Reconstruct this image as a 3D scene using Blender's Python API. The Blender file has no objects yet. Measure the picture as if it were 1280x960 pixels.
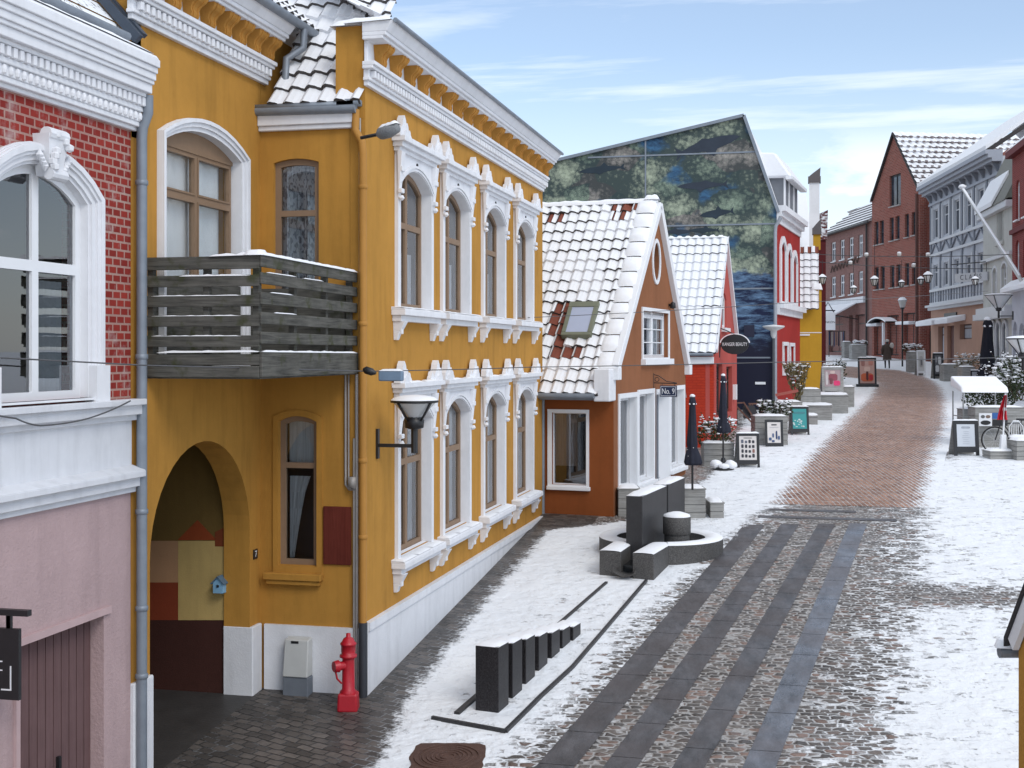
import bpy, math, random
from mathutils import Vector, geometry, noise as mnoise
random.seed(11)
R = math.radians
SC = bpy.context.scene
COL = SC.collection
# ---- surveyed viewpoint: street runs along +Y, z = 0 at the corner of the ochre house -------
F, CX, HY, H = 1600.0, 640.0, 440.0, 4.28
TH = math.atan(371 / 1600.0)
_c, _s = math.cos(TH), math.sin(TH)
GP = [(-400, -8), (-50, -2.6), (5, -.74), (15.17, 0), (26, .91), (34, 1.28), (52, 2.05), (80, 3.2), (96, 4.0), (130, 4.1), (900, 4.6)]
def gz(y):
    for (a, b), (a2, b2) in zip(GP, GP[1:]):
        if y <= a2: return b + (b2 - b) * (y - a) / (a2 - a)
    return GP[-1][1]
def ray(px, py):
    u = (px - CX) / F
    return (u * _c - _s, u * _s + _c, (HY - py) / F)
def at(px, py, t):                      # point seen at (px, py) at depth t
    r = ray(px, py); return Vector((r[0] * t, r[1] * t, H + r[2] * t))
def onY(px, py, Y):
    r = ray(px, py); return at(px, py, Y / r[1])
def onX(px, py, X):
    r = ray(px, py); return at(px, py, X / r[0])
def gnd(px, py):                        # point of the street surface
    r = ray(px, py); lo, hi = 1.0, 400.0
    for _ in range(50):
        m = (lo + hi) / 2
        if H + r[2] * m > gz(r[1] * m): lo = m
        else: hi = m
    return Vector((r[0] * lo, r[1] * lo, gz(r[1] * lo)))
def rnd(a, b): return a + (b - a) * random.random()

# ---------------------------------------------------------------- materials
MATS = {}
def srgb(r, g, b):
    f = lambda c: (c / 255 / 12.92) if c / 255 <= .04045 else ((c / 255 + .055) / 1.055) ** 2.4
    return (f(r), f(g), f(b), 1)
class NT:
    def __init__(s, name):
        s.m = bpy.data.materials.new(name); s.m.use_nodes = True
        s.t = s.m.node_tree; s.t.nodes.clear()
        s.out = s.n('ShaderNodeOutputMaterial')
    def n(s, typ, **kw):
        nd = s.t.nodes.new(typ)
        for k, v in kw.items():
            if hasattr(nd, k): setattr(nd, k, v)
        return nd
    def l(s, a, b): s.t.links.new(a, b)
    def pos(s): 
        if not hasattr(s, '_p'): s._p = s.n('ShaderNodeNewGeometry').outputs['Position']
        return s._p
    def uv(s):
        if not hasattr(s, '_u'): s._u = s.n('ShaderNodeUVMap', uv_map='UVMap').outputs[0]
        return s._u
    def map(s, vec, scale=(1, 1, 1), rot=(0, 0, 0), loc=(0, 0, 0)):
        m = s.n('ShaderNodeMapping'); s.l(vec, m.inputs[0])
        m.inputs['Scale'].default_value = scale; m.inputs['Rotation'].default_value = rot; m.inputs['Location'].default_value = loc
        return m.outputs[0]
    def noise(s, vec, scale, detail=4, rough=.55, dist=0):
        x = s.n('ShaderNodeTexNoise'); s.l(vec, x.inputs['Vector'])
        x.inputs['Scale'].default_value = scale; x.inputs['Detail'].default_value = detail
        x.inputs['Roughness'].default_value = rough; x.inputs['Distortion'].default_value = dist
        return x.outputs['Fac']
    def math(s, op, a, b=0.0, c=None, clamp=False):
        x = s.n('ShaderNodeMath', operation=op); x.use_clamp = clamp
        for i, v in enumerate((a, b, c)):
            if v is None: continue
            if isinstance(v, (int, float)): x.inputs[i].default_value = v
            else: s.l(v, x.inputs[i])
        return x.outputs[0]
    def ramp(s, fac, p0, p1, c0=(0, 0, 0, 1), c1=(1, 1, 1, 1)):
        x = s.n('ShaderNodeValToRGB'); s.l(fac, x.inputs[0])
        e = x.color_ramp.elements
        e[0].position = p0; e[1].position = p1; e[0].color = c0; e[1].color = c1
        return x.outputs[0]
    def mix(s, fac, a, b, typ='MIX'):
        x = s.n('ShaderNodeMix', data_type='RGBA', blend_type=typ)
        if isinstance(fac, (int, float)): x.inputs[0].default_value = fac
        else: s.l(fac, x.inputs[0])
        for i, v in ((6, a), (7, b)):
            if isinstance(v, tuple): x.inputs[i].default_value = v
            else: s.l(v, x.inputs[i])
        return x.outputs[2]
    def bump(s, h, strength=.3, dist=.02, prev=None):
        x = s.n('ShaderNodeBump'); s.l(h, x.inputs['Height'])
        x.inputs['Strength'].default_value = strength; x.inputs['Distance'].default_value = dist
        if prev is not None: s.l(prev, x.inputs['Normal'])
        return x.outputs[0]
    def bsdf(s, col, rough=.8, metal=0, nrm=None, spec=.3):
        b = s.n('ShaderNodeBsdfPrincipled')
        if isinstance(col, tuple): b.inputs['Base Color'].default_value = col
        else: s.l(col, b.inputs['Base Color'])
        if isinstance(rough, (int, float)): b.inputs['Roughness'].default_value = rough
        else: s.l(rough, b.inputs['Roughness'])
        b.inputs['Metallic'].default_value = metal
        b.inputs['Specular IOR Level'].default_value = spec
        if nrm is not None: s.l(nrm, b.inputs['Normal'])
        s.l(b.outputs[0], s.out.inputs[0]); return b
def cached(f):
    def g(name, *a, **k):
        if name not in MATS: MATS[name] = f(name, *a, **k)
        return MATS[name]
    return g
def dk(c, k): return (c[0] * k, c[1] * k, c[2] * k, 1)
@cached
def plain(name, col, rough=.7, metal=0, var=.15, scale=6, bumps=.1, spec=.3):
    t = NT(name); p = t.pos()
    n = t.noise(p, scale, 5)
    c = t.mix(n, dk(col, 1 - var), dk(col, 1 + var))
    nb = t.bump(t.noise(p, scale * 8, 4), bumps, .01)
    t.bsdf(c, rough, metal, nb, spec); return t.m
@cached
def plaster(name, col, dirt=.25, rough_scale=60, bumps=.25, big=.10):
    t = NT(name); p = t.pos()
    a = t.noise(p, .7, 5, .6); b = t.noise(t.map(p, (5, 5, .6)), 1, 5, .6); c = t.noise(p, 9, 5)
    col1 = t.mix(t.ramp(a, .3, .7), dk(col, 1 - big), dk(col, 1 + big))
    col2 = t.mix(t.math('MULTIPLY', t.ramp(b, .47, .76), dirt), col1, dk(col, .5))
    col3 = t.mix(t.math('MULTIPLY', t.ramp(c, .45, .75), .12), col2, dk(col, 1.35))
    g = t.noise(p, rough_scale, 4, .7)
    nb = t.bump(t.noise(p, 2.5, 3), .12, .05, t.bump(g, bumps, .01))
    t.bsdf(col3, .9, 0, nb, .15); return t.m
@cached
def brick(name, c1, c2, mortar, w=.22, h=.075, ms=.012, bumps=.4, frost=0.0):
    t = NT(name); u = t.uv(); p = t.pos()
    br = t.n('ShaderNodeTexBrick'); br.offset = .5
    t.l(u, br.inputs['Vector'])
    br.inputs['Scale'].default_value = 1; br.inputs['Brick Width'].default_value = w; br.inputs['Row Height'].default_value = h
    br.inputs['Mortar Size'].default_value = ms; br.inputs['Mortar Smooth'].default_value = .2
    br.inputs['Color1'].default_value = c1; br.inputs['Color2'].default_value = c2; br.inputs['Mortar'].default_value = mortar
    n = t.noise(p, 1.1, 5); n2 = t.noise(p, 22, 4)
    c = t.mix(t.math('MULTIPLY', n2, .5), br.outputs[0], dk(c1, .55), 'MIX')
    c = t.mix(t.ramp(n, .35, .7), c, t.mix(.35, c, dk(c2, 1.3)))
    if frost:
        n3 = t.noise(p, 3.5, 6, .65); 
        c = t.mix(t.math('MULTIPLY', t.ramp(n3, .55, .75), frost), c, (.55, .5, .48, 1))
    inv = t.math('SUBTRACT', 1, br.outputs['Fac'])
    nb = t.bump(inv, bumps, .012, t.bump(n2, .25, .008))
    t.bsdf(c, .88, 0, nb, .2); return t.m
@cached
def wood(name, c1, c2, axis='h', moss=None):
    t = NT(name); p = t.pos()
    sc = (2, 2, 38) if axis == 'h' else (30, 30, 1.6)
    a = t.noise(t.map(p, sc), 1, 6, .65, .6); b = t.noise(p, 3.2, 4)
    c = t.mix(t.ramp(a, .3, .72), c1, c2)
    c = t.mix(t.ramp(b, .35, .75), c, t.mix(.4, c, dk(c2, 1.25)))
    if moss:
        c = t.mix(t.math('MULTIPLY', t.ramp(t.noise(p, 5, 6), .56, .68), .8), c, moss)
    t.bsdf(c, .85, 0, t.bump(a, .35, .008), .15); return t.m
@cached
def snowmat(name, bright=.86, soft=1.0):
    t = NT(name); p = t.pos()
    a = t.noise(p, 2.2, 5, .6); b = t.noise(p, 26, 5, .7)
    c = t.mix(a, (bright * .93, bright * .95, bright, 1), (bright, bright * 1.005, bright * 1.015, 1))
    nb = t.bump(a, .3 * soft, .08, t.bump(b, .25, .01))
    t.bsdf(c, .7, 0, nb, .25); return t.m
@cached
def glass(name, tint=(.75, .8, .82, 1), refl=1.0, base=.06):
    t = NT(name)
    tr = t.n('ShaderNodeBsdfTransparent'); tr.inputs[0].default_value = tint
    gl = t.n('ShaderNodeBsdfGlossy'); gl.inputs['Roughness'].default_value = .015
    gl.inputs[0].default_value = (.95, .97, 1, 1)
    nb = t.bump(t.noise(t.pos(), 1.3, 1), .03, .1); t.l(nb, gl.inputs['Normal'])
    fr = t.n('ShaderNodeFresnel'); fr.inputs[0].default_value = 1.55; t.l(nb, fr.inputs['Normal'])
    f = t.math('MULTIPLY_ADD', fr.outputs[0], refl, base, True)
    mx = t.n('ShaderNodeMixShader'); t.l(f, mx.inputs[0]); t.l(tr.outputs[0], mx.inputs[1]); t.l(gl.outputs[0], mx.inputs[2])
    t.l(mx.outputs[0], t.out.inputs[0]); return t.m
@cached
def darkglass(name, col=(.025, .03, .04, 1), rough=.06):
    t = NT(name); p = t.pos()
    n = t.noise(p, 1.6, 4, .6)
    c = t.mix(t.ramp(n, .4, .65), col, (col[0] * 3.5, col[1] * 3.6, col[2] * 3.6, 1))
    t.bsdf(c, rough, 0, t.bump(t.noise(p, 1.1, 2), .05, .1), .35); return t.m
@cached
def curtain(name, col=(.72, .74, .76, 1), pattern=None, fold=26):
    t = NT(name); u = t.uv()
    n = t.noise(t.map(u, (fold, 1.2, 1)), 1, 3, .5)
    c = t.mix(t.ramp(n, .3, .7), dk(col, .72), col)
    if pattern:
        n2 = t.noise(t.map(u, (22, 12, 1)), 1, 1)
        c = t.mix(t.math('MULTIPLY', t.ramp(n2, .5, .56), .75), c, pattern)
    t.bsdf(c, .95, 0, t.bump(n, .5, .05), .05); return t.m
@cached
def foliage(name, c1, c2):
    t = NT(name)
    oi = t.n('ShaderNodeNewGeometry').outputs['Random Per Island']
    t.bsdf(t.mix(oi, c1, c2), .75, 0, None, .2); return t.m
@cached
def granite(name, col, rough=.5, speck=.5, scale=120):
    t = NT(name); p = t.pos()
    a = t.noise(p, scale, 3, .7); b = t.noise(p, 2.3, 6, .65)
    c = t.mix(t.ramp(a, .4, .62), dk(col, 1 - speck), dk(col, 1 + speck))
    c = t.mix(t.math('MULTIPLY', t.ramp(b, .4, .7), .5), c, dk(col, .5))
    t.bsdf(c, rough, 0, t.bump(b, .15, .03, t.bump(a, .15, .004)), .4); return t.m

SNOW = snowmat('snow')
SNOWR = snowmat('roof snow', .80, .9)
OCHRE = plaster('ochre plaster', (.455, .228, .046, 1), .45, 70, .25, .13)
OCHRE_D = plaster('ochre bracket paint', (.47, .225, .05, 1), .5, 50, .4)
WHITE = plaster('white stucco', (.74, .745, .77, 1), .22, 80, .15, .05)
WHITEP = plain('white paint', (.76, .77, .79, 1), .5, 0, .05, 4, .05)
TAUPE = plain('taupe window paint', (.25, .165, .105, 1), .55, 0, .12, 9, .12)
DARK = plain('dark interior', (.018, .018, .02, 1), .95, 0, .3, 2, 0)
BLACK = plain('black painted steel', (.014, .014, .016, 1), .42, 0, .3, 9, .05, .5)
ZINC = plain('zinc sheet', (.22, .25, .29, 1), .5, .3, .25, 6, .12, .5)
GREYWOOD = wood('weathered grey planks', (.17, .165, .155, 1), (.36, .355, .34, 1))
DARKWOOD = wood('weathered balcony boards', (.032, .032, .029, 1), (.135, .13, .115, 1), 'h', (.05, .055, .025, 1))
GLASS = glass('window glass', (.9, .92, .93, 1), 1.1, .10)
GLASS2 = glass('cool window glass', (.82, .86, .88, 1), 1.0, .13)
DGLASS = darkglass('dark distant glass')
LACE = curtain('white lace curtain', (.86, .87, .88, 1))

# ---------------------------------------------------------------- mesh builder
class MB:
    def __init__(s): s.v = []; s.f = []; s.m = []
    def poly(s, pts, mi=0):
        b = len(s.v); s.v += [tuple(p) for p in pts]; s.f.append(list(range(b, b + len(pts)))); s.m.append(mi)
    def grid(s, rows, mi=0, close=False):
        b = len(s.v); n = len(rows[0])
        for r in rows: s.v += [tuple(p) for p in r]
        for j in range(len(rows) - 1):
            for i in range(n if close else n - 1):
                i2 = (i + 1) % n
                s.f.append([b + j * n + i, b + j * n + i2, b + (j + 1) * n + i2, b + (j + 1) * n + i]); s.m.append(mi)
    def hexa(s, p, mi=0):               # 8 corners, bottom 4 then top 4
        b = len(s.v); s.v += [tuple(q) for q in p]
        for q in ((3, 2, 1, 0), (4, 5, 6, 7), (0, 1, 5, 4), (1, 2, 6, 5), (2, 3, 7, 6), (3, 0, 4, 7)):
            s.f.append([b + k for k in q]); s.m.append(mi)
    def box(s, x0, x1, y0, y1, z0, z1, mi=0):
        s.hexa([(x0, y0, z0), (x1, y0, z0), (x1, y1, z0), (x0, y1, z0), (x0, y0, z1), (x1, y0, z1), (x1, y1, z1), (x0, y1, z1)], mi)
    def fbox(s, f, s0, s1, o0, o1, z0, z1, mi=0):      # box in facade coordinates
        s.hexa([f.P(s0, o0, z0), f.P(s1, o0, z0), f.P(s1, o1, z0), f.P(s0, o1, z0), f.P(s0, o0, z1), f.P(s1, o0, z1), f.P(s1, o1, z1), f.P(s0, o1, z1)], mi)
    def rbox(s, c, w, d, h, ang=0, mi=0, taper=1.0):   # box on a base point, turned about z
        ca, sa = math.cos(ang), math.sin(ang)
        def q(x, y, z): return (c[0] + x * ca - y * sa, c[1] + x * sa + y * ca, c[2] + z)
        a, b = w / 2, d / 2
        s.hexa([q(-a, -b, 0), q(a, -b, 0), q(a, b, 0), q(-a, b, 0)] + [q(x * taper, y * taper, h) for x, y in ((-a, -b), (a, -b), (a, b), (-a, b))], mi)
    def beam(s, a, b, w, h, mi=0, up=(0, 0, 1)):
        a = Vector(a); b = Vector(b); d = (b - a).normalized(); u = Vector(up)
        if abs(d.dot(u)) > .98: u = Vector((0, 1, 0))
        r = d.cross(u).normalized() * (w / 2); u = r.cross(d).normalized() * (h / 2)
        s.hexa([a - r - u, a + r - u, b + r - u, b - r - u, a - r + u, a + r + u, b + r + u, b - r + u], mi)
    def tube(s, pts, r, n=8, mi=0, caps=True):
        pts = [Vector(p) for p in pts]; rows = []
        rr = r if isinstance(r, (list, tuple)) else [r] * len(pts)
        ref = None
        for i, p in enumerate(pts):
            d = (pts[min(i + 1, len(pts) - 1)] - pts[max(i - 1, 0)])
            d = d.normalized() if d.length > 1e-9 else Vector((0, 0, 1))
            if ref is None: ref = Vector((0, 0, 1)) if abs(d.z) < .9 else Vector((1, 0, 0))
            a = d.cross(ref)
            if a.length < 1e-4: a = d.cross(Vector((0, 1, 0)))
            a.normalize(); b = d.cross(a).normalized(); ref = a.cross(d)
            rows.append([p + (a * math.cos(t) + b * math.sin(t)) * rr[i] for t in [2 * math.pi * k / n for k in range(n)]])
        s.grid(rows, mi, True)
        if caps: s.poly(list(reversed(rows[0])), mi); s.poly(rows[-1], mi)
    def lathe(s, c, prof, n=16, mi=0, sx=1, sy=1):
        rows = [[(c[0] + r * sx * math.cos(2 * math.pi * k / n), c[1] + r * sy * math.sin(2 * math.pi * k / n), c[2] + z) for k in range(n)] for r, z in prof]
        s.grid(rows, mi, True)
        if prof[0][0] > 1e-4: s.poly(list(reversed(rows[0])), mi)
        if prof[-1][0] > 1e-4: s.poly(rows[-1], mi)
    def plate(s, f, outline, o0, o1, holes=(), mi=0, side=None, back=False):
        """flat slab in a facade frame: outline and holes are lists of (s, z)"""
        side = mi if side is None else side
        loops = [outline] + list(holes)
        flat = [p for l in loops for p in l]
        tris = geometry.tessellate_polygon([[Vector((p[0], p[1], 0)) for p in l] for l in loops])
        for o, flip in ((o1, False), (o0, True)) if back else ((o1, False),):
            b = len(s.v); s.v += [tuple(f.P(p[0], o, p[1])) for p in flat]
            for t in tris:
                a, c_, d = [flat[k] for k in t]
                ar = (c_[0] - a[0]) * (d[1] - a[1]) - (c_[1] - a[1]) * (d[0] - a[0])
                if abs(ar) < 1e-9: continue
                q = [b + k for k in t]
                if (ar < 0) != flip: q.reverse()
                s.f.append(q); s.m.append(mi)
        for l in loops:
            n = len(l)
            for i in range(n):
                a, c_ = l[i], l[(i + 1) % n]
                s.poly([f.P(a[0], o1, a[1]), f.P(a[0], o0, a[1]), f.P(c_[0], o0, c_[1]), f.P(c_[0], o1, c_[1])], side)
    def build(s, name, mats, parent=None, smooth=False, bevel=0, seg=1, loc=None, recalc=False):
        me = bpy.data.meshes.new(name)
        if not isinstance(mats, (list, tuple)): mats = [mats]
        org = Vector((0, 0, 0))
        if parent is not None: org = WORG[parent.name]
        elif loc is not None: org = Vector(loc)
        V = [(p[0] - org[0], p[1] - org[1], p[2] - org[2]) for p in s.v]
        me.from_pydata(V, [], s.f)
        for m in mats: me.materials.append(m)
        me.polygons.foreach_set('material_index', s.m)
        me.polygons.foreach_set('use_smooth', [smooth] * len(s.f))
        uvl = me.uv_layers.new(name='UVMap').data
        for pg in me.polygons:
            n = pg.normal
            if abs(n.z) > .93: tx, ty = (1, 0, 0), (0, 1, 0)
            else:
                l = math.hypot(n.x, n.y); tx = (-n.y / l, n.x / l, 0)
                ty = (n.y * tx[2] - n.z * tx[1], n.z * tx[0] - n.x * tx[2], n.x * tx[1] - n.y * tx[0])
            for li, vi in zip(pg.loop_indices, pg.vertices):
                p = s.v[vi]
                uvl[li].uv = (p[0] * tx[0] + p[1] * tx[1], p[0] * ty[0] + p[1] * ty[1] + p[2] * ty[2])
        ob = bpy.data.objects.new(name, me); COL.objects.link(ob)
        if parent is not None: ob.parent = parent
        else: ob.location = org
        WORG[ob.name] = org
        if bevel:
            b = ob.modifiers.new('bevel', 'BEVEL'); b.width = bevel; b.segments = seg; b.limit_method = 'ANGLE'; b.angle_limit = R(40)
        return ob
WORG = {}
def thing(name, label, cat, loc, group=None):
    o = bpy.data.objects.new(name, None); COL.objects.link(o); o.location = loc; o.empty_display_size = .2
    o['label'] = label; o['category'] = cat
    if group: o['group'] = group
    WORG[o.name] = Vector(loc); return o
def tag(o, label, cat, group=None):
    o['label'] = label; o['category'] = cat
    if group: o['group'] = group
    return o
def struct(o, kind='structure'): o['kind'] = kind; return o

class Fac:
    """a vertical facade plane: s runs from A to B, o outwards (to the right of A->B), z is world height"""
    def __init__(s, A, B):
        s.A = Vector((A[0], A[1])); s.B = Vector((B[0], B[1])); d = s.B - s.A
        s.L = d.length; s.d = d / s.L; s.n = Vector((s.d.y, -s.d.x))
    def P(s, t, o, z): return (s.A.x + s.d.x * t + s.n.x * o, s.A.y + s.d.y * t + s.n.y * o, z)
    def sz(s, px, py, o=0):
        r = ray(px, py); rn = r[0] * s.n.x + r[1] * s.n.y
        t = (s.A.dot(s.n) + o) / rn
        q = Vector((r[0] * t, r[1] * t)) - s.A
        return (q.dot(s.d), H + r[2] * t)
    def rect(s, x0, y0, x1, y1, o=0):       # pixel rectangle: left/right edge, y of top and bottom at its centre
        xm = (x0 + x1) / 2
        a = s.sz(x0, y0, o)[0]; b = s.sz(x1, y0, o)[0]
        return min(a, b), max(a, b), s.sz(xm, y1, o)[1], s.sz(xm, y0, o)[1]
def rectl(s0, s1, z0, z1): return [(s0, z0), (s1, z0), (s1, z1), (s0, z1)]
def archz(x, s0, s1, zs, rise):
    if rise <= 1e-6: return zs
    w = (s1 - s0) / 2; rad = (w * w + rise * rise) / (2 * rise); u = x - (s0 + s1) / 2
    return zs + rise - rad + math.sqrt(max(rad * rad - u * u, 0))
def archl(s0, s1, z0, zs, rise, n=10):
    if rise <= 1e-6: return rectl(s0, s1, z0, zs)
    return [(s0, z0), (s1, z0)] + [(s1 - (s1 - s0) * i / n, archz(s1 - (s1 - s0) * i / n, s0, s1, zs, rise)) for i in range(n + 1)]
def sash(f, par, s0, s1, z0, zs, rise=0, o=-.12, cols=2, rows=(.38,), fw=.07, bar=.05, fmat=None, pane=None, behind=None, bmat=None,
         depth=.55, name='window', thick=.06, dark=None):
    """one window: frame mesh (part), pane and curtain (sub-parts), dark reveal box behind"""
    fmat = fmat or TAUPE; pane = pane or GLASS
    zt = zs + rise; hh = zt - z0
    cuts = [z0 + fw] + [zt - fw - (hh - 2 * fw) * r for r in sorted(rows, reverse=True)] + [None]
    cw = (s1 - s0 - 2 * fw - bar * (cols - 1)) / cols
    holes = []
    for i in range(cols):
        a = s0 + fw + i * (cw + bar); b = a + cw
        for j in range(len(cuts) - 1):
            lo = cuts[j] + (bar / 2 if j else 0)
            if cuts[j + 1] is not None: holes.append(rectl(a, b, lo, cuts[j + 1] - bar / 2))
            else:
                n = 5 if rise > 1e-6 else 1
                holes.append([(a, lo), (b, lo)] + [(b - (b - a) * k / n, archz(b - (b - a) * k / n, s0, s1, zs, rise) - fw) for k in range(n + 1)])
    m = MB(); m.plate(f, archl(s0, s1, z0, zs, rise), o - thick, o, holes)
    ins = .012                              # raised casement rims
    for h in holes:
        xs = [p[0] for p in h]; zz = [p[1] for p in h]
        if rise <= 1e-6 and hh > .9:
            a, b, c_, d = min(xs), max(xs), min(zz), max(zz); w_ = .022
            m.plate(f, rectl(a - w_, b + w_, c_ - w_, d + w_), o, o + ins, [rectl(a, b, c_, d)])
    e = .002                                # dark room behind
    bo = o - thick - depth
    m.poly([f.P(s0 - .3, bo, z0 - .2), f.P(s1 + .3, bo, z0 - .2), f.P(s1 + .3, bo, zt + .2), f.P(s0 - .3, bo, zt + .2)], 1)
    for q in (((s0 - .3, z0 - .2), (s1 + .3, z0 - .2)), ((s1 + .3, z0 - .2), (s1 + .3, zt + .2)), ((s1 + .3, zt + .2), (s0 - .3, zt + .2)), ((s0 - .3, zt + .2), (s0 - .3, z0 - .2))):
        m.poly([f.P(q[0][0], bo, q[0][1]), f.P(q[1][0], bo, q[1][1]), f.P(q[1][0], o - thick - e, q[1][1]), f.P(q[0][0], o - thick - e, q[0][1])], 1)
    w = m.build(name, [fmat, dark or DARK], par)
    g = MB()
    for h in holes: g.poly([f.P(p[0], o - thick * .5, p[1]) for p in h])
    g.build('pane', pane, w)
    if behind:
        c = MB()
        for (a, b, lo, hi) in behind:       # fractions of the opening
            n = 14; A = s0 + (s1 - s0) * a; B = s0 + (s1 - s0) * b
            z_lo = z0 + hh * lo; z_hi = z0 + hh * hi
            c.grid([[f.P(A + (B - A) * k / n, o - thick - .07 + .02 * math.sin(k * 2.1 + a * 9), z) for k in range(n + 1)] for z in (z_lo, z_hi)])
        c.build('curtain', bmat or LACE, w, True)
    return w
def tile_roof(mb, O, U, V, W, L, tw=.23, th=.33, lift=.045, amp=.035, inside=None, bare=None, seg=6, mis=(0, 1, 2), snow_t=.012):
    """pantiles as a real stepped, waved sheet. mis: snow, bare tile, lip"""
    O = Vector(O); U = Vector(U).normalized(); V = Vector(V).normalized(); N = U.cross(V)
    if N.z < 0: N = -N
    nc = max(1, int(round(W / tw))); nr = max(1, int(round(L / th))); tw = W / nc; th = L / nr
    def h(fr): return amp * (math.sin(2 * math.pi * fr) * .75 + .25 * math.sin(4 * math.pi * fr + .6))
    for j in range(nr):
        for i in range(nc):
            jit = rnd(-.008, .008)
            for k in range(seg):
                f0, f1 = k / seg, (k + 1) / seg
                u0, u1 = (i + f0) * tw, (i + f1) * tw; v0, v1 = j * th - .02, (j + 1) * th
                um, vm = (u0 + u1) / 2, (v0 + v1) / 2
                if inside and not inside(um, vm): continue
                isbare = bare and bare(um, vm, (f0 + f1) / 2, i, j)
                st = 0 if isbare else snow_t
                p = [O + U * u0 + V * v0 + N * (lift + h(f0) + jit + st), O + U * u1 + V * v0 + N * (lift + h(f1) + jit + st),
                     O + U * u1 + V * v1 + N * (h(f1) + st), O + U * u0 + V * v1 + N * (h(f0) + st)]
                mb.poly(p, mis[1] if isbare else mis[0])
                lip = mis[0] if (not isbare and j and mnoise.noise(Vector((u0 * .8 + O.y, v0 * 1.1, 5.5))) > .22) else mis[2]
                mb.poly([O + U * u0 + V * v0 + N * (h(f0) - .01), O + U * u1 + V * v0 + N * (h(f1) - .01), p[1], p[0]], lip)
def snow_ridge(mb, a, b, w, h, n=14, mi=0, seed=0, jit=.3):
    """a lumpy half-round strip of snow from a to b"""
    a = Vector(a); b = Vector(b); d = (b - a).normalized(); r = d.cross(Vector((0, 0, 1)))
    if r.length < 1e-3: r = Vector((1, 0, 0))
    r.normalize(); up = r.cross(d).normalized()
    if up.z < 0: up = -up
    rows = []
    for i in range(n + 1):
        p = a + (b - a) * i / n; k = 1 + jit * mnoise.noise(Vector((i * .9, seed, 3.3)))
        e = min(1, min(i, n - i) / .7 + .25)
        rows.append([p + r * (w / 2 * math.cos(t)) + up * (h * k * e * math.sin(t)) for t in [math.pi * q / 6 for q in range(7)]])
    mb.grid(rows, mi)
def snow_slab(mb, c, w, d, h, ang=0, mi=0, n=6):
    """soft snow cap on a rectangular top (c = centre of the top)"""
    ca, sa = math.cos(ang), math.sin(ang); rows = []
    for j in range(n + 1):
        r = []
        for i in range(n + 1):
            u, v = i / n * 2 - 1, j / n * 2 - 1
            e = min(1, (1 - abs(u)) * 4, (1 - abs(v)) * 4); e = math.sqrt(max(e, 0))
            x, y = u * w / 2, v * d / 2
            z = h * e * (1 + .35 * mnoise.noise(Vector((c[0] * 3 + x * 4, c[1] * 3 + y * 4, 1.7)))) if e > 0 else 0
            r.append((c[0] + x * ca - y * sa, c[1] + x * sa + y * ca, c[2] + z))
        rows.append(r)
    mb.grid(rows, mi)
def text_obj(body, name, mat, parent, P0, right, up, size, depth=.004, align='CENTER', spacing=1.0, fit=None):
    cu = bpy.data.curves.new(name, 'FONT'); cu.body = body; cu.size = size; cu.align_x = align; cu.align_y = 'CENTER'
    cu.extrude = depth / 2; cu.space_character = spacing
    tmp = bpy.data.objects.new(name + '_tmp', cu); COL.objects.link(tmp)
    me = bpy.data.meshes.new_from_object(tmp.evaluated_get(bpy.context.evaluated_depsgraph_get()))
    bpy.data.objects.remove(tmp)
    r = Vector(right).normalized(); u = Vector(up).normalized(); n = r.cross(u)
    org = WORG[parent.name] if parent is not None else Vector((0, 0, 0))
    if fit:
        k = fit / max(1e-6, max(v.co.x for v in me.vertices) - min(v.co.x for v in me.vertices))
        for v in me.vertices: v.co.x *= k
    for v in me.vertices: v.co = Vector(P0) - org + r * v.co.x + u * v.co.y + n * v.co.z
    me.materials.clear(); me.materials.append(mat); me.name = name
    ob = bpy.data.objects.new(name, me); COL.objects.link(ob)
    if parent is not None: ob.parent = parent
    WORG[ob.name] = org
    return ob
# ================================================================= ground
def interp(tab, y):
    if y <= tab[0][0]: return tab[0][1]
    for (a, b), (a2, b2) in zip(tab, tab[1:]):
        if y <= a2: return b + (b2 - b) * (y - a) / (a2 - a)
    return tab[-1][1]
XA = [(12.0, -4.35), (13.0, -4.55), (14.2, -4.75), (15.5, -4.88), (20.5, -5.0), (24.6, -5.0), (25.1, -4.2), (25.7, -3.6), (26.4, -3.0), (32, -2.45), (38, -2.3), (60, -2.2), (70, -3), (90, -30)]
XB = [(11, -3.25), (13.2, -3.05), (15.9, -2.62), (19.6, -2.12), (23.3, -1.5), (26.5, -.85), (28.1, -.55), (36.6, .2), (46, 1.3), (56.8, 2.6), (64, 3.25), (68, 3.6), (75, 1.7), (80, -2), (90, -30)]
XR = [(11, .05), (13.9, .35), (18.5, .95), (27.5, 1.95), (37, 3.15), (46, 4.45), (57, 5.5), (64, 6.0), (68.2, 6.15), (74, 6.0), (79, 5.4), (83, 2), (89, -8)]
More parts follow.
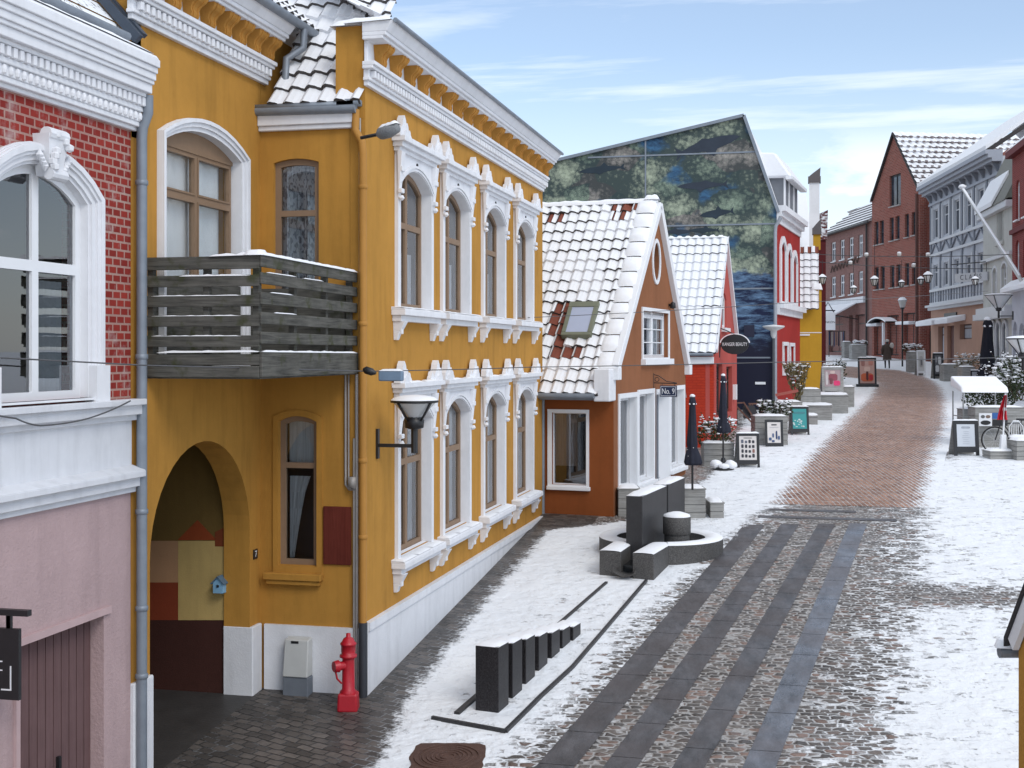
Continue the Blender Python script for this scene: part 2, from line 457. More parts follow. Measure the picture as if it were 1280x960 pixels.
def snow_at(x, y):
    dl = min((x - interp(XA, y)) * 2.2, (interp(XB, y) - x)) if y < 82 else -1
    xr = interp(XR, y)
    dr = (x - xr) * .62 if y < 30 else (x - xr) * 1.2
    v = .5 + max(-.5, min(.36 if dl > dr else (.33 + .10 * mnoise.noise(Vector((x * .5, y * .22, 4)))), max(dl, dr) * .75))
    if dl > dr: v += .07 * mnoise.noise(Vector((x * .6, y * .4, 0)))
    if y < 30 and x > xr:                      # trodden strip beside the setts
        v -= .08 * max(0, 1 - (x - xr) / 1.6)
    yc = 20.9 + .08 * (x - 2)
    if x > 1.0: v -= .52 * math.exp(-((y - yc) / .62) ** 2) * min(1, (x - 1.0) / .7)
    v -= .7 * math.exp(-((x - 3.35) / .55) ** 2 - ((y - 37.6) / 1.2) ** 2)
    v -= .45 * math.exp(-((x - 2.0) / .35) ** 2 - ((y - 46) / 5) ** 2) * (1 if x < 2.3 else 0)
    return v
def attr(me, name, vals):
    a = me.attributes.new(name, 'FLOAT', 'POINT'); a.data.foreach_set('value', vals)
def paving_mat(name, w, h, rot, c1, c2, joint, ms, wob, cell=0.0, bumps=.8, rough=.55, jointsnow=.3, dust=0.0, frost=.6, big=.4, jlo=.24):
    """stone paving with snow lying on it: cell > 0 gives irregular setts (jittered cells), else coursed bricks"""
    t = NT(name); p = t.pos()
    warp = t.n('ShaderNodeTexNoise'); t.l(p, warp.inputs['Vector']); warp.inputs['Scale'].default_value = 3.3; warp.inputs['Detail'].default_value = 3
    sub = t.n('ShaderNodeVectorMath', operation='SUBTRACT'); t.l(warp.outputs['Color'], sub.inputs[0]); sub.inputs[1].default_value = (.5, .5, .5)
    scl = t.n('ShaderNodeVectorMath', operation='SCALE'); t.l(sub.outputs[0], scl.inputs[0]); scl.inputs['Scale'].default_value = wob
    add = t.n('ShaderNodeVectorMath', operation='ADD'); t.l(p, add.inputs[0]); t.l(scl.outputs[0], add.inputs[1])
    n1 = t.noise(p, .8, 5, .6); n2 = t.noise(p, 17, 5, .65); n3 = t.noise(p, 3.1, 6, .7)
    if cell:
        v0 = t.map(t.map(add.outputs[0], (1, 1, 0), (0, 0, rot)), (1 / w, 1 / h, 0)); sx_ = t.n('ShaderNodeSeparateXYZ'); t.l(v0, sx_.inputs[0])
        par = t.math('MULTIPLY', t.math('MODULO', t.math('FLOOR', t.math('ADD', sx_.outputs[1], 2000.0)), 2.0), .5)
        cx_n = t.n('ShaderNodeCombineXYZ'); t.l(t.math('ADD', sx_.outputs[0], par), cx_n.inputs[0]); t.l(sx_.outputs[1], cx_n.inputs[1]); v = cx_n.outputs[0]
        ve = t.n('ShaderNodeTexVoronoi', feature='DISTANCE_TO_EDGE'); t.l(v, ve.inputs['Vector']); ve.inputs['Scale'].default_value = 1; ve.inputs['Randomness'].default_value = cell
        ed = t.math('ADD', ve.outputs['Distance'], t.math('MULTIPLY', t.math('SUBTRACT', n2, .5), .07))
        fac = t.ramp(ed, ms * .35, ms, (1, 1, 1, 1), (0, 0, 0, 1)); height = t.ramp(ed, 0, .30)
        vc = t.n('ShaderNodeTexVoronoi', feature='F1'); t.l(v, vc.inputs['Vector']); vc.inputs['Scale'].default_value = 1; vc.inputs['Randomness'].default_value = cell
        sc_ = t.n('ShaderNodeSeparateColor'); t.l(vc.outputs['Color'], sc_.inputs[0])
        stone = t.mix(sc_.outputs[0], c1, c2); stone = t.mix(t.ramp(sc_.outputs[1], .72, .9), stone, (c2[0] * 1.25, c2[1] * .95, c2[2] * .85, 1))
        rndst = sc_.outputs[2]
    else:
        v = t.map(add.outputs[0], (1, 1, 0), (0, 0, rot))
        br = t.n('ShaderNodeTexBrick'); br.offset = .5; t.l(v, br.inputs['Vector'])
        br.inputs['Scale'].default_value = 1; br.inputs['Brick Width'].default_value = w; br.inputs['Row Height'].default_value = h
        br.inputs['Mortar Size'].default_value = ms; br.inputs['Mortar Smooth'].default_value = .6; br.inputs['Bias'].default_value = -.05
        br.inputs['Color1'].default_value = c1; br.inputs['Color2'].default_value = c2; br.inputs['Mortar'].default_value = joint
        stone = br.outputs[0]; fac = br.outputs['Fac']; height = t.math('SUBTRACT', 1, fac); rndst = n2
    c = t.mix(t.math('MULTIPLY', t.ramp(n2, .35, .7), .45), stone, dk(c1, .45))
    c = t.mix(t.math('MULTIPLY', t.ramp(n1, .42, .62), big), c, dk(c1, .55))
    c = t.mix(fac, c, joint)
    wet = t.ramp(n1, .35, .6)
    at_ = t.n('ShaderNodeAttribute', attribute_name='snow').outputs['Fac']
    s = t.math('ADD', at_, t.math('MULTIPLY', t.math('SUBTRACT', n3, .5), 1.0))
    s = t.math('ADD', s, t.math('MULTIPLY', t.math('SUBTRACT', rndst, .5), .28))
    s = t.math('ADD', s, t.math('MULTIPLY', t.math('SUBTRACT', n2, .5), .5))
    s = t.math('ADD', s, t.math('MULTIPLY', t.math('SUBTRACT', fac, .35), jointsnow))
    if dust:
        dn = t.noise(t.map(p, (1.0, 3.0, 1)), 1.5, 7, .8); dn2 = t.noise(t.map(p, (1.2, 14, 1)), 2.0, 3, .7)
        s2 = t.math('MULTIPLY', t.ramp(t.math('ADD', t.math('MULTIPLY', dn, .7), t.math('MULTIPLY', dn2, .3)), .44, .60), dust)
    m = t.ramp(s, .5 - .11, .5 + .13)
    jm = t.math('MULTIPLY', fac, t.ramp(t.math('ADD', s, t.math('MULTIPLY', n1, .35)), jlo, jlo + .32))
    m = t.math('MAXIMUM', m, t.math('MULTIPLY', jm, frost))
    if dust: m = t.math('MAXIMUM', m, t.math('MULTIPLY', s2, t.math('ADD', t.math('MULTIPLY', fac, .55), .22)))
    sa = t.noise(p, 1.6, 6, .65); sb = t.noise(p, 9, 5, .7)
    sc = t.mix(sa, (.72, .745, .78, 1), (.85, .865, .88, 1)); sc = t.mix(t.math('MULTIPLY', t.ramp(sb, .56, .74), .35), sc, (.52, .53, .55, 1))
    c = t.mix(m, c, sc)
    r = t.math('MULTIPLY_ADD', m, .3, t.math('MULTIPLY_ADD', wet, .25, rough - .2))
    ht = t.math('ADD', t.math('MULTIPLY', height, t.math('SUBTRACT', 1, m)), t.math('MULTIPLY', m, t.math('ADD', 1.0, t.math('MULTIPLY', n3, .9))))
    foot = t.noise(p, 4.2, 3, .5)
    ht = t.math('ADD', ht, t.math('MULTIPLY', t.math('MULTIPLY', t.ramp(foot, .38, .58), m), .8))
    nb = t.bump(ht, bumps, .025, t.bump(n2, .3, .006))
    t.bsdf(c, r, 0, nb, .4); return t.m
SETTS = paving_mat('granite setts', .145, .115, R(-7), (.065, .056, .050, 1), (.21, .18, .158, 1), (.36, .345, .33, 1), .12, .09, cell=.56, jointsnow=.20, frost=.6, jlo=.34)
PAVERS = paving_mat('dark wet pavers', .20, .125, R(20), (.06, .054, .050, 1), (.17, .148, .132, 1), (.022, .021, .020, 1), .012, .10, jointsnow=.12, frost=.3)
LANEM = paving_mat('red clinker lane', .40, .108, R(81), (.20, .082, .042, 1), (.42, .205, .115, 1), (.30, .22, .18, 1), .02, .05, jointsnow=.25, dust=.55, rough=.7, frost=.5, big=.3)
def sheet(name, mat, xs, ys, zoff, xf=None, snowf=snow_at, keep=None):
    V = []; Fc = []; S = []
    for y in ys:
        for x in xs:
            X = xf(x, y) if xf else x
            V.append((X, y, gz(y) + zoff)); S.append(snowf(X, y))
    n = len(xs)
    for j in range(len(ys) - 1):
        for i in range(n - 1):
            if keep and not keep(V[j * n + i][0], V[j * n + i][1]): continue
            Fc.append((j * n + i, j * n + i + 1, (j + 1) * n + i + 1, (j + 1) * n + i))
    me = bpy.data.meshes.new(name); me.from_pydata(V, [], Fc); me.materials.append(mat)
    attr(me, 'snow', S)
    o = bpy.data.objects.new(name, me); COL.objects.link(o); WORG[name] = Vector((0, 0, 0))
    return struct(o)
def steps(*segs):
    out = []
    for a, b, d in segs:
        n = max(1, int(round((b - a) / d)))
        out += [a + (b - a) * i / n for i in range(n)]
    return out + [segs[-1][1]]
xs = steps((-400, -60, 85), (-60, -9, 8), (-9, 8, .14), (8, 60, 7), (60, 400, 85))
ys = steps((-60, 4, 8), (4, 11, 1), (11, 34, .12), (34, 60, .3), (60, 96, .6), (96, 130, 8), (130, 900, 110))
sheet('ground', SETTS, xs, ys, 0)
sheet('pavement', PAVERS, steps((-6.78, -4.2, .1)), steps((10.0, 26.2, .12)), .004,
      snowf=lambda x, y: min(.96, snow_at(x, y) + .02))
# red clinker lane: ribbon between its two edges
LE = [(-.55, 28.1), (.2, 36.6), (1.3, 46), (2.6, 56.8), (3.25, 64), (3.4, 68), (2.85, 71), (1.4, 74), (-2, 77.5), (-10, 83), (-30, 92)]
RE = [(2.15, 28.1), (3.2, 37.0), (4.45, 46.4), (5.5, 57), (6.05, 64.4), (6.2, 69.3), (6.05, 74), (5.2, 79.5), (1.5, 84.5), (-7, 90), (-28, 98)]
def lane():
    V = []; S = []; Fc = []; n = 15; rows = 0
    for k in range(len(LE) - 1):
        L_ = math.hypot(LE[k + 1][0] - LE[k][0], LE[k + 1][1] - LE[k][1]); m = int(L_ / .3) + 1
        for q in range(m + (1 if k == len(LE) - 2 else 0)):
            f = q / m; a = [LE[k][i] + (LE[k + 1][i] - LE[k][i]) * f for i in (0, 1)]; b = [RE[k][i] + (RE[k + 1][i] - RE[k][i]) * f for i in (0, 1)]
            for i in range(n):
                g = -.16 + 1.32 * i / (n - 1)
                x, y = a[0] + (b[0] - a[0]) * g, a[1] + (b[1] - a[1]) * g
                V.append((x, y, gz(y) + .006)); w = math.hypot(b[0] - a[0], b[1] - a[1])
                d = min(g, 1 - g) * w
                if rows == 0 and k == 0: pass
                S.append(.5 - max(-.5, min(.5, d * .9)) + (.0))
            rows += 1
    for j in range(rows - 1):
        for i in range(n - 1): Fc.append((j * n + i, j * n + i + 1, (j + 1) * n + i + 1, (j + 1) * n + i))
    me = bpy.data.meshes.new('road'); me.from_pydata(V, [], Fc); me.materials.append(LANEM); attr(me, 'snow', S)
    o = bpy.data.objects.new('road', me); COL.objects.link(o); struct(o)
lane()
# granite strips let into the setts
def slab_mat(name, col, rough, joint=.95):
    t = NT(name); p = t.pos()
    n = t.noise(t.map(p, (1, .35, 1), (0, 0, R(-7))), 5, 7, .7); n2 = t.noise(p, 60, 3); n4 = t.noise(p, 1.1, 3)
    c = t.mix(t.ramp(n, .35, .68), dk(col, .40), dk(col, 1.9)); c = t.mix(t.math('MULTIPLY', t.ramp(n4, .42, .6), .5), c, (col[0] * 1.25, col[1] * 1.05, col[2] * .95, 1)); c = t.mix(t.math('MULTIPLY', t.ramp(n2, .5, .7), .25), c, dk(col, 2.6))
    at_ = t.n('ShaderNodeAttribute', attribute_name='snow').outputs['Fac']
    s = t.math('ADD', at_, t.math('ADD', t.math('MULTIPLY', t.math('SUBTRACT', t.noise(p, 5, 6, .7), .5), .9), 0))
    m = t.ramp(s, .52, .6)
    c = t.mix(m, c, (.8, .82, .85, 1))
    t.bsdf(c, t.math('MULTIPLY_ADD', t.ramp(n4, .35, .65), .22, rough), 0, t.bump(n, .6, .02, t.bump(n2, .12, .003)), .5); return t.m
SL = [slab_mat('dark slate slab', (.055, .053, .057, 1), .38), slab_mat('wet sheen slate slab', (.085, .09, .105, 1), .22)]  # second one: reflection on the wet stone put into a lighter blue colour
for k, (x0, y0, x1, y1, w, mi) in enumerate([(-2.63, 13.32, -1.04, 25.6, .40, 0), (-1.95, 13.45, -.36, 25.75, .345, 0), (-1.24, 13.58, .35, 25.9, .325, 0), (-.51, 13.73, .945, 26.0, .335, 1)]):
    y = 10.2; q = 0
    mb = MB(); sv = []
    me_v = []; me_f = []
    while y < y1:
        ln = rnd(.75, 1.25); e = min(y + ln - .012, y1)
        n = max(2, int((e - y) / .12))
        b = len(me_v)
        for i in range(n + 1):
            yy = y + (e - y) * i / n; xc = x0 + (x1 - x0) * (yy - y0) / (y1 - y0)
            for g in (-.5, -.17, .17, .5):
                me_v.append((xc + w * g, yy, gz(yy) + .007)); sv.append(min(.8, snow_at(xc + w * g, yy) - (.12 if k else .10)))
        for i in range(n):
            for g in range(3): me_f.append((b + i * 4 + g, b + i * 4 + g + 1, b + i * 4 + 5 + g, b + i * 4 + 4 + g))
        y = e + .012
    me = bpy.data.meshes.new('paving_strip'); me.from_pydata(me_v, [], me_f); me.materials.append(SL[mi]); attr(me, 'snow', sv)
    o = bpy.data.objects.new('paving_strip', me); COL.objects.link(o); struct(o)
for (ya, yb, xa, xb) in ((26.35, 26.62, -1.0, 1.7), (27.25, 27.5, -1.0, .95)):
    sheet('paving_strip', SL[0], steps((xa, xb, .12)), steps((ya, yb, .07)), .008, snowf=lambda x, y: snow_at(x, y) - .08)
# ================================================================= ochre corner house
house = thing('corner_house', 'ochre two storey corner house with white window surrounds and wooden balcony', 'house', (-6.4, 19, 0))
f3 = Fac((-5.4, 15.17), (-5.4, 26.1)); f2 = Fac((-6.81, 15.17), (-5.4, 15.17)); f1 = Fac((-6.81, 11.98), (-6.81, 15.17))
WC = [17.17 - 15.17, 19.33 - 15.17, 21.79 - 15.17, 24.23 - 15.17]; HWd = .72
UP = dict(z0=4.88, zs=6.56, rise=.23, crown=6.97, sill=4.86); LO = dict(z0=1.52, zs=3.32, rise=.23, crown=3.68, sill=1.49)
w = MB()
w.plate(f3, rectl(0.0, f3.L, -.3, 7.9), -.2, 0, [archl(c - HWd, c + HWd, q['z0'], q['zs'], q['rise']) for c in WC for q in (UP, LO)])
w.plate(f2, rectl(0, f2.L - .204, -.4, 7.35), -.2, 0, [archl(.18, .79, 4.6, 6.68, .05, 6), archl(.25, .77, 1.58, 3.40, .07, 6)])
w.plate(f1, [(0, -.6), (.38, -.6), (.38, 2.05)] + [(2.87 - 2.49 * (1 - math.cos(math.pi * (1 - k / 20))) / 2 if False else .38 + 2.49 * (1 - math.cos(math.pi * k / 20)) / 2, 2.05 + 1.2 * math.sin(math.pi * k / 20)) for k in range(1, 20)] +
        [(2.87, 2.05), (2.87, -.6), (f1.L, -.6), (f1.L, 7.8), (0, 7.8)], -.35, 0, [archl(.68, 2.57, 4.2, 6.60, .2)])
w.plate(Fac((-5.4, 26.1), (-12, 26.1)), [(.204, -.3), (6.6, -.3), (6.6, 9), (3.3, 11.3), (.204, 8.3)], -.2, 0)
w.plate(Fac((-11, 11.975), (-6.82, 11.975)), [(0, 6.5), (4.19, 6.5), (4.19, 8.3), (0, 11.8)], -.2, 0)     # gable end above the brick house
w.plate(Fac((-6.815, 15.2), (-6.815, 16.7)), [(0, 7.2), (1.4, 7.2), (1.4, 8.4), (0, 8.4)], -.2, 0)
w.box(-5.79, -5.42, 15.165, 15.75, 7.2, 8.36)                                                       # end block of the cornice
w.build('wall', OCHRE, house)
p = MB()
p.plate(f3, [(-.045, -.3), (f3.L, -.3), (f3.L, .88), (-.045, .88)], -.05, .05)
p.plate(f3, [(-.03, .80), (f3.L, .80), (f3.L, .90), (-.03, .90)], -.02, .075)
p.plate(f2, rectl(.07, f2.L - .05, -.4, .825), -.05, .045)
p.fbox(f1, 2.862, f1.L - .047, -.36, .045, -.6, .84); p.fbox(f1, -.02, .388, -.36, .045, -.6, .86)
p.build('plinth', plaster('white plinth paint', (.70, .71, .74, 1), .3, 40, .5, .06), house, bevel=.012)

def surround(c, q, par, seed):
    m = MB(); o_ = .05; hw = HWd; zc = q['crown']
    m.plate(f3, rectl(c - .835, c + .835, q['sill'], zc), 0, o_, [archl(c - hw, c + hw, q['z0'] - .02, q['zs'], q['rise'])])
    for e, dz, pr in ((.012, .0, .02), (.055, .0, .035)):                 # arch mouldings
        i_ = archl(c - hw - e, c + hw + e, 0, q['zs'], q['rise'] + e * .9)[2:]; u_ = archl(c - hw - e - .055, c + hw + e + .04, 0, q['zs'], q['rise'] + e * .9 + .035)[2:]
        m.plate(f3, u_ + i_[::-1], o_, o_ + pr)
    # jamb lining
    for l in (archl(c - hw + .004, c + hw - .004, q['z0'], q['zs'], q['rise'] - .003),):
        for i in range(len(l)):
            a, b = l[i], l[(i + 1) % len(l)]
            if i == 0: continue
            m.poly([f3.P(a[0], o_ + .001, a[1]), f3.P(a[0], -.12, a[1]), f3.P(b[0], -.12, b[1]), f3.P(b[0], o_ + .001, b[1])])
    for sg in (-1, 1):                                                  # consoles under the crown
        x = c + sg * .80
        m.hexa([f3.P(x - .045, o_, zc - .62), f3.P(x + .045, o_, zc - .62), f3.P(x + .045, .06, zc - .62), f3.P(x - .045, .06, zc - .62),
                f3.P(x - .08, o_, zc), f3.P(x + .08, o_, zc), f3.P(x + .08, .12, zc), f3.P(x - .08, .12, zc)])
        m.fbox(f3, x - .065, x + .065, o_, .115, zc - .27, zc - .2); m.fbox(f3, x - .06, x + .06, .05, .11, zc - .56, zc - .50)
        m.lathe(f3.P(x, .08, zc - .66), [(.02, 0), (.05, .03), (.03, .07)], 8)
        # acroteria leaves on the crown
        x = c + sg * .80; lf = [(-.19, 0), (-.17, .10), (-.09, .15), (-.06, .23), (0, .29), (.06, .23), (.09, .15), (.17, .09), (.19, 0)]
        m.plate(f3, [(x + a, zc + .19 + b) for a, b in lf], .04, .13, back=True)
        m.plate(f3, [(x + a * .55, zc + .19 + b * .62) for a, b in lf], .13, .17)
        m.plate(f3, [(x - sg * .26 + a * .5, zc + .19 + b * .45) for a, b in lf], .06, .12, back=True)
    for z0, z1, o, e in ((0, .055, .09, .88), (.055, .12, .14, .92), (.12, .19, .19, .97)):
        m.fbox(f3, c - e, c + e, 0, o, zc + z0, zc + z1)
    m.tube([f3.P(c, .04, zc - .085), f3.P(c, .062, zc - .085)], .034, 10, 1)
    zs = q['sill']
    m.fbox(f3, c - .94, c + .94, 0, .13, zs - .17, zs - .09); m.fbox(f3, c - .98, c + .98, 0, .20, zs - .09, zs - .02)
    m.hexa([f3.P(c - .98, 0, zs - .02), f3.P(c + .98, 0, zs - .02), f3.P(c + .98, .20, zs - .02), f3.P(c - .98, .20, zs - .02),
            f3.P(c - .98, -.10, zs + .04), f3.P(c + .98, -.10, zs + .04), f3.P(c + .98, .19, zs), f3.P(c - .98, .19, zs)])
    for sg in (-1, 1):
        x = c + sg * .84
        for z0, z1, ob, ot, wb in ((-.30, -.17, .10, .17, .075), (-.42, -.30, .05, .09, .06)):
            m.hexa([f3.P(x - wb * .8, 0, zs + z0), f3.P(x + wb * .8, 0, zs + z0), f3.P(x + wb * .8, ob, zs + z0), f3.P(x - wb * .8, ob, zs + z0),
                    f3.P(x - wb, 0, zs + z1), f3.P(x + wb, 0, zs + z1), f3.P(x + wb, ot, zs + z1), f3.P(x - wb, ot, zs + z1)])
        m.fbox(f3, x - .04, x + .04, 0, .115, zs - .34, zs - .27)
    m.build('surround', [WHITE, DARK], par, bevel=.008)
    s = MB()
    for k in range(3):
        a = c - 1.0 + k * .66 + rnd(0, .1)
        snow_ridge(s, f3.P(a, .1, zs + .008), f3.P(a + rnd(.5, .68), .1, zs + .008), .17, .022, 8, 0, seed + k)
    for k in range(2):
        a = c - .75 + k * .8 + rnd(0, .1)
        snow_ridge(s, f3.P(a, .12, zc + .188), f3.P(a + rnd(.4, .6), .12, zc + .188), .12, .02, 6, 0, seed + k + 9)
    s.build('snow', SNOW, par, True)
for i, c in enumerate(WC):
    for q, cur in ((UP, [(.08, .46, .04, .40), (.54, .92, .04, .42), (.06, .22, .4, .97)]), (LO, [(.05, .2, .02, .97), (.8, .95, .02, .97), (.2, .8, .02, .12)])):
        wn = sash(f3, house, c - HWd, c + HWd, q['z0'], q['zs'], q['rise'], -.105, 2, (.385,), .075, .085, TAUPE, GLASS, cur)
        surround(c, q, wn, i * 20)
# street cornice and the shorter one on the set-back wing
def cornice(f, s0, s1, dz, par, n):
    m = MB(); c = MB()
    for z0, z1, o in ((7.60, 7.66, .06), (7.66, 7.70, .09), (7.70, 7.80, .07), (7.80, 7.84, .14), (7.84, 7.89, .17), (7.89, 8.16, .045), (8.16, 8.20, .27), (8.20, 8.25, .31)):
        m.fbox(f, s0 - min(o, .12), s1 + o * .3, 0, o, z0 + dz, z1 + dz)
    m.hexa([f.P(s0 - .12, 0, 8.25 + dz), f.P(s1 + .1, 0, 8.25 + dz), f.P(s1 + .1, .32, 8.25 + dz), f.P(s0 - .12, .32, 8.25 + dz),
            f.P(s0 - .13, 0, 8.38 + dz), f.P(s1 + .1, 0, 8.38 + dz), f.P(s1 + .14, .40, 8.38 + dz), f.P(s0 - .13, .40, 8.38 + dz)])
    k = s0
    while k < s1: m.fbox(f, k, k + .062, .07, .13, 7.70 + dz, 7.79 + dz); k += .115
    m.build('cornice', WHITE, par, bevel=.006)
    for i in range(n):
        x = s0 + .32 + (s1 - s0 - .4) * i / (n - 1); d = 8.159 + dz
        b = MB(); pr = [(.046, -.265), (.11, -.265), (.14, -.24), (.15, -.205), (.14, -.165), (.15, -.13), (.175, -.10), (.21, -.075), (.232, -.045), (.24, -.02), (.24, 0)]
        rows = [[f.P(x + sg * (.085 + .06 * ((zz + .265) / .265) ** 1.3), oo, d + zz) for oo, zz in pr] for sg in (-1, 1)]
        b.grid(rows); 
        for r_, sg in ((rows[0], -1), (rows[1], 1)): b.poly(r_ + [f.P(x + sg * .145, .046, d)])
        for sg in (-.5, .5): b.tube([f.P(x + sg * (.09 + .05 * ((zz + .265) / .265)), oo + .004, d + zz) for oo, zz in pr[1:]], .013, 5)
        b.build('bracket', OCHRE_D, par, bevel=.01)
cornice(f3, 0, f3.L - .12, 0, house, 18)
cornice(f1, -.02, f1.L + .1, .1, house, 8)
m = MB(); snow_ridge(m, f3.P(-.1, .18, 8.38), f3.P(f3.L - .05, .18, 8.38), .44, .055, 60, 0, 5)
snow_ridge(m, f3.P(-.06, -.25, 8.36), f3.P(-.06, .38, 8.38), .2, .07, 8, 0, 6); snow_slab(m, (-5.6, 15.4, 8.36), .5, .6, .09)
m.build('snow', SNOW, house, True)
m = MB()
m.tube([f3.P(-.1, .425, 8.385), f3.P(f3.L, .425, 8.385)], .03, 6)
m.tube([(-6.39, 11.9, 8.52), (-6.39, 16.25, 8.50)], .06, 8)
m.tube([(-6.95, 15.05, 7.33), (-5.48, 15.05, 7.31)], .062, 8); m.box(-6.9, -5.5, 15.0, 15.17, 7.33, 7.40)
m.box(-5.72, -5.44, 15.0, 15.45, 7.35, 7.42)
m.tube([(-6.37, 15.55, 8.46), (-6.38, 15.55, 8.22), (-6.56, 15.42, 8.06), (-6.56, 15.36, 7.62), (-6.42, 15.22, 7.46), (-6.2, 15.1, 7.38)], .05, 8)
m.build('gutter', ZINC, house, True)
m = MB(); m.fbox(f2, 0, f2.L - .1, 0, .10, 7.14, 7.29); m.fbox(f2, 0, f2.L - .08, 0, .07, 7.08, 7.14); m.build('fascia', WHITE, house, bevel=.008)
# tiled roofs under snow
RED_T = plain('red clay tile', (.19, .055, .034, 1), .8, 0, .3, 7, .2); LIP = plain('tile edge', (.075, .068, .066, 1), .9, 0, .3, 9, 0)
BROWN_T = plain('old brown tile', (.075, .05, .045, 1), .85, 0, .35, 8, .2)
m = MB()
def in_S(u, v):     # hip face over the nook, between the valley and the cornice end block
    X = -8.2 + u; Y = 15.06 + v * .656; z = 7.37 + v * .755
    if X > -5.42: return False
    zw = 8.5 + .9 * (-6.6 - X)
    return z > zw if X < -6.62 else True
tile_roof(m, (-8.2, 15.06, 7.37), (1, 0, 0), (0, .656, .755), 2.9, 4.0, .22, .31, inside=in_S, bare=lambda u, v, fr, i, j: (v < .8 and u < 1.62 - .3 * v) or mnoise.noise(Vector((u * 3, v * 3, 2))) > .62, lift=.05, snow_t=.03)
def in_W(u, v):     # wing facing the street above the archway
    X = -6.5 - v * .743; Y = 11.98 + u; z = 8.52 + v * .669
    zs = 7.37 + 1.151 * (Y - 15.06)
    return z > zs or Y < 16.1
tile_roof(m, (-6.42, 11.98, 8.50), (0, 1, 0), (-.743, 0, .669), 4.6, 4.2, .22, .31, inside=in_W, bare=lambda u, v, fr, i, j: mnoise.noise(Vector((u * 2, v * 2, 7))) > .5, lift=.05, snow_t=.04)
tile_roof(m, (-5.12, 15.3, 8.36), (0, 1, 0), (-.83, 0, .558), 10.9, 4.6, .24, .33, inside=lambda u, v: u > v * .6 - .05, bare=lambda u, v, fr, i, j: mnoise.noise(Vector((u * 1.5, v * 1.5, 9))) > .5, snow_t=.03)
m.poly([(-8.9, 17.0, 10.9), (-8.9, 26.2, 10.9), (-12.2, 26.2, 8.6), (-12.2, 12, 8.6), (-9.6, 12, 11.2)], 0)
m.tube([(-6.62, 16.05, 8.5), (-8.0, 17.1, 9.75)], .05, 6, 2)
m.build('roof', [SNOWR, BROWN_T, LIP], house, True)
m = MB(); m.tube([(-5.5, 15.1, 7.3), (-5.5, 15.09, 7.12), (-5.5, 15.08, 7.04), (-5.41, 15.07, 6.9), (-5.395, 15.07, 6.75), (-5.395, 15.07, .9)], .048, 10)
for z in (6.3, 4.6, 2.9, 1.95): m.lathe((-5.395, 15.07, z), [(.048, 0), (.06, .01), (.06, .05), (.048, .06)], 10)
m.build('downpipe', plain('ochre pipe paint', (.42, .20, .04, 1), .6, 0, .12, 5, .05), house, True)
m = MB(); m.tube([(-5.395, 15.07, .92), (-5.395, 15.07, -.1)], .055, 10); m.build('downpipe', plain('dark iron pipe', (.05, .055, .065, 1), .5, .2), house, True)
m = MB(); m.tube([(-5.50, 15.13, 4.0), (-5.50, 15.13, -.05)], .02, 6); m.tube([(-5.535, 15.13, 3.2), (-5.535, 15.13, -.05)], .014, 6)
m.tube([(-5.65, 15.14, 4.0), (-5.65, 15.14, 2.62), (-5.6, 15.14, 2.56), (-5.52, 15.14, 2.56)], .016, 6); m.tube([(-5.61, 15.14, 4.0), (-5.61, 15.14, 2.66), (-5.53, 15.14, 2.6)], .012, 6)
m.box(-5.6, -5.5, 15.08, 15.16, 2.58, 2.72); m.tube([(-5.46, 15.14, 7.2), (-5.46, 15.14, 4.0)], .014, 6)
m.build('conduit', plain('grey conduit', (.38, .36, .34, 1), .5, .2), house, True)
# windows of the nook and the wing
PAT = curtain('patterned lace', (.62, .64, .68, 1), (.06, .075, .11, 1), 8)
GLASS3 = glass('clear door glass', (.95, .96, .96, 1), .55, .02)
BLIND = plain('white roller blind', (.84, .87, .88, 1), .8, 0, .08, 2, .05)
sash(f2, house, .18, .79, 4.6, 6.68, .05, -.06, 1, (.31,), .075, .075, TAUPE, GLASS2, [(.06, .94, .02, .98)], PAT)
wl = sash(f2, house, .25, .77, 1.58, 3.40, .07, -.06, 1, (.32,), .07, .07, TAUPE, GLASS2, None, dark=plain('bluish reflection backing', (.05, .06, .085, 1), .9, 0, .4, 2, 0))  # backing tinted blue, standing for the reflection in the pane
c = MB(); n = 12
c.grid([[f2.P(.31 + (.28 - .22 * (1 - zf) ** .7) * k / n, -.22 + .02 * math.sin(k * 2.4), 1.64 + zf * 1.05) for k in range(n + 1)] for zf in (0, .2, .4, .6, .8, 1)])
c.grid([[f2.P(.30 + .44 * k / n, -.23 + .02 * math.sin(k * 2.4), z) for k in range(n + 1)] for z in (2.85, 3.4)])
c.build('curtain', LACE, wl, True)
m = MB()
m.fbox(f2, .08, .86, 0, .12, 1.40, 1.49); m.fbox(f2, .11, .83, 0, .09, 1.34, 1.40)
l0 = archl(.18, .84, 1.49, 3.46, .09, 6); m.plate(f2, l0, 0, .025, [archl(.25, .77, 1.57, 3.40, .07, 6)])
m.build('sill', OCHRE, wl, bevel=.01)
wb = sash(f1, house, .70, 2.55, 4.2, 6.58, 0, -.10, 2, (.205,), .07, .11, TAUPE, GLASS3, [(.02, .98, 0, 1)], BLIND)
m = MB()
m.plate(f1, [(.68, 6.56), (2.57, 6.56)] + archl(.68, 2.57, 0, 6.60, .2)[2:], -.16, -.085)
m.build('tympanum', TAUPE, wb)
m = MB()
for e0, e1, o in ((0, .15, .035), (.05, .147, .06), (.10, .144, .085)):
    m.plate(f1, archl(.68 - e1, 2.57 + e1, 4.1, 6.60 + e1 * .4, .2 + e1 * .6), 0, o, [archl(.68 - e0, 2.57 + e0, 4.12, 6.60 + e0 * .4, .2 + e0 * .6)])
l_ = archl(.683, 2.567, 4.1, 6.60, .197)
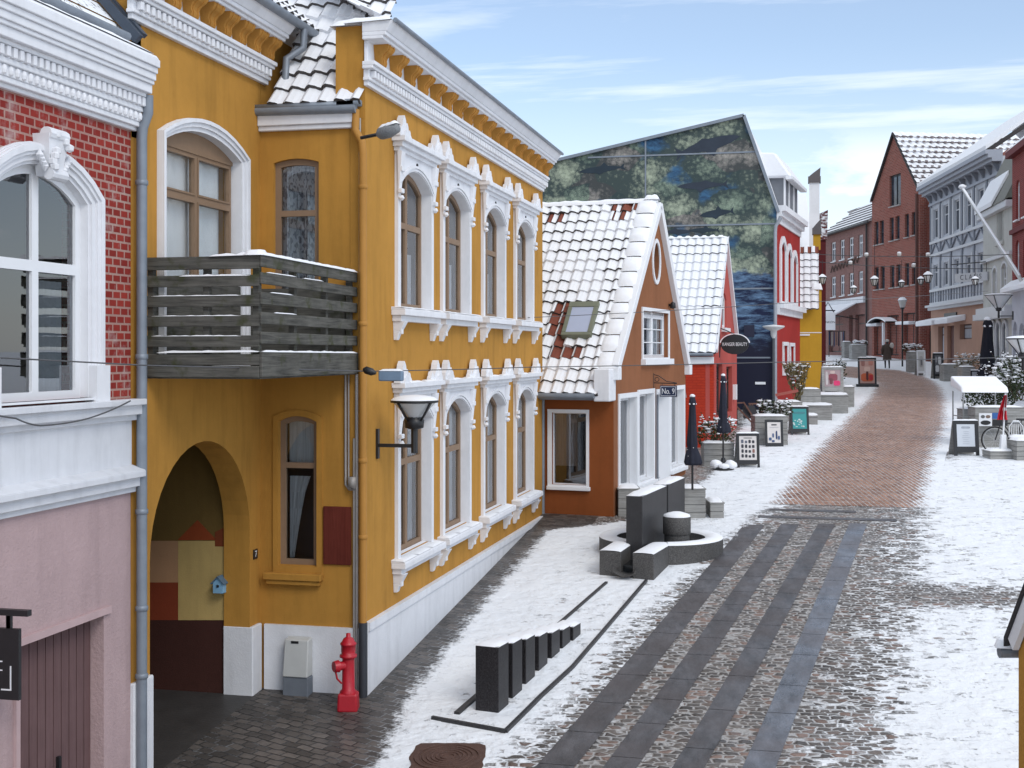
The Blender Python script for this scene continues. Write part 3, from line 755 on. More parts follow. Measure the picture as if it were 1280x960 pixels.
for i in range(1, len(l_)):
    a, b = l_[i], l_[(i + 1) % len(l_)]; m.poly([f1.P(a[0], .034, a[1]), f1.P(a[0], -.12, a[1]), f1.P(b[0], -.12, b[1]), f1.P(b[0], .034, b[1])])
m.build('surround', WHITE, wb, bevel=.006)
# passage behind the arch with its painted houses
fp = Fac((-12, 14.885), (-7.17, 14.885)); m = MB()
m.plate(fp, rectl(0, 4.84, -.4, 3.7), -.05, 0); m.build('passage_wall', plaster('unlit olive plaster', (.16, .10, .03, 1), .3, 50, .3), house)  # plaster coloured darker for the unlit upper part of the passage
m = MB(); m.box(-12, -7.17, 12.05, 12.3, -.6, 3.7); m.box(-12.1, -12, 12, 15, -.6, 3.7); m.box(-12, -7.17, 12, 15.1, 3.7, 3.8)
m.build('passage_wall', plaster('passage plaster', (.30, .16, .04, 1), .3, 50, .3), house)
def mural_block(pts, col, o):
    q = [fp.sz(*a) for a in pts]; mm = MB(); mm.plate(fp, q, 0, o)
    return mm.build('painted_house', plaster('mural paint %d' % (len(MATS)), col, .3, 50, .3), house)
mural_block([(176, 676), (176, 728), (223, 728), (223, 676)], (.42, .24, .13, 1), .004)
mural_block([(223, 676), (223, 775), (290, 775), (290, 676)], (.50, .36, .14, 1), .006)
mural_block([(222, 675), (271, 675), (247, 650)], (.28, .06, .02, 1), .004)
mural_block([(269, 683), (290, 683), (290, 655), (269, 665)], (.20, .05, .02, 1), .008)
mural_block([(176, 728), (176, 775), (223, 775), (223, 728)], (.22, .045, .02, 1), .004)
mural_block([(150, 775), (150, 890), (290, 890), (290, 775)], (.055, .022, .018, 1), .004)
me = bpy.data.meshes.new('passage_floor')
YS = [12.3 + 2.57 * k / 6 for k in range(7)]
me.from_pydata([(x, y, gz(y) + .005) for y in YS for x in (-12, -6.75)], [], [(2 * k, 2 * k + 1, 2 * k + 3, 2 * k + 2) for k in range(6)])
me.materials.append(plain('wet asphalt', (.045, .043, .042, 1), .5, 0, .4, 3, .4)); o = bpy.data.objects.new('path', me); COL.objects.link(o); struct(o)
bx = thing('birdhouse', 'small pale blue birdhouse on the painted passage wall', 'birdhouse', tuple(onY(274, 735, 14.86)))
q = onY(274, 741, 14.79); m = MB(); m.box(q.x - .065, q.x + .065, 14.75, 14.875, q.z, q.z + .13)
m.poly([(q.x - .065, 14.75, q.z + .13), (q.x + .065, 14.75, q.z + .13), (q.x, 14.75, q.z + .19)]); m.lathe((q.x, 14.748, q.z + .09), [(0, -.02), (.018, -.01), (.018, .01), (0, .02)], 8, 1)
m.build('box', [plain('pale blue paint', (.22, .42, .60, 1), .6), DARK], bx)
m = MB(); m.beam((q.x - .09, 14.81, q.z + .115), (q.x + .004, 14.81, q.z + .21), .16, .014); m.beam((q.x + .09, 14.81, q.z + .115), (q.x - .004, 14.81, q.z + .21), .16, .014)
m.build('roof', plain('blue grey board', (.10, .16, .22, 1), .7), bx)
m = MB(); q = f1.P(3.02, .002, 1.74); m.fbox(f1, 2.965, 3.085, .001, .012, 1.67, 1.79); o = m.build('house_number', BLACK, None, loc=q)
tag(o, 'small black house number plate reading 7 beside the archway', 'house number')
text_obj('7', 'number', WHITEP, o, f1.P(3.025, .014, 1.73), (0, 1, 0), (0, 0, 1), .11)
m = MB(); m.fbox(f2, .86, 1.23, .001, .03, 1.61, 2.34); o = m.build('wall_board', wood('dark red board', (.085, .017, .012, 1), (.14, .03, .02, 1), 'v'), None, loc=f2.P(1.05, 0, 1.6), bevel=.006)
tag(o, 'blank dark red board on the ochre wall right of the curtained window', 'board')
# balcony
def balcony():
    X1, X0, Y0, Y1 = -5.52, -6.84, 12.29, 15.14
    B = MB(); B.box(X0, X1, Y0, Y1, 4.0, 4.06); fr = B.build('balcony', DARKWOOD, house, bevel=.004)
    for (x, y) in ((X1 - .06, Y0 + .06), (X0 + .06, Y0 + .06), (X1 - .06, Y1 - .06), (X1 - .06, Y0 + 1.0), (X1 - .06, Y0 + 1.95), (X0 + .7, Y0 + .06)):
        B = MB(); B.box(x - .035, x + .035, y - .035, y + .035, 4.062, 5.24); B.build('post', DARKWOOD, fr, bevel=.004)
    for z0, z1, t in ((4.02, 4.14, .034), (4.145, 4.26, .026), (4.33, 4.45, .024), (4.54, 4.66, .024), (4.75, 4.87, .024), (4.955, 5.075, .024), (5.14, 5.25, .024)):
        m = MB(); j = rnd(-.006, .006)
        m.box(X0, X1 + .001, Y0 - t, Y0, z0 + j, z1 + j)
        m.build('board', DARKWOOD, fr, bevel=.006)
    for z0, z1, t in ((4.02, 4.28, .036), (4.365, 4.49, .026), (4.57, 4.695, .026), (4.775, 4.90, .026), (4.985, 5.105, .026), (5.16, 5.285, .026)):
        m = MB(); j = rnd(-.006, .006)
        m.hexa([(X1, Y0 - .024, z0), (X1 + t, Y0 - .03, z0), (X1 + t, Y1 + .01, z0 - .01 + j), (X1, Y1 + .01, z0 - .01 + j), (X1, Y0 - .024, z1), (X1 + t, Y0 - .03, z1), (X1 + t, Y1 + .01, z1 - .015 + j), (X1, Y1 + .01, z1 - .015 + j)])
        m.build('board', DARKWOOD, fr, bevel=.006)
    m = MB(); m.box(X0 - .02, X1 + .02, Y0 - .02, Y0 + .1, 5.25, 5.275); m.build('handrail', DARKWOOD, fr)
    m = MB(); m.box(X0 + .02, X0 + .05, Y0 + .1, Y1 - .1, 4.065, 5.08); m.build('added_lining', DARKWOOD, fr); m = MB(); m.box(X0 + .06, X1 - .12, Y1 - .05, Y1 - .02, 4.065, 5.08); m.build('added_lining', DARKWOOD, fr)  # dark boards added behind the slats so the gaps read dark
    m = MB()
    snow_ridge(m, (X1 + .0, Y0 - .02, 5.283), (X1 + .0, Y1, 5.27), .085, .035, 30, 0, 3); snow_ridge(m, (X1 - .55, Y0 - .0, 5.273), (X1 + .03, Y0 - .0, 5.283), .09, .03, 10, 0, 4, .8)
    snow_slab(m, (X1 - .06, Y0 + .04, 5.28), .2, .2, .06)
    snow_ridge(m, (X1 - .9, Y0 - .012, 5.07), (X1 - .1, Y0 - .012, 5.07), .035, .014, 10, 0, 8, .9)
    for z in (4.445, 4.655, 4.865): snow_ridge(m, (X0 + .1, Y0 - .012, z), (X1 - .2, Y0 - .012, z), .03, .009, 16, 0, z * 9, .9)
    snow_ridge(m, (X1 - 1.15, Y0 + .0, 4.27), (X1, Y0 + .0, 4.28), .09, .02, 14, 0, 6, .5); snow_ridge(m, (X1 + .015, Y0, 4.28), (X1 + .015, Y1, 4.265), .05, .018, 26, 0, 7, .6)
    for z, y0, y1 in ((5.105, 12.4, 13.2), (4.9, 12.5, 13.1), (5.1, 13.4, 14.0), (4.69, 12.6, 13.2)): snow_ridge(m, (X1 + .014, y0, z), (X1 + .014, y1, z), .03, .012, 8, 0, z * 7)
    m.build('snow', SNOW, fr, True)
balcony()

# ================================================================= red brick house on the left edge
bh = thing('brick_house', 'red brick house with pink lower storey and white arched window at left edge', 'house', (-6.9, 9, -.4))
fb = Fac((-6.81, 3.0), (-6.81, 11.965)); B0 = 3.0
RB = brick('glazed red brick', (.34, .042, .030, 1), (.21, .022, .018, 1), (.46, .33, .28, 1), .148, .083, .012, .5, .5)
cw = 10.37 - B0; ow = .74
wins = [cw, cw - 3.0]
m = MB(); m.plate(fb, rectl(0, fb.L, 3.7, 6.75), -.25, 0, [archl(c - ow, c + ow, 3.83, 5.70, .28) for c in wins]); m.build('wall', RB, bh)
PINK = plaster('pink roughcast', (.46, .335, .335, 1), .3, 26, 1.0, .10)
d0, d1 = 10.03 - B0, 11.45 - B0
m = MB(); m.plate(fb, [(0, -.8), (d0, -.8), (d0, 1.68), (d1, 1.68), (d1, -.8), (fb.L, -.8), (fb.L, 2.95), (0, 2.95)], -.25, 0); m.build('wall', PINK, bh)
m = MB(); m.plate(fb, rectl(0, fb.L, 2.9, 3.75), -.2, .012)
for z0, z1, o in ((3.58, 3.64, .06), (3.64, 3.74, .12), (3.74, 3.80, .17)): m.fbox(fb, 0, fb.L + .03, 0, o, z0, z1)
for z0, z1, o in ((2.84, 2.90, .05), (2.90, 3.0, .10), (3.0, 3.06, .16)): m.fbox(fb, 0, fb.L + .03, 0, o, z0, z1)
m.hexa([fb.P(0, 0, 3.06), fb.P(fb.L + .03, 0, 3.06), fb.P(fb.L + .03, .16, 3.06), fb.P(0, .16, 3.06), fb.P(0, 0, 3.12), fb.P(fb.L + .03, 0, 3.12), fb.P(fb.L + .03, .15, 3.07), fb.P(0, .15, 3.07)])
m.build('band', plaster('white painted render', (.66, .67, .70, 1), .3, 60, .35, .06), bh, bevel=.008)
m = MB(); L2 = fb.L + .03
for z0, z1, o in ((6.56, 6.60, .05), (6.60, 6.65, .09), (6.65, 6.75, .10), (6.75, 6.80, .13), (6.80, 6.90, .12), (6.90, 6.94, .17), (6.94, 7.03, .22), (7.03, 7.07, .245), (7.07, 7.14, .265), (7.14, 7.20, .285), (7.20, 7.28, .31)):
    m.fbox(fb, 0, L2 + min(o, .02), 0, o, z0, z1)
k = .0
while k < L2 - .05: m.fbox(fb, k, k + .055, .12, .165, 6.805, 6.895); m.lathe(fb.P(k + .03, .105, 6.70), [(0, -.05), (.026, -.03), (.032, 0), (.026, .03), (0, .05)], 6); k += .095
m.hexa([fb.P(0, 0, 7.28), fb.P(L2, 0, 7.28), fb.P(L2, .31, 7.28), fb.P(0, .31, 7.28), fb.P(0, 0, 7.40), fb.P(L2, 0, 7.40), fb.P(L2, .28, 7.32), fb.P(0, .28, 7.32)])
m.build('cornice', WHITE, bh, bevel=.006)
m = MB(); snow_ridge(m, fb.P(0, .2, 7.335), fb.P(L2 - .05, .2, 7.335), .16, .035, 60, 0, 12, .8); m.build('snow', SNOW, bh, True)
m = MB(); m.tube([fb.P(0, .12, 7.46), fb.P(L2 - .3, .12, 7.46)], .045, 8); m.build('gutter', ZINC, bh, True)
SLATE = NT('slate with thin snow'); t = SLATE; n = t.noise(t.map(t.uv(), (1, 1, 1)), 13, 5, .75); n2 = t.noise(t.uv(), 1.0, 3)
cc = t.mix(t.ramp(t.math('ADD', n, t.math('MULTIPLY', n2, .35)), .61, .68), (.03, .032, .037, 1), (.84, .86, .88, 1)); t.bsdf(cc, .75, 0, t.bump(n, .5, .02), .3)
m = MB(); zr = 7.44
for j in range(16):
    a = -6.74 - j * .19; b = -6.74 - (j + 1) * .19; z0 = zr + j * .21; 
    m.poly([(a, 3.0, z0 + .02), (a, 11.9, z0 + .02), (b, 11.9, z0 + .215), (b, 3.0, z0 + .215)])
m.build('roof', t.m, bh)
m = MB(); m.beam((-6.66, 11.86, 7.47), (-9.8, 11.86, 10.95), .07, .1); m.beam((-6.66, 11.96, 7.53), (-9.8, 11.96, 11.02), .1, .05); m.build('verge', plain('dark zinc verge', (.06, .075, .10, 1), .45, .3), bh)
m = MB(); m.fbox(fb, d0 - .03, d1 + .03, -.22, -.16, -.8, 1.72)
k = d0
while k < d1 - .02: m.fbox(fb, k + .006, min(k + .125, d1) - .006, -.16, -.145, -.8, 1.70); k += .13
dr = m.build('garage_door', wood('mauve painted boards', (.125, .075, .075, 1), (.165, .10, .10, 1), 'v'), bh)
m = MB(); hh = onX(72, 900, -6.95); m.fbox(fb, hh.y - B0 - .02, hh.y - B0 + .02, -.145, -.11, .30, .44); m.build('handle', BLACK, dr)
m = MB(); m.fbox(fb, d0 - .06, d1 + .09, 0, .035, 1.68, 1.75); m.fbox(fb, d0 - .06, d0, 0, .03, -.8, 1.68); m.build('door_trim', plain('pink trim paint', (.50, .36, .36, 1), .7), bh)
for c in wins:
    wn = sash(fb, bh, c - ow, c + ow, 3.83, 5.70, .28, -.05, 2, (.42,), .085, .10, WHITEP, GLASS, [(.62, .92, .03, .52)], plain('grey venetian blind', (.30, .33, .35, 1), .6, 0, .2, 30, .1), depth=.7)
    m = MB()
    for e0, e1, o in ((0, .235, .03), (.04, .225, .055), (.10, .215, .08), (.14, .20, .10)):
        m.plate(fb, archl(c - ow - e1, c + ow + e1, 3.82, 5.70 + e1 * .35, .28 + e1 * .5), 0, o, [archl(c - ow - e0, c + ow + e0, 3.84, 5.70 + e0 * .35, .28 + e0 * .5)])
    l_ = archl(c - ow + .003, c + ow - .003, 3.84, 5.70, .277)
    for i in range(1, len(l_)):
        a, b = l_[i], l_[(i + 1) % len(l_)]; m.poly([fb.P(a[0], .029, a[1]), fb.P(a[0], -.12, a[1]), fb.P(b[0], -.12, b[1]), fb.P(b[0], .029, b[1])])
    for sg in (-1, 1): m.fbox(fb, c + sg * (ow + .13) - .12, c + sg * (ow + .13) + .12, 0, .125, 3.80, 4.15)
    # carved keystone: scroll between two leaves
    kx = c + .04; kz = 6.03
    m.hexa([fb.P(kx - .10, 0, kz - .16), fb.P(kx + .10, 0, kz - .16), fb.P(kx + .10, .13, kz - .16), fb.P(kx - .10, .13, kz - .16), fb.P(kx - .16, 0, kz + .22), fb.P(kx + .16, 0, kz + .22), fb.P(kx + .16, .17, kz + .22), fb.P(kx - .16, .17, kz + .22)])
    m.tube([fb.P(kx - .15, .13, kz + .22), fb.P(kx + .15, .13, kz + .22)], .06, 10); m.tube([fb.P(kx - .12, .14, kz - .14), fb.P(kx + .12, .14, kz - .14)], .055, 10)
    for a in range(7): m.lathe(fb.P(kx + rnd(-.14, .14), .16 + rnd(0, .04), kz - .08 + a * .05), [(0, -.04), (.04, -.02), (.045, .02), (0, .045)], 6)
    for sg in (-1, 1):
        for a in range(4): m.lathe(fb.P(kx + sg * (.15 + a * .025), .12, kz - .08 + a * .03), [(0, -.05), (.04, 0), (0, .06)], 6)
    m.build('surround', WHITE, wn, bevel=.006)
m = MB(); X_ = -6.70
m.tube([(-6.65, 12.03, 6.93), (-6.65, 12.03, 6.75), (-6.71, 12.03, 6.6), (-6.72, 12.03, 6.5), (-6.72, 12.03, -.5)], .055, 10)
for z in (6.0, 4.2, 2.6, 1.6, .9): m.lathe((-6.72, 12.03, z), [(.055, 0), (.066, .01), (.066, .05), (.055, .06)], 10)
m.build('downpipe', ZINC, bh, True)
# black hanging sign
P1 = onY(37, 765, 9.6); sg = thing('hanging_sign', 'black square hanging sign with a thin white frame by the pink door', 'sign', (-6.8, 9.6, 1.5))
m = MB(); m.box(-6.81, P1.x, 9.57, 9.63, P1.z - .035, P1.z + .015); xc = onY(12, 770, 9.6).x; m.box(xc - .02, xc + .02, 9.585, 9.615, P1.z - .2, P1.z - .03); m.box(-6.62, -6.58, 9.585, 9.615, P1.z - .2, P1.z - .03); m.build('bracket', BLACK, sg)
xr = onY(25, 800, 9.6).x; zt = onY(25, 786, 9.6).z; zb = onY(25, 875, 9.6).z
m = MB(); m.box(-6.72, xr, 9.58, 9.62, zb, zt); bd = m.build('board', BLACK, sg)
m = MB(); za, zc2 = onY(18, 832, 9.6).z, onY(18, 861, 9.6).z; xa = onY(16, 850, 9.6).x
m.box(xa - .012, xa, 9.576, 9.58, zc2, za); m.box(-6.66, xa, 9.576, 9.58, zc2 - .012, zc2); 
for z in (za + .03, za - .045): m.box(xa - .13, xa - .085, 9.576, 9.58, z, z + .01)
m.box(xa - .2, xa - .19, 9.576, 9.58, za - .06, za + .05); m.build('lettering', WHITEP, bd)
# ================================================================= cottages and mural house on the left side
def onplane(px, py, O, N):
    r = Vector(ray(px, py)); C0 = Vector((0, 0, H)); N = Vector(N)
    return C0 + r * ((Vector(O) - C0).dot(N) / r.dot(N))
def body(m, f, depth, z0, z1, mi=0, e=.02):
    m.fbox(f, e, f.L - e, -depth, -.255, z0, z1, mi)
def pwin(f, par, x0, y0, x1, y1, **k):
    a, b, lo, hi = f.rect(x0, y0, x1, y1)
    rise = k.pop('rise', 0); trim = k.pop('trim', 0); tm = k.pop('tmat', WHITEP); sill = k.pop('sill', 0)
    w = sash(f, par, a, b, lo, hi - rise, rise, **k)
    if trim or sill:
        m = MB()
        if trim: m.plate(f, archl(a - trim, b + trim, lo - trim * .4, hi - rise, rise + trim), 0, .03, [archl(a, b, lo, hi - rise, rise)])
        if sill: m.fbox(f, a - trim - .04, b + trim + .04, 0, .03 + sill, lo - trim - .07, lo - trim * .4 - .002)
        m.build('surround', tm, w)
    return w, (a, b, lo, hi - rise, rise)
# ---- orange cottage
oc = thing('cottage', 'low orange cottage with steep snowy pantile roof and skylight', 'house', (-4.5, 27, .9))
fo = Fac((-3.89, 25.98), (-3.03, 32.45)); fw = Fac((-9.4, 26.6), (-3.89, 25.98))
ORG = plaster('burnt orange plaster', (.245, .072, .022, 1), .25, 40, .3); ORG2 = plaster('brown orange plaster', (.255, .105, .05, 1), .25, 40, .3)
ap = fo.sz(821, 258); ZE = 3.93
hw = [(774, 497, 795, 611), (798, 492, 816, 600), (838, 487, 854, 583)]
rects = [fo.rect(*h) for h in hw]; dr_ = fo.rect(820.5, 490, 836.5, 604)
gw = fo.rect(803, 390, 835, 447)
ov = fo.sz(820, 327); oval = [(ov[0] + .30 * math.cos(2 * math.pi * k / 20), ov[1] + .44 * math.sin(2 * math.pi * k / 20)) for k in range(20)]
m = MB(); gb = gz(29) - .5
m.plate(fo, [(.003, gb), (fo.L, gb), (fo.L, ZE), (ap[0], ap[1]), (.003, ZE)], -.25, 0, [rectl(*r) for r in rects + [dr_, gw]] + [oval])
m.plate(Fac((-3.03, 32.45), (-9, 33.2)), rectl(.003, 6, 1, ZE), -.2, 0); m.build('wall', ORG2, oc)
m = MB(); fwr = fw.rect(690, 516, 733, 606); m.plate(fw, rectl(0, fw.L - .003, .3, 3.55), -.25, 0, [rectl(*fwr)]); m.build('wall', ORG, oc)
ww = sash(fw, oc, *fwr, 0, -.08, 1, (), .02, .02, WHITEP, GLASS, [(.02, .62, .25, .98)], curtain('beige curtain', (.36, .30, .27, 1), None, 18), name='window')
m = MB(); m.plate(fw, rectl(fwr[0] - .09, fwr[1] + .06, fwr[2] - .07, fwr[3] + .07), 0, .03, [rectl(*fwr)]); m.fbox(fw, fwr[0] - .1, fwr[1] + .09, 0, .08, fwr[2] - .11, fwr[2] - .03); m.build('surround', WHITEP, ww, bevel=.008)
for r in rects:
    wn = sash(fo, oc, *r, 0, -.16, 1, (), .07, .05, WHITEP, GLASS, None)
    m = MB(); m.plate(fo, rectl(r[0] - .1, r[1] + .1, r[2] - .08, r[3] + .1), 0, .03, [rectl(*r)]); m.fbox(fo, r[0] - .13, r[1] + .13, 0, .1, r[2] - .13, r[2] - .04)
    m.plate(fo, rectl(r[0] + .004, r[1] - .004, r[2] + .004, r[3] - .004), -.15, .002, [rectl(r[0] + .012, r[1] - .012, r[2] + .012, r[3] - .012)])
    m.build('surround', WHITEP, wn, bevel=.006)
m = MB(); m.fbox(fo, dr_[0], dr_[1], -.30, -.24, dr_[2], dr_[3]); m.plate(fo, rectl(dr_[0] - .08, dr_[1] + .06, dr_[2], dr_[3] + .08), 0, .025, [rectl(dr_[0] + .01, dr_[1] - .01, dr_[2] + .001, dr_[3])])
m.plate(fo, rectl(dr_[0] + .003, dr_[1] - .003, dr_[2], dr_[3] - .003), -.24, .003, [rectl(dr_[0] + .03, dr_[1] - .03, dr_[2] + .002, dr_[3] - .04)])
for k in range(2): m.fbox(fo, dr_[0] + .15, dr_[1] - .15, -.24, -.225, dr_[2] + .2 + k * 1.0, dr_[2] + 1.05 + k * .9)
m.build('door', WHITEP, oc, bevel=.006)
wn = sash(fo, oc, *gw, 0, -.1, 2, (.0001,), .07, .16, WHITEP, GLASS, [(.05, .45, 0, 1), (.55, .95, 0, 1)], LACE)
m = MB(); m.plate(fo, rectl(gw[0] - .08, gw[1] + .08, gw[2] - .06, gw[3] + .08), 0, .03, [rectl(*gw)]); m.fbox(fo, gw[0] - .14, gw[1] + .14, 0, .12, gw[2] - .16, gw[2] - .03)
for g in (gw[0] + .22, gw[1] - .22): m.fbox(fo, g - .012, g + .012, -.1, -.08, gw[2] + .06, gw[3] - .06)
for g in (.33, .62): m.fbox(fo, gw[0] + .06, gw[1] - .06, -.1, -.082, gw[2] + g * (gw[3] - gw[2]) - .012, gw[2] + g * (gw[3] - gw[2]) + .012)
m.build('surround', WHITEP, wn, bevel=.005)
m = MB(); oi = [(ov[0] + .38 * math.cos(2 * math.pi * k / 20), ov[1] + .53 * math.sin(2 * math.pi * k / 20)) for k in range(20)]
m.plate(fo, oi, 0, .03, [oval]); m.poly([fo.P(p[0], -.12, p[1]) for p in oval], 1)
m.build('window', [WHITEP, DGLASS], oc)
# roof planes
ridge = Vector(fo.P(ap[0], 0, ap[1] + .12)); Uo = Vector((fw.d.x, fw.d.y, 0)); Wd = 5.6
eave_c = Vector(fo.P(-.06, 0, 3.42)) ; eave_c.y -= .40
Vv = (ridge - eave_c); Vv -= Uo * Vv.dot(Uo); Lr = Vv.length; Vv.normalize()
O0 = eave_c - Uo * (Wd + .12)
def bare_o(u, v, fr, i, j):
    x = Wd - u; q = mnoise.noise(Vector((u * 1.3, v * 1.3, 4.2)))
    b = 0
    for (bx, bv, rx, rv) in ((3.35, 2.05, .75, .45), (1.25, 2.0, .42, .65), (3.1, 2.75, .4, .3)):
        b = max(b, 1 - ((x - bx) / rx) ** 2 - ((v - bv) / rv) ** 2)
    top = v > Lr - .72 and q > .05
    return b + q * .9 > .42 and fr > .22 or (top and fr < .45 and x > .5) or (q > .53 and fr > .5)
m = MB()
tile_roof(m, O0, Uo, Vv, Wd - .12, Lr, .245, .335, lift=.048, amp=.042, bare=bare_o, snow_t=.03)
Nn = Uo.cross(Vv)
# verge column of snow along the gable
back = Vector(fo.P(fo.L, 0, 3.42)); V2 = ridge - back
m.poly([ridge, ridge - Uo * 5.6, back - Uo * 5.6 + Vector((0, .3, -.3)), back + Vector((0, .3, -.3))], 0)
ro = m.build('roof', [SNOWR, RED_T, LIP], oc, True)
m = MB()
snow_ridge(m, ridge + Vector((0, 0, -.04)) - Uo * 5.6, ridge + Vector((0, 0, -.04)) + Uo * .05, .26, .12, 40, 0, 2)
for k in range(11):
    f0 = .11 + k / 11 * .89; a = eave_c + (ridge - eave_c) * f0 - Uo * .2; b = eave_c + (ridge - eave_c) * (f0 + .082) - Uo * .2
    snow_ridge(m, a + Nn * .05, b + Nn * .02, .46, .10, 5, 0, k, .25)
snow_ridge(m, ridge + Vector((-.28, 0, .03)), ridge + Vector((.06, 0, .03)), .3, .13, 6)
m.build('snow', SNOW, ro, True)
m = MB()
gl_, gr_ = (0, ZE), (fo.L, ZE)
for a, b in ((gl_, ap), (ap, gr_)):
    A_, B_ = Vector(fo.P(a[0], .05, a[1] + .02)), Vector(fo.P(b[0], .05, b[1] + .02)); m.beam(A_, B_, .14, .2)
for sg, s0 in ((-1, -.02), (1, fo.L + .02)): m.fbox(fo, s0 - .13, s0 + .13, -.25, .14, ZE - .22, ZE + .04)
m.build('verge', WHITEP, oc, bevel=.01)
m = MB(); m.rbox(fo.P(-.20, -.13, 3.28), .34, .5, .66, math.atan2(fw.d.y, fw.d.x)); kn = m.build('kneeler', WHITE, oc, bevel=.02)
m = MB(); m.fbox(fw, 2.0, fw.L - .05, .001, .36, 3.30, 3.36); m.tube([O0 + Vector((0, -.06, -.03)), O0 + Uo * (Wd - .2) + Vector((0, -.06, -.03))], .06, 8); m.tube([Vector(fw.P(.1, .06, 3.3)), Vector(fw.P(.1, .06, .8))], .045, 8)
q = onplane(678.5, 560, fw.P(0, .06, 0), (fw.n.x, fw.n.y, 0)); m.tube([(q.x, q.y, 3.35), (q.x, q.y, .85)], .04, 8)
q = fo.sz(819, 560); m.tube([fo.P(q[0], .06, 3.3), fo.P(q[0], .06, .95)], .025, 6); m.build('gutter', ZINC, oc, True)
# skylight
a = onplane(727, 404, eave_c, Nn); rt = Uo; w2, h2 = .33, .50
m = MB()
for (x0, x1, y0, y1) in ((-w2, w2, -h2, -h2 + .09), (-w2, w2, h2 - .16, h2), (-w2, -w2 + .09, -h2 + .09, h2 - .16), (w2 - .09, w2, -h2 + .09, h2 - .16)):
    p = [a + rt * x + Vv * y + Nn * z for z in (.02, .17) for x, y in ((x0, y0), (x1, y0), (x1, y1), (x0, y1))]; m.hexa(p)
sk = m.build('skylight', plain('green grey skylight frame', (.16, .17, .12, 1), .5), oc, bevel=.008)
m = MB(); m.poly([a + rt * x + Vv * y + Nn * .15 for x, y in ((-w2 + .08, -h2 + .08), (w2 - .08, -h2 + .08), (w2 - .08, h2 - .15), (-w2 + .08, h2 - .15))]); m.build('pane', plain('pale skylight glass', (.36, .40, .52, 1), .12, 0, .1, 3, 0, .6), sk)
# hanging shop sign "No. 9"
ps = fo.sz(817, 475); sgn = thing('shop_sign', 'dark blue hanging sign reading No. 9 on a scrolled iron bracket', 'sign', fo.P(ps[0], 0, 3.0))
q0 = Vector(fo.P(ps[0], 0, 0)); nx = Vector((fo.n.x, fo.n.y, 0))
def sg_pt(px, py): return onplane(px, py, q0, (fo.d.x, fo.d.y, 0))
zt = sg_pt(835, 482).z; zb = sg_pt(835, 496).z; xl = (sg_pt(825, 489) - q0).dot(nx); xr = (sg_pt(846, 489) - q0).dot(nx)
m = MB(); D = Vector((fo.d.x, fo.d.y, 0))
def sgq(x, z, y=0): 
    p = q0 + nx * x + D * y; return (p.x, p.y, z)
m.tube([sgq(0, zt + .06), sgq(xr, zt + .05)], .012, 6); m.tube([sgq(0, zt + .25), sgq(.12, zt + .22), sgq(.3, zt + .1), sgq(xr, zt + .06)], .01, 6)
m.tube([sgq(.08 + .05 * math.cos(k * .7), zt + .14 + .05 * math.sin(k * .7)) for k in range(10)], .008, 5); m.tube([sgq(0, zt - .1), sgq(0, zt + .28)], .012, 6)
m.tube([sgq(xl + .05, zt + .05), sgq(xl + .05, zt)], .006, 5); m.tube([sgq(xr - .05, zt + .05), sgq(xr - .05, zt)], .006, 5); m.build('bracket', BLACK, sgn, True)
m = MB(); m.hexa([sgq(xl, zb, -.015), sgq(xr, zb, -.015), sgq(xr, zb, .015), sgq(xl, zb, .015), sgq(xl, zt, -.015), sgq(xr, zt, -.015), sgq(xr, zt, .015), sgq(xl, zt, .015)])
pl = m.build('panel', plain('midnight blue sign', (.02, .03, .07, 1), .4), sgn)
m = MB(); e = .02
for (x0, x1, z0, z1) in ((xl + e, xr - e, zb + e, zb + e + .008), (xl + e, xr - e, zt - e - .008, zt - e), (xl + e, xl + e + .008, zb + e + .009, zt - e - .009), (xr - e - .008, xr - e, zb + e + .009, zt - e - .009)):
    m.hexa([sgq(x0, z0, -.018), sgq(x1, z0, -.018), sgq(x1, z0, -.0155), sgq(x0, z0, -.0155), sgq(x0, z1, -.018), sgq(x1, z1, -.018), sgq(x1, z1, -.0155), sgq(x0, z1, -.0155)])
m.build('border', WHITEP, pl)
text_obj('No. 9', 'lettering', WHITEP, pl, sgq((xl + xr) / 2, (zt + zb) / 2 - .005, -.018), nx, (0, 0, 1), (zt - zb) * .72, fit=(xr - xl) * .74)
o = MB(); q = fo.sz(836, 382); o.lathe(fo.P(q[0], .1, q[1] - .08), [(0, 0), (.07, .02), (.06, .14), (0, .18)], 8); o.fbox(fo, q[0] - .03, q[0] + .03, 0, .1, q[1] - .02, q[1] + .04)
o = o.build('floodlight', BLACK, None, True, loc=fo.P(q[0], 0, q[1])); tag(o, 'small black floodlight on the brown gable beside the right verge', 'floodlight')

# ---- red cottage
rc = thing('cottage', 'red cottage with snow covered roof and black oval sign before mural wall', 'house', (-3.2, 38, 1.4))
A2 = (-2.72, 38.06); b_ = at(921, 500, 43.5); fr = Fac(A2, (b_.x, b_.y)); fq = Fac((-9.5, 38.6), A2)
REDP = brick('red painted brick', (.50, .048, .02, 1), (.42, .038, .018, 1), (.36, .032, .016, 1), .24, .08, .012, .35); REDF = plaster('rose red plaster', (.42, .085, .07, 1), .2, 40, .2)
apr = fr.sz(906, 300); zl = fr.sz(894, 440)[1]; zr_ = fr.sz(919, 438)[1]
m = MB(); wr = [fr.rect(895.5, 455, 903, 520), fr.rect(908, 458, 915, 515)]; wu = fr.rect(902.5, 366, 908, 410)
m.plate(fr, [(.003, .8), (fr.L, .8), (fr.L, zr_), (apr[0], apr[1]), (.003, zl)], -.25, 0, [rectl(*r) for r in wr] + [archl(wu[0], wu[1], wu[2], wu[3] - .2, .2)]); m.build('wall', REDF, rc)
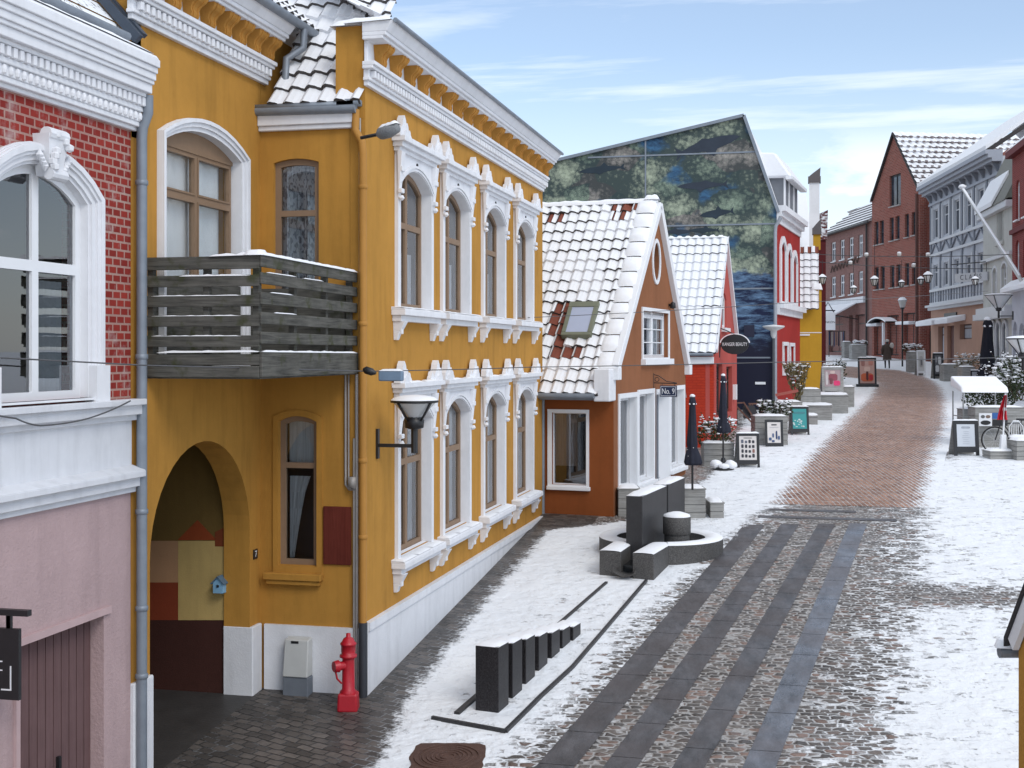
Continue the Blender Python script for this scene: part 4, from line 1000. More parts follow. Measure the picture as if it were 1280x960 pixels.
m = MB(); m.plate(fq, rectl(0, fq.L - .003, .8, zl - .05), -.25, 0); m.build('wall', REDP, rc); m = MB(); m.plate(Fac((b_.x, b_.y), (-9, b_.y + .5)), rectl(0.003, 5, .8, zl), -.2, 0); m.build('rear_wall', REDP, rc)
for r in wr: sash(fr, rc, *r, 0, -.12, 1, (.3,), .08, .06, plain('dark brown paint', (.05, .03, .025, 1), .5), DGLASS)
wn = sash(fr, rc, wu[0], wu[1], wu[2], wu[3] - .2, .2, -.06, 1, (.4,), .1, .08, WHITEP, DGLASS)
m = MB(); m.fbox(fr, wu[0] - .12, wu[1] + .12, 0, .12, wu[2] - .12, wu[2]); m.build('sill', WHITEP, wn)
rg = Vector(fr.P(apr[0], 0, apr[1] + .1)); Ur = Vector((fq.d.x, fq.d.y, 0)); ev = Vector(fq.P(fq.L + .08, .12, zl - .02))
Vr = rg - ev; Vr -= Ur * Vr.dot(Ur); L3 = Vr.length; Vr.normalize(); m = MB()
tile_roof(m, ev - Ur * 5.6, Ur, Vr, 5.6, L3, .26, .34, lift=.04, amp=.035, bare=lambda u, v, f_, i, j: False, snow_t=.03)
bk = Vector(fr.P(fr.L, 0, zr_)); m.poly([rg, rg - Ur * 5.6, bk - Ur * 5.6, bk])
ro = m.build('roof', [SNOWR, RED_T, LIP], rc, True)
m = MB(); 
for k in range(22): p = rg - Ur * (k * .26); snow_ridge(m, p + Vector((0, 0, -.02)), p - Ur * .25 + Vector((0, 0, -.02)), .22, .09, 3, 0, k)
m.build('snow', SNOW, ro, True)
m = MB()
for a, b in (((0, zl), apr), (apr, (fr.L, zr_))): m.beam(Vector(fr.P(a[0], .05, a[1] + .03)), Vector(fr.P(b[0], .05, b[1] + .03)), .12, .16)
m.fbox(fq, .5, fq.L - .0, 0, .07, zl - .36, zl - .14); m.build('verge', WHITEP, rc)
m = MB(); m.tube([Vector(fq.P(.5, .15, zl - .07)), Vector(fq.P(fq.L, .15, zl - .07))], .06, 6); m.build('gutter', ZINC, rc, True)
# oval sign
ps = fr.sz(899, 430); q0 = Vector(fr.P(ps[0], 0, 0)); nx = Vector((fr.n.x, fr.n.y, 0)); D = Vector((fr.d.x, fr.d.y, 0))
cp = onplane(918.5, 430.5, q0, D); rx = abs((onplane(936, 430, q0, D) - onplane(901, 430, q0, D)).dot(nx)) / 2; rz = 12.5 * 38.5 / 1600
sgn = thing('shop_sign', 'black oval hanging sign with white lettering on red cottage gable', 'sign', (q0.x, q0.y, cp.z))
def ovp(k, r, y): 
    p = cp + nx * (rx * r * math.cos(k)) + D * y; return (p.x, p.y, cp.z + rz * r * math.sin(k))
m = MB(); fr_ = [[ovp(2 * math.pi * k / 28, 1, y) for k in range(28)] for y in (-.02, .02)]; m.grid(fr_, 0, True); m.poly(fr_[0]); m.poly(fr_[1])
pn = m.build('panel', BLACK, sgn)
m = MB(); m.grid([[ovp(math.pi * .05 + math.pi * .9 * k / 20, 1.02 + .08 * q, 0 + .03 * (w_ - .5)) for k in range(21)] for q, w_ in ((0, 0), (1, 0), (1, 1), (0, 1))]); m.build('snow', SNOW, sgn)
text_obj('KANGER BEAUTY', 'lettering', WHITEP, pn, cp + D * -.023, nx, (0, 0, 1), .15, fit=rx * 1.76)
m = MB(); m.tube([Vector(fr.P(ps[0], 0, cp.z + .5)), cp + Vector((0, 0, rz + .12)) - nx * .25, cp + Vector((0, 0, rz))], .018, 6); m.tube([Vector(fr.P(ps[0], .01, cp.z - .4)), Vector(fr.P(ps[0], .01, cp.z + .6))], .02, 6)
m.tube([Vector(fr.P(ps[0], 0.01, cp.z - .3)), cp - nx * rx], .014, 6); m.build('bracket', BLACK, sgn, True)

# ---- house with the underwater mural
mh = thing('mural_house', 'tall house with underwater mural gable and narrow red street front', 'house', (-1.6, 50, 2))
A3 = at(971, 500, 50); fm = Fac((-14.5, A3.y), (A3.x, A3.y)); B3 = at(1000, 500, 56.5); fmr = Fac((A3.x, A3.y), (B3.x, B3.y))
def mural_mat():
    t = NT('underwater mural'); u = t.uv(); sp = t.n('ShaderNodeSeparateXYZ'); t.l(u, sp.inputs[0]); z = sp.outputs[1]
    warp = t.n('ShaderNodeTexNoise'); t.l(u, warp.inputs['Vector']); warp.inputs['Scale'].default_value = .9; warp.inputs['Detail'].default_value = 5
    ad = t.n('ShaderNodeVectorMath', operation='MULTIPLY_ADD'); t.l(warp.outputs['Color'], ad.inputs[0]); ad.inputs[1].default_value = (.9, .7, 0); t.l(u, ad.inputs[2])
    v = t.n('ShaderNodeTexVoronoi', feature='F1'); t.l(t.map(ad.outputs[0], (.78, 1.2, 1)), v.inputs['Vector']); v.inputs['Scale'].default_value = 1
    cs = t.n('ShaderNodeSeparateColor'); t.l(v.outputs['Color'], cs.inputs[0])
    vp = t.n('ShaderNodeTexVoronoi', feature='F1'); t.l(u, vp.inputs['Vector']); vp.inputs['Scale'].default_value = 5.5
    fine = t.math('ADD', t.math('MULTIPLY', t.noise(u, 9, 6, .8), .75), t.math('MULTIPLY', t.math('SUBTRACT', .62, vp.outputs['Distance']), .30)); fine2 = t.noise(u, 24, 4, .75); mid = t.noise(u, 1.3, 5, .6); big = t.noise(t.map(u, (1, 1, 1), (0, 0, 0), (3.3, .6, 0)), .42, 2)
    lump = t.math('SUBTRACT', 1.0, t.math('MULTIPLY', v.outputs['Distance'], 1.25))
    tone = t.math('ADD', t.math('MULTIPLY', lump, .55), t.math('MULTIPLY', t.math('SUBTRACT', fine, .42), 1.5))
    green = t.ramp(tone, .05, .58, (.045, .065, .062, 1), (.40, .45, .33, 1)); brown = t.ramp(tone, .05, .62, (.055, .060, .060, 1), (.34, .31, .28, 1)); dgreen = t.ramp(tone, .05, .62, (.035, .055, .055, 1), (.24, .31, .23, 1))
    coral = t.mix(t.ramp(cs.outputs[0], .30, .34), dgreen, green); coral = t.mix(t.ramp(cs.outputs[1], .72, .76), coral, brown)
    coral = t.mix(t.ramp(t.math('ADD', fine2, t.math('MULTIPLY', lump, .12)), .66, .72), coral, (.46, .50, .40, 1))
    sw = t.noise(t.map(ad.outputs[0], (.7, 1.6, 1)), 1.5, 7, .75)
    blue = t.ramp(sw, .36, .70, (.006, .016, .045, 1), (.07, .20, .36, 1))
    isb = t.math('MULTIPLY', t.ramp(t.math('ADD', big, t.math('MULTIPLY', t.math('SUBTRACT', mid, .5), .35)), .54, .62), t.ramp(cs.outputs[2], .22, .26))
    upper = t.mix(isb, coral, blue)
    wv = t.noise(t.map(u, (.8, 4.2, 1)), 1.2, 7, .78)
    sea = t.ramp(wv, .44, .74, (.006, .012, .045, 1), (.22, .38, .58, 1))
    zn = t.math('ADD', z, t.math('MULTIPLY', t.math('SUBTRACT', mid, .5), 3.0))
    c = t.mix(t.ramp(t.math('SUBTRACT', zn, 7.2), .0, .35), sea, upper)
    c = t.mix(t.ramp(t.math('SUBTRACT', zn, 4.4), 0, .9), (.008, .009, .026, 1), c)
    t.bsdf(c, .55, 0, t.bump(fine, .1, .01), .3); return t.m
MUR = mural_mat()
m = MB(); top = [fm.sz(*p) for p in ((640, 214.5), (930, 145), (973, 266))]
m.plate(fm, [(0, 1.5), (fm.L - .003, 1.5), (fm.L - .003, top[2][1]), top[1], top[0], (0, top[0][1] - .4)], -.3, 0); mu = m.build('mural_wall', MUR, mh)
# sea creatures painted on the wall: plain dark silhouettes
def fish(px, py, L, hgt, flip, col, kind=0, tilt=0):
    s0, z0 = fm.sz(px, py)
    pr = [(-.5, 0), (-.42, .12), (-.25, .22), (-.02, .26), (.06, .5 if kind else .34), (.14, .24), (.3, .14), (.40, .07), (.5, .30), (.47, .02), (.52, -.26), (.40, -.04), (.28, -.1), (.06, -.2), (-.05, -.48 if kind == 0 else -.36), (-.12, -.22), (-.36, -.13)]
    ct, st = math.cos(tilt), math.sin(tilt)
    pts = [((p[0] * L * flip), p[1] * hgt) for p in pr]; pts = [(s0 + a * ct - b * st, z0 + a * st + b * ct) for a, b in pts]
    mm = MB(); mm.plate(fm, pts, 0, .012); return mm
for i, a in enumerate([(885, 182, 2.6, 1.0, -1, 0, 0, .25), (752, 212, 1.9, .55, 1, 0, 1, .08), (878, 232, 2.0, .6, 1, 0, 0, .02), (896, 267, 1.35, .62, 1, 0, 1, .12), (846, 290, 1.2, .4, -1, 0, 1, 0), (880, 288, 1.2, .4, 1, 0, 1, 0)]):
    fish(*a).build('painted_fish', plain('mural whale grey' if i % 2 == 0 else 'mural shark grey', (.03, .04, .058, 1) if i % 2 == 0 else (.022, .036, .05, 1), .55, 0, .4, 2), mu)
for (p, q) in (((735, 197), (946, 193)), ((812, 283), (972, 279)), ((913, 361), (969, 361)), ((918, 447), (963, 446))):
    a, b = fm.sz(*p), fm.sz(*q); m = MB(); m.fbox(fm, a[0], b[0], 0, .03, a[1] - .03, a[1] + .03); m.build('flashing', ZINC, mh)
a, b = fm.sz(807, 174), fm.sz(807, 262); m = MB(); m.fbox(fm, a[0] - .03, a[0] + .03, .031, .045, b[1], a[1]); m.build('flashing', ZINC, mh)
for a, b in ((top[0], top[1]), (top[1], top[2])): m = MB(); m.beam(Vector(fm.P(a[0], -.1, a[1] + .02)), Vector(fm.P(b[0], -.1, b[1] + .02)), .45, .12); m.build('flashing', ZINC, mh)
ds = fm.rect(944, 478, 957, 480.5); m = MB(); m.fbox(fm, ds[0], ds[1], 0, .03, ds[2], ds[3] + .02); m.build('letter_slot', WHITEP, mh)
a, b = fm.sz(930, 410), fm.sz(943, 400); m = MB(); m.fbox(fm, a[0], b[0], 0, .15, a[1] - .35, b[1] - .2); m.build('vent_box', plain('navy vent', (.02, .022, .045, 1), .6), mh)
z9 = fmr.sz(973, 262)[1]; m = MB()
wr3 = [fmr.rect(975.2, 303, 981, 377), fmr.rect(983.4, 312, 988.2, 378), fmr.rect(990.4, 320, 995, 379)]; wl3 = [fmr.rect(978.5, 432, 984, 466), fmr.rect(987, 433, 992, 466)]
m.plate(fmr, rectl(.003, fmr.L, 1.5, z9), -.25, 0, [archl(r[0], r[1], r[2], r[3] - .3, .3) for r in wr3] + [rectl(*r) for r in wl3]); body(m, fmr, 7, 1.5, z9 - .1)
m.build('wall', plaster('deep red plaster', (.36, .035, .03, 1), .2, 40, .2), mh)
for r in wr3:
    wn = sash(fmr, mh, r[0], r[1], r[2], r[3] - .3, .3, -.1, 1, (.3,), .1, .07, WHITEP, DGLASS)
    m = MB(); m.plate(fmr, archl(r[0] - .22, r[1] + .22, r[2] - .1, r[3] - .3, .55), 0, .07, [archl(r[0], r[1], r[2], r[3] - .3, .3)]); m.build('surround', WHITE, wn)
for r in wl3:
    wn = sash(fmr, mh, *r, 0, -.1, 2, (.3,), .08, .06, WHITEP, DGLASS)
    m = MB(); m.plate(fmr, rectl(r[0] - .15, r[1] + .15, r[2] - .1, r[3] + .15), 0, .05, [rectl(*r)]); m.build('surround', WHITE, wn)
m = MB(); zc_ = fmr.sz(985, 388)[1]
for z0, z1, o in ((z9 - .55, z9 - .3, .06), (z9 - .3, z9 - .1, .2), (z9 - .1, z9 + .12, .35), (zc_ - .25, zc_, .12), (zc_, zc_ + .2, .28)): m.fbox(fmr, -.02, fmr.L + .02, 0, o, z0, z1)
m.build('cornice', WHITE, mh)
m = MB(); ed = fmr.P(0, -.12, z9 + .12); apx = fm.P(top[1][0], -.3, top[1][1]); dv = Vector((fmr.d.x, fmr.d.y, 0)) * fmr.L
m.poly([ed, Vector(ed) + dv * .95, apx]); m.poly([apx, Vector(ed) + dv * .95, Vector(fm.P(0, -7, top[0][1] - .6)), fm.P(0, -.3, top[0][1] - .4)])
m.build('roof', SNOWR, mh)
# broad dormer on the street roof
dz0 = fmr.sz(985, 285)[1]; m = MB(); pa = at(951, 228, 52.2); pb = at(1001, 228, 56); fd = Fac(fmr.P(1.6, .06, 0)[:2], fmr.P(5.6, .06, 0)[:2])
zt_ = at(985, 226, 53).z; zb_ = z9 + .1
m.fbox(fd, 0, fd.L, -3, 0, zb_, zt_)
dm = m.build('dormer', plain('grey blue dormer cladding', (.17, .18, .20, 1), .6), mh)
zr2 = at(985, 190, 53).z
m = MB(); m.hexa([fd.P(-.25, -4.2, zt_), fd.P(fd.L + .25, -4.2, zt_), fd.P(fd.L + .25, .35, zt_ - .1), fd.P(-.25, .35, zt_ - .1), fd.P(-.1, -4.2, zr2), fd.P(fd.L - .2, -4.2, zr2), fd.P(fd.L - .2, -.35, zr2 - .25), fd.P(-.1, -.35, zr2 - .25)])
m.build('roof', SNOWR, dm, bevel=.08)
m = MB(); m.fbox(fd, -.02, .12, -.02, .05, zb_, zt_); m.fbox(fd, 1.2, 1.32, .0, .05, zb_, zt_); m.fbox(fd, 2.6, 2.72, .0, .05, zb_, zt_); m.fbox(fd, -.3, fd.L + .3, .1, .37, zt_ - .18, zt_ - .05); m.build('trim', WHITEP, dm)
m = MB(); q = at(966.5, 290, 49.85); m.tube([(q.x + .3, q.y - .05, at(970, 272, 50).z), (q.x + .1, q.y, at(970, 283, 50).z), (q.x + .08, q.y, at(970, 290, 50).z), (q.x + .08, q.y, 2.0)], .07, 8); m.build('downpipe', plain('pale grey pipe', (.34, .36, .40, 1), .5, .2), mh, True)

# ---- small yellow house and the roofs behind it
yh = thing('yellow_house', 'narrow yellow house with snowy roof beside red street front', 'house', tuple(at(1010, 500, 58)))
ya = at(994, 500, 58); yb = at(1027, 500, 58); fy = Fac((ya.x - 1.0, ya.y), (yb.x, yb.y)); YEL = plaster('yellow plaster', (.52, .30, .035, 1), .15, 40, .15)
zt = fy.sz(1010, 387)[1]; m = MB(); m.fbox(fy, 0, fy.L, -6, 0, 1.5, zt); a = fy.sz(1017, 362); m.fbox(fy, a[0], fy.L - .002, -.5, -.003, zt - .05, a[1]); 
m.build('wall', YEL, yh)
m = MB(); b0, b1 = fy.sz(997, 418), fy.sz(1012, 418); m.fbox(fy, b0[0], b1[0], 0, .06, b0[1] - .06, b0[1] + .02); m.fbox(fy, b0[0] - .1, fy.L, 0, .02, b0[1] + .06, b0[1] + .1); m.build('ledge', WHITEP, yh)
zr3 = fy.sz(1010, 306)[1]; m = MB(); W4 = fy.sz(1024, 350)[0]; Vy = Vector((0, 1.6, zr3 - zt)); Ly = Vy.length
tile_roof(m, fy.P(-.6, .1, zt + .02), (1, 0, 0), Vy, W4 + .6 - .05, Ly, .34, .36, lift=.06, amp=.04, bare=lambda u, v, f_, i, j: v > Ly - .5 and f_ > .55, snow_t=.03); m.build('roof', [SNOWR, RED_T, LIP], yh, True)
m = MB(); snow_slab(m, Vector(fy.P((a[0] + fy.L) / 2, -.25, a[1])), fy.L - a[0] + .15, .6, .28); m.build('snow', SNOW, yh, True)
wh = thing('white_house', 'snow covered roof with two pale chimneys rising behind yellow house', 'house', tuple(at(1000, 440, 66)))
m = MB(); a, b = at(985, 233, 66), at(1011, 300, 66)
fwh = Fac((a.x - .5, a.y), (b.x + .25, b.y)); zt = a.z; zb = at(1000, 310, 66).z
m.hexa([fwh.P(0, 0, zb), fwh.P(fwh.L, 0, zb), fwh.P(fwh.L, -5, zb), fwh.P(0, -5, zb), fwh.P(0, -3, zt), fwh.P(fwh.L, -3, zt), fwh.P(fwh.L, -3.3, zt), fwh.P(0, -3.3, zt)])
m.build('roof', SNOWR, wh); m = MB(); m.fbox(fwh, .1, fwh.L - .1, -4.9, -.1, 2.5, zb); m.build('wall', WHITE, wh)
def chimney(px, y0, y1, wpx, t, mat, cap):
    p = at(px, y1, t); z1 = at(px, y0, t).z; w_ = wpx * t / 1600; m = MB(); m.box(p.x - w_ / 2, p.x + w_ / 2, p.y, p.y + w_, p.z, z1); c = m.build('chimney', mat, wh)
    m = MB(); m.box(p.x - w_ * .62, p.x + w_ * .62, p.y - .08, p.y + w_ + .08, z1, z1 + .3); 
    m.hexa([(p.x - w_ * .55, p.y, z1 + .3), (p.x + w_ * .55, p.y, z1 + .3), (p.x + w_ * .55, p.y + w_, z1 + .3), (p.x - w_ * .55, p.y + w_, z1 + .3), (p.x - w_ * .2, p.y, z1 + .45), (p.x + w_ * .6, p.y, z1 + .75), (p.x + w_ * .6, p.y + w_, z1 + .75), (p.x - w_ * .2, p.y + w_, z1 + .45)])
    m.build('cap', plain('sooty chimney cap', (.13, .12, .12, 1), .9), c)
chimney(1018, 228, 308, 12.5, 64.5, plaster('white chimney', (.78, .79, .80, 1), .15), 1); chimney(1021, 293, 312, 9, 60.5, YEL, 1)
def frost_tiles():
    t = NT('frosted red tiles'); p = t.pos(); n = t.noise(t.map(p, (1, 1, 3.2)), 2.2, 4, .6); t.bsdf(t.mix(t.ramp(n, .48, .58), (.10, .03, .03, 1), (.7, .72, .74, 1)), .8); return t.m
dh = thing('red_house', 'dark red house end showing as a thin strip behind yellow house', 'house', tuple(at(1028, 440, 72)))
a, b = at(1018, 300, 72), at(1035, 300, 72); fdh = Fac((a.x, a.y), (b.x, b.y)); m = MB(); zt = at(1030, 300, 72).z; zb = at(1028, 392, 72).z
m.fbox(fdh, 0, fdh.L * .84, -5, 0, 2.9, zt); m.build('wall', brick('dark red brick', (.13, .018, .02, 1), (.10, .016, .018, 1), (.06, .02, .02, 1)), dh)
m = MB(); m.hexa([fdh.P(0, .1, zt), fdh.P(fdh.L * .9, .1, zt), fdh.P(fdh.L * .9, -4, zt), fdh.P(0, -4, zt), fdh.P(fdh.L * .5, 0, zt + 1.4), fdh.P(fdh.L, 0, zt + 1.7), fdh.P(fdh.L, -4, zt + 1.7), fdh.P(fdh.L * .5, -4, zt + 1.4)])
m.build('roof', frost_tiles(), dh)
# ================================================================= far end and right side of the street
RBK = brick('warm red brick', (.36, .115, .085, 1), (.22, .06, .045, 1), (.36, .27, .23, 1), .30, .11, .016, .4); BBK = brick('brown red brick', (.30, .145, .125, 1), (.20, .09, .08, 1), (.36, .28, .25, 1), .26, .085, .012, .4)
def fpx(x0, t0, x1, t1):
    a, b = at(x0, 440, t0), at(x1, 440, t1); return Fac((a.x, a.y), (b.x, b.y))
def shop_opening(f, par, x0, y0, x1, y1, fm_=BLACK, cols=1):
    return pwin(f, par, x0, y0, x1, y1, o=-.25, cols=cols, rows=(.22,), fw=.08, bar=.07, fmat=fm_, pane=DGLASS)
# ---- brick shop with awning
bs = thing('brick_shop', 'brown brick shop building with white awning and small white windows', 'shop', tuple(at(1060, 444, 98)))
f = fpx(1026, 105.5, 1090, 92.5); z1 = f.sz(1088, 276)[1]; ws = []
for i, x in enumerate((1039, 1050, 1061.2, 1073)):
    ws.append((x, 302.5 - i * 3.0, x + 5.6, 327 - i * 2.2)); ws.append((x, 346 - i * 2.4, x + 5.6, 371.5 - i * 1.8))
sh = [(1036.5, 395, 1054, 440), (1061, 394, 1066, 441), (1069, 393, 1081, 441)]
m = MB(); m.plate(f, rectl(0, f.L, 3.5, z1), -.25, 0, [rectl(*f.rect(*q)) for q in ws + sh]); body(m, f, 8, 3.5, z1 - .3); m.build('wall', BBK, bs)
for q in ws: pwin(f, bs, *q, o=-.1, cols=2, rows=(.34,), fw=.12, bar=.1, fmat=WHITEP, pane=DGLASS, sill=.06)
for q in sh: shop_opening(f, bs, *q, cols=2 if q[2] - q[0] > 12 else 1)
m = MB(); ev = Vector(f.P(0, .25, z1)); Uf = Vector((f.d.x, f.d.y, 0)); Vf = Vector((-f.n.x * 2.4, -f.n.y * 2.4, f.sz(1090, 247)[1] - z1 + .4)); 
nr = 7
for k in range(nr):
    a = ev + Vf * (k / nr); b = ev + Vf * ((k + 1) / nr); cut = Uf * (k * .55) ; cut2 = Uf * ((k + 1) * .55)
    m.poly([a + cut + Vector((0, 0, .08)), a + Uf * f.L + Vector((0, 0, .08)), b + Uf * f.L, b + cut2], 0); m.poly([a + cut, a + Uf * f.L, a + Uf * f.L + Vector((0, 0, .08)), a + cut + Vector((0, 0, .08))], 1)
m.poly([ev + Vf, ev + Vf + Uf * f.L, ev + Vf + Uf * f.L - Vector((f.n.x, f.n.y, 0)) * 5 - Vector((0, 0, 3)), ev + Vf - Vector((f.n.x, f.n.y, 0)) * 5 - Vector((0, 0, 3))])
m.build('roof', [SNOWR, LIP], bs)
m = MB(); m.tube([ev + Uf * .2 + Vector((0, 0, -.1)), ev + Uf * (f.L - .2) + Vector((0, 0, -.1))], .09, 6); x = f.sz(1085, 300)[0]; m.tube([f.P(x, .12, z1 - .2), f.P(x, .12, 4)], .08, 6); m.build('gutter', plain('dark gutter', (.06, .055, .055, 1), .6), bs)
za = f.sz(1060, 379)[1]; m = MB(); m.fbox(f, f.sz(1033, 380)[0], f.sz(1083, 380)[0], 0, .25, za - .1, za + .35); m.build('fascia', WHITE, bs)
a0, a1 = f.sz(1038, 385)[0], f.sz(1074, 385)[0]; m = MB(); m.hexa([f.P(a0, .26, za - .15), f.P(a1, .26, za - .15), f.P(a1 + .3, 1.9, za - 1.0), f.P(a0 - .3, 1.9, za - 1.0), f.P(a0, .26, za - .05), f.P(a1, .26, za - .05), f.P(a1 + .3, 1.9, za - .88), f.P(a0 - .3, 1.9, za - .88)])
for x in (a0, a1): m.tube([f.P(x, .1, za - 1.3), f.P(x, 1.85, za - 1.0)], .04, 5, 1)
m.build('awning', [SNOW, BLACK], bs)
m = MB(); zz = f.sz(1060, 333)[1]; m.tube([f.P(f.sz(1040, 330)[0] + k * .42, .1, zz + (.22 if k % 2 else -.22) + .02 * k) for k in range(18)], .05, 5); m.build('wavy_cord', plain('dark cord', (.09, .06, .05, 1), .7), bs)
pl_ = at(1035, 401, 90); o = MB(); o.box(pl_.x - .5, pl_.x + .5, pl_.y, pl_.y + .15, pl_.z - .65, pl_.z + .6); q0 = pl_
ss = thing('shop_sign', 'white square projecting shop sign beside the yellow house corner', 'sign', tuple(pl_)); pn = o.build('panel', WHITEP, ss)
text_obj('HUNKØN', 'lettering', BLACK, pn, (pl_.x, pl_.y - .004, pl_.z - .1), (1, 0, 0), (0, 0, 1), .22)
o = MB(); o.beam((pl_.x - 1.6, pl_.y + .07, pl_.z + .72), (pl_.x + .5, pl_.y + .07, pl_.z + .72), .06, .08); o.tube([(pl_.x - .4, pl_.y + .07, pl_.z + .6), (pl_.x, pl_.y + .07, pl_.z + 1.3), (pl_.x + .4, pl_.y + .07, pl_.z + .6)], .04, 5); o.build('bracket', BLACK, ss)
# ---- brick gable house
gh = thing('gable_house', 'tall red brick house with pointed gable and dark shop front', 'house', tuple(at(1120, 445, 88)))
f = fpx(1090, 92.4, 1150, 85); el = f.sz(1090.5, 252); ap = f.sz(1118, 167); er = f.sz(1149.5, 236)
ws = [(1112, 218, 1126, 257)] + [(x, y0, x + 5.2, y0 + 29) for x, y0 in ((1093, 277), (1099.6, 275.5), (1112, 272), (1119.3, 270), (1131, 267.5), (1139.6, 265))] + [(x, y0, x + 5.4, y0 + 28) for x, y0 in ((1093, 334), (1100.5, 333), (1112.5, 331.5), (1120.3, 330.5), (1131, 329), (1139.8, 327.5))]
sh = [(1092.5, 396, 1104.5, 444), (1109, 394, 1123.5, 444), (1129.5, 391, 1146, 444)]
m = MB(); m.plate(f, [(0, 3.5), (f.L, 3.5), (f.L, er[1]), ap, (0, el[1])], -.3, 0, [rectl(*f.rect(*q)) for q in ws + sh]); body(m, f, 11, 3.5, el[1] - .6); m.build('wall', RBK, gh)
DKF = plain('dark window frame', (.05, .05, .055, 1), .5)
for i, q in enumerate(ws): pwin(f, gh, *q, o=-.14, cols=2 if i == 0 else 1, rows=(.0001,) if i == 0 else (.5,), fw=.09, bar=.08, fmat=DKF, pane=DGLASS, sill=.08, tmat=plain('pale sill', (.4, .38, .37, 1), .7))
for q in sh: shop_opening(f, gh, *q, DKF, 2)
nb = Vector((f.n.x, f.n.y, 0)); Uf = Vector((f.d.x, f.d.y, 0)); m = MB()
rd = Vector(f.P(ap[0], .15, ap[1] + .1)); e0 = Vector(f.P(f.L + .1, .15, er[1] - .05)); e1 = Vector(f.P(-.1, .15, el[1] - .05)); Wg = 12.0
Vg = rd - e0; Lg = Vg.length
tile_roof(m, e0, -nb, Vg, Wg, Lg, .52, .52, lift=.1, amp=.05, seg=4, bare=lambda u, v, fr_, i, j: .25 < fr_ < .5 and (v / .52) % 1 > 2, snow_t=.04)
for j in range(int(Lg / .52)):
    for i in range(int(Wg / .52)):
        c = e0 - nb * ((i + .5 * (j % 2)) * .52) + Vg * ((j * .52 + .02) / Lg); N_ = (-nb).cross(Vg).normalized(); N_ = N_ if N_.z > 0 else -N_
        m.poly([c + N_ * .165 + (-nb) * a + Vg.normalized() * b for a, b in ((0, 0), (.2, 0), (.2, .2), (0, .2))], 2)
m.poly([rd, rd - nb * Wg, e1 - nb * Wg, e1], 0); m.build('roof', [SNOWR, RED_T, plain('dark frosted tile', (.16, .13, .13, 1), .9)], gh)  # dark tone of the spots on the tiles and of their lips
m = MB()
for a, b in ((el, ap), (ap, er)): m.beam(Vector(f.P(a[0], .08, a[1] + .05)), Vector(f.P(b[0], .08, b[1] + .05)), .18, .14)
m.build('verge', plain('dark verge', (.045, .04, .04, 1), .7), gh)
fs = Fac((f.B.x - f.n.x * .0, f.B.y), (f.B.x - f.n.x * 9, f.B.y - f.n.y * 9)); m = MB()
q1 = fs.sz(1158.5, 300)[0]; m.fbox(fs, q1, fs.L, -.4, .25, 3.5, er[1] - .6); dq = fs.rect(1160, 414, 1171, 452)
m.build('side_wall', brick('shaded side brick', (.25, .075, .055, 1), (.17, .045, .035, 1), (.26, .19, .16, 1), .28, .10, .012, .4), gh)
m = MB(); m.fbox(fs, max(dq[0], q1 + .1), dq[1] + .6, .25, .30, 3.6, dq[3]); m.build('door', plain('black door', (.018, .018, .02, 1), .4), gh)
m = MB(); q = f.sz(1147.6, 300)[0]; m.tube([f.P(q, .12, er[1] - .3), f.P(q, .12, 4)], .09, 6); m.build('downpipe', plain('brown pipe', (.12, .06, .05, 1), .5), gh)
for (x0, x1, y, out) in ((1092, 1105, 406, .6), (1129, 1146, 404, .6)):
    a, b = f.sz(x0, y), f.sz(x1, y); m = MB(); m.fbox(f, a[0], b[0], 0, out, a[1] - .12, a[1] + .1); m.build('canopy', SNOW, gh, bevel=.04)
a, b = f.sz(1099, 401), f.sz(1122, 401); m = MB(); n = 12; zz = a[1]
rows = [[f.P(a[0] + (b[0] - a[0]) * k / n, o_, zz - .2 + .32 * math.sin(math.pi * k / n) ** .8 + h_) for k in range(n + 1)] for o_, h_ in ((.02, 0), (.9, 0), (.9, .10), (.02, .10))]; m.grid(rows[1:], 0); m.grid(rows[:2], 1)
m.build('canopy', [SNOW, BLACK], gh)
m = MB(); m.fbox(f, f.sz(1117.5, 420)[0] - .08, f.sz(1117.5, 420)[0] + .08, .7, .85, 4, zz - .2); m.build('post', WHITEP, gh)
# ---- half timbered grey blue house
th_ = thing('half_timbered_house', 'grey blue half timbered house with peach shop floor and bracketed eaves', 'house', tuple(at(1205, 460, 76)))
f = fpx(1164, 83, 1252, 67.6); z1 = f.sz(1164, 240)[1]; zb = f.sz(1165, 386)[1]; z2 = f.sz(1165, 318)[1]; n = 6
GBL = plaster('pale lilac grey infill', (.50, .52, .56, 1), .15, 30, .2); TIM = plain('grey blue timber', (.22, .235, .27, 1), .6, 0, .15, 8); TIMW = plain('off white trim', (.60, .61, .63, 1), .6, 0, .1, 8)
m = MB(); wl_ = f.L / n; ups = [rectl(k * wl_ + .62, (k + 1) * wl_ - .62, z2 + .95, z1 - 1.25) for k in range(n)]; lows = [rectl(k * wl_ + .62, (k + 1) * wl_ - .62, zb + 1.35, z2 - .75) for k in range(n)]
m.plate(f, rectl(0, f.L, zb, z1), -.25, 0, ups + lows); body(m, f, 8, 3.0, z1 - .1); m.build('wall', GBL, th_)
for r in ups + lows: 
    a, b = r[0][0], r[1][0]; sash(f, th_, a, b, r[0][1], r[2][1], 0, -.1, 2 if r in lows else 1, (.3,), .08, .07, TIMW, DGLASS)
m = MB(); mw = MB()
for k in range(n + 1):
    x = min(max(k * wl_, .12), f.L - .12); m.fbox(f, x - .12, x + .12, 0, .09, zb + .02, z1 - .9)
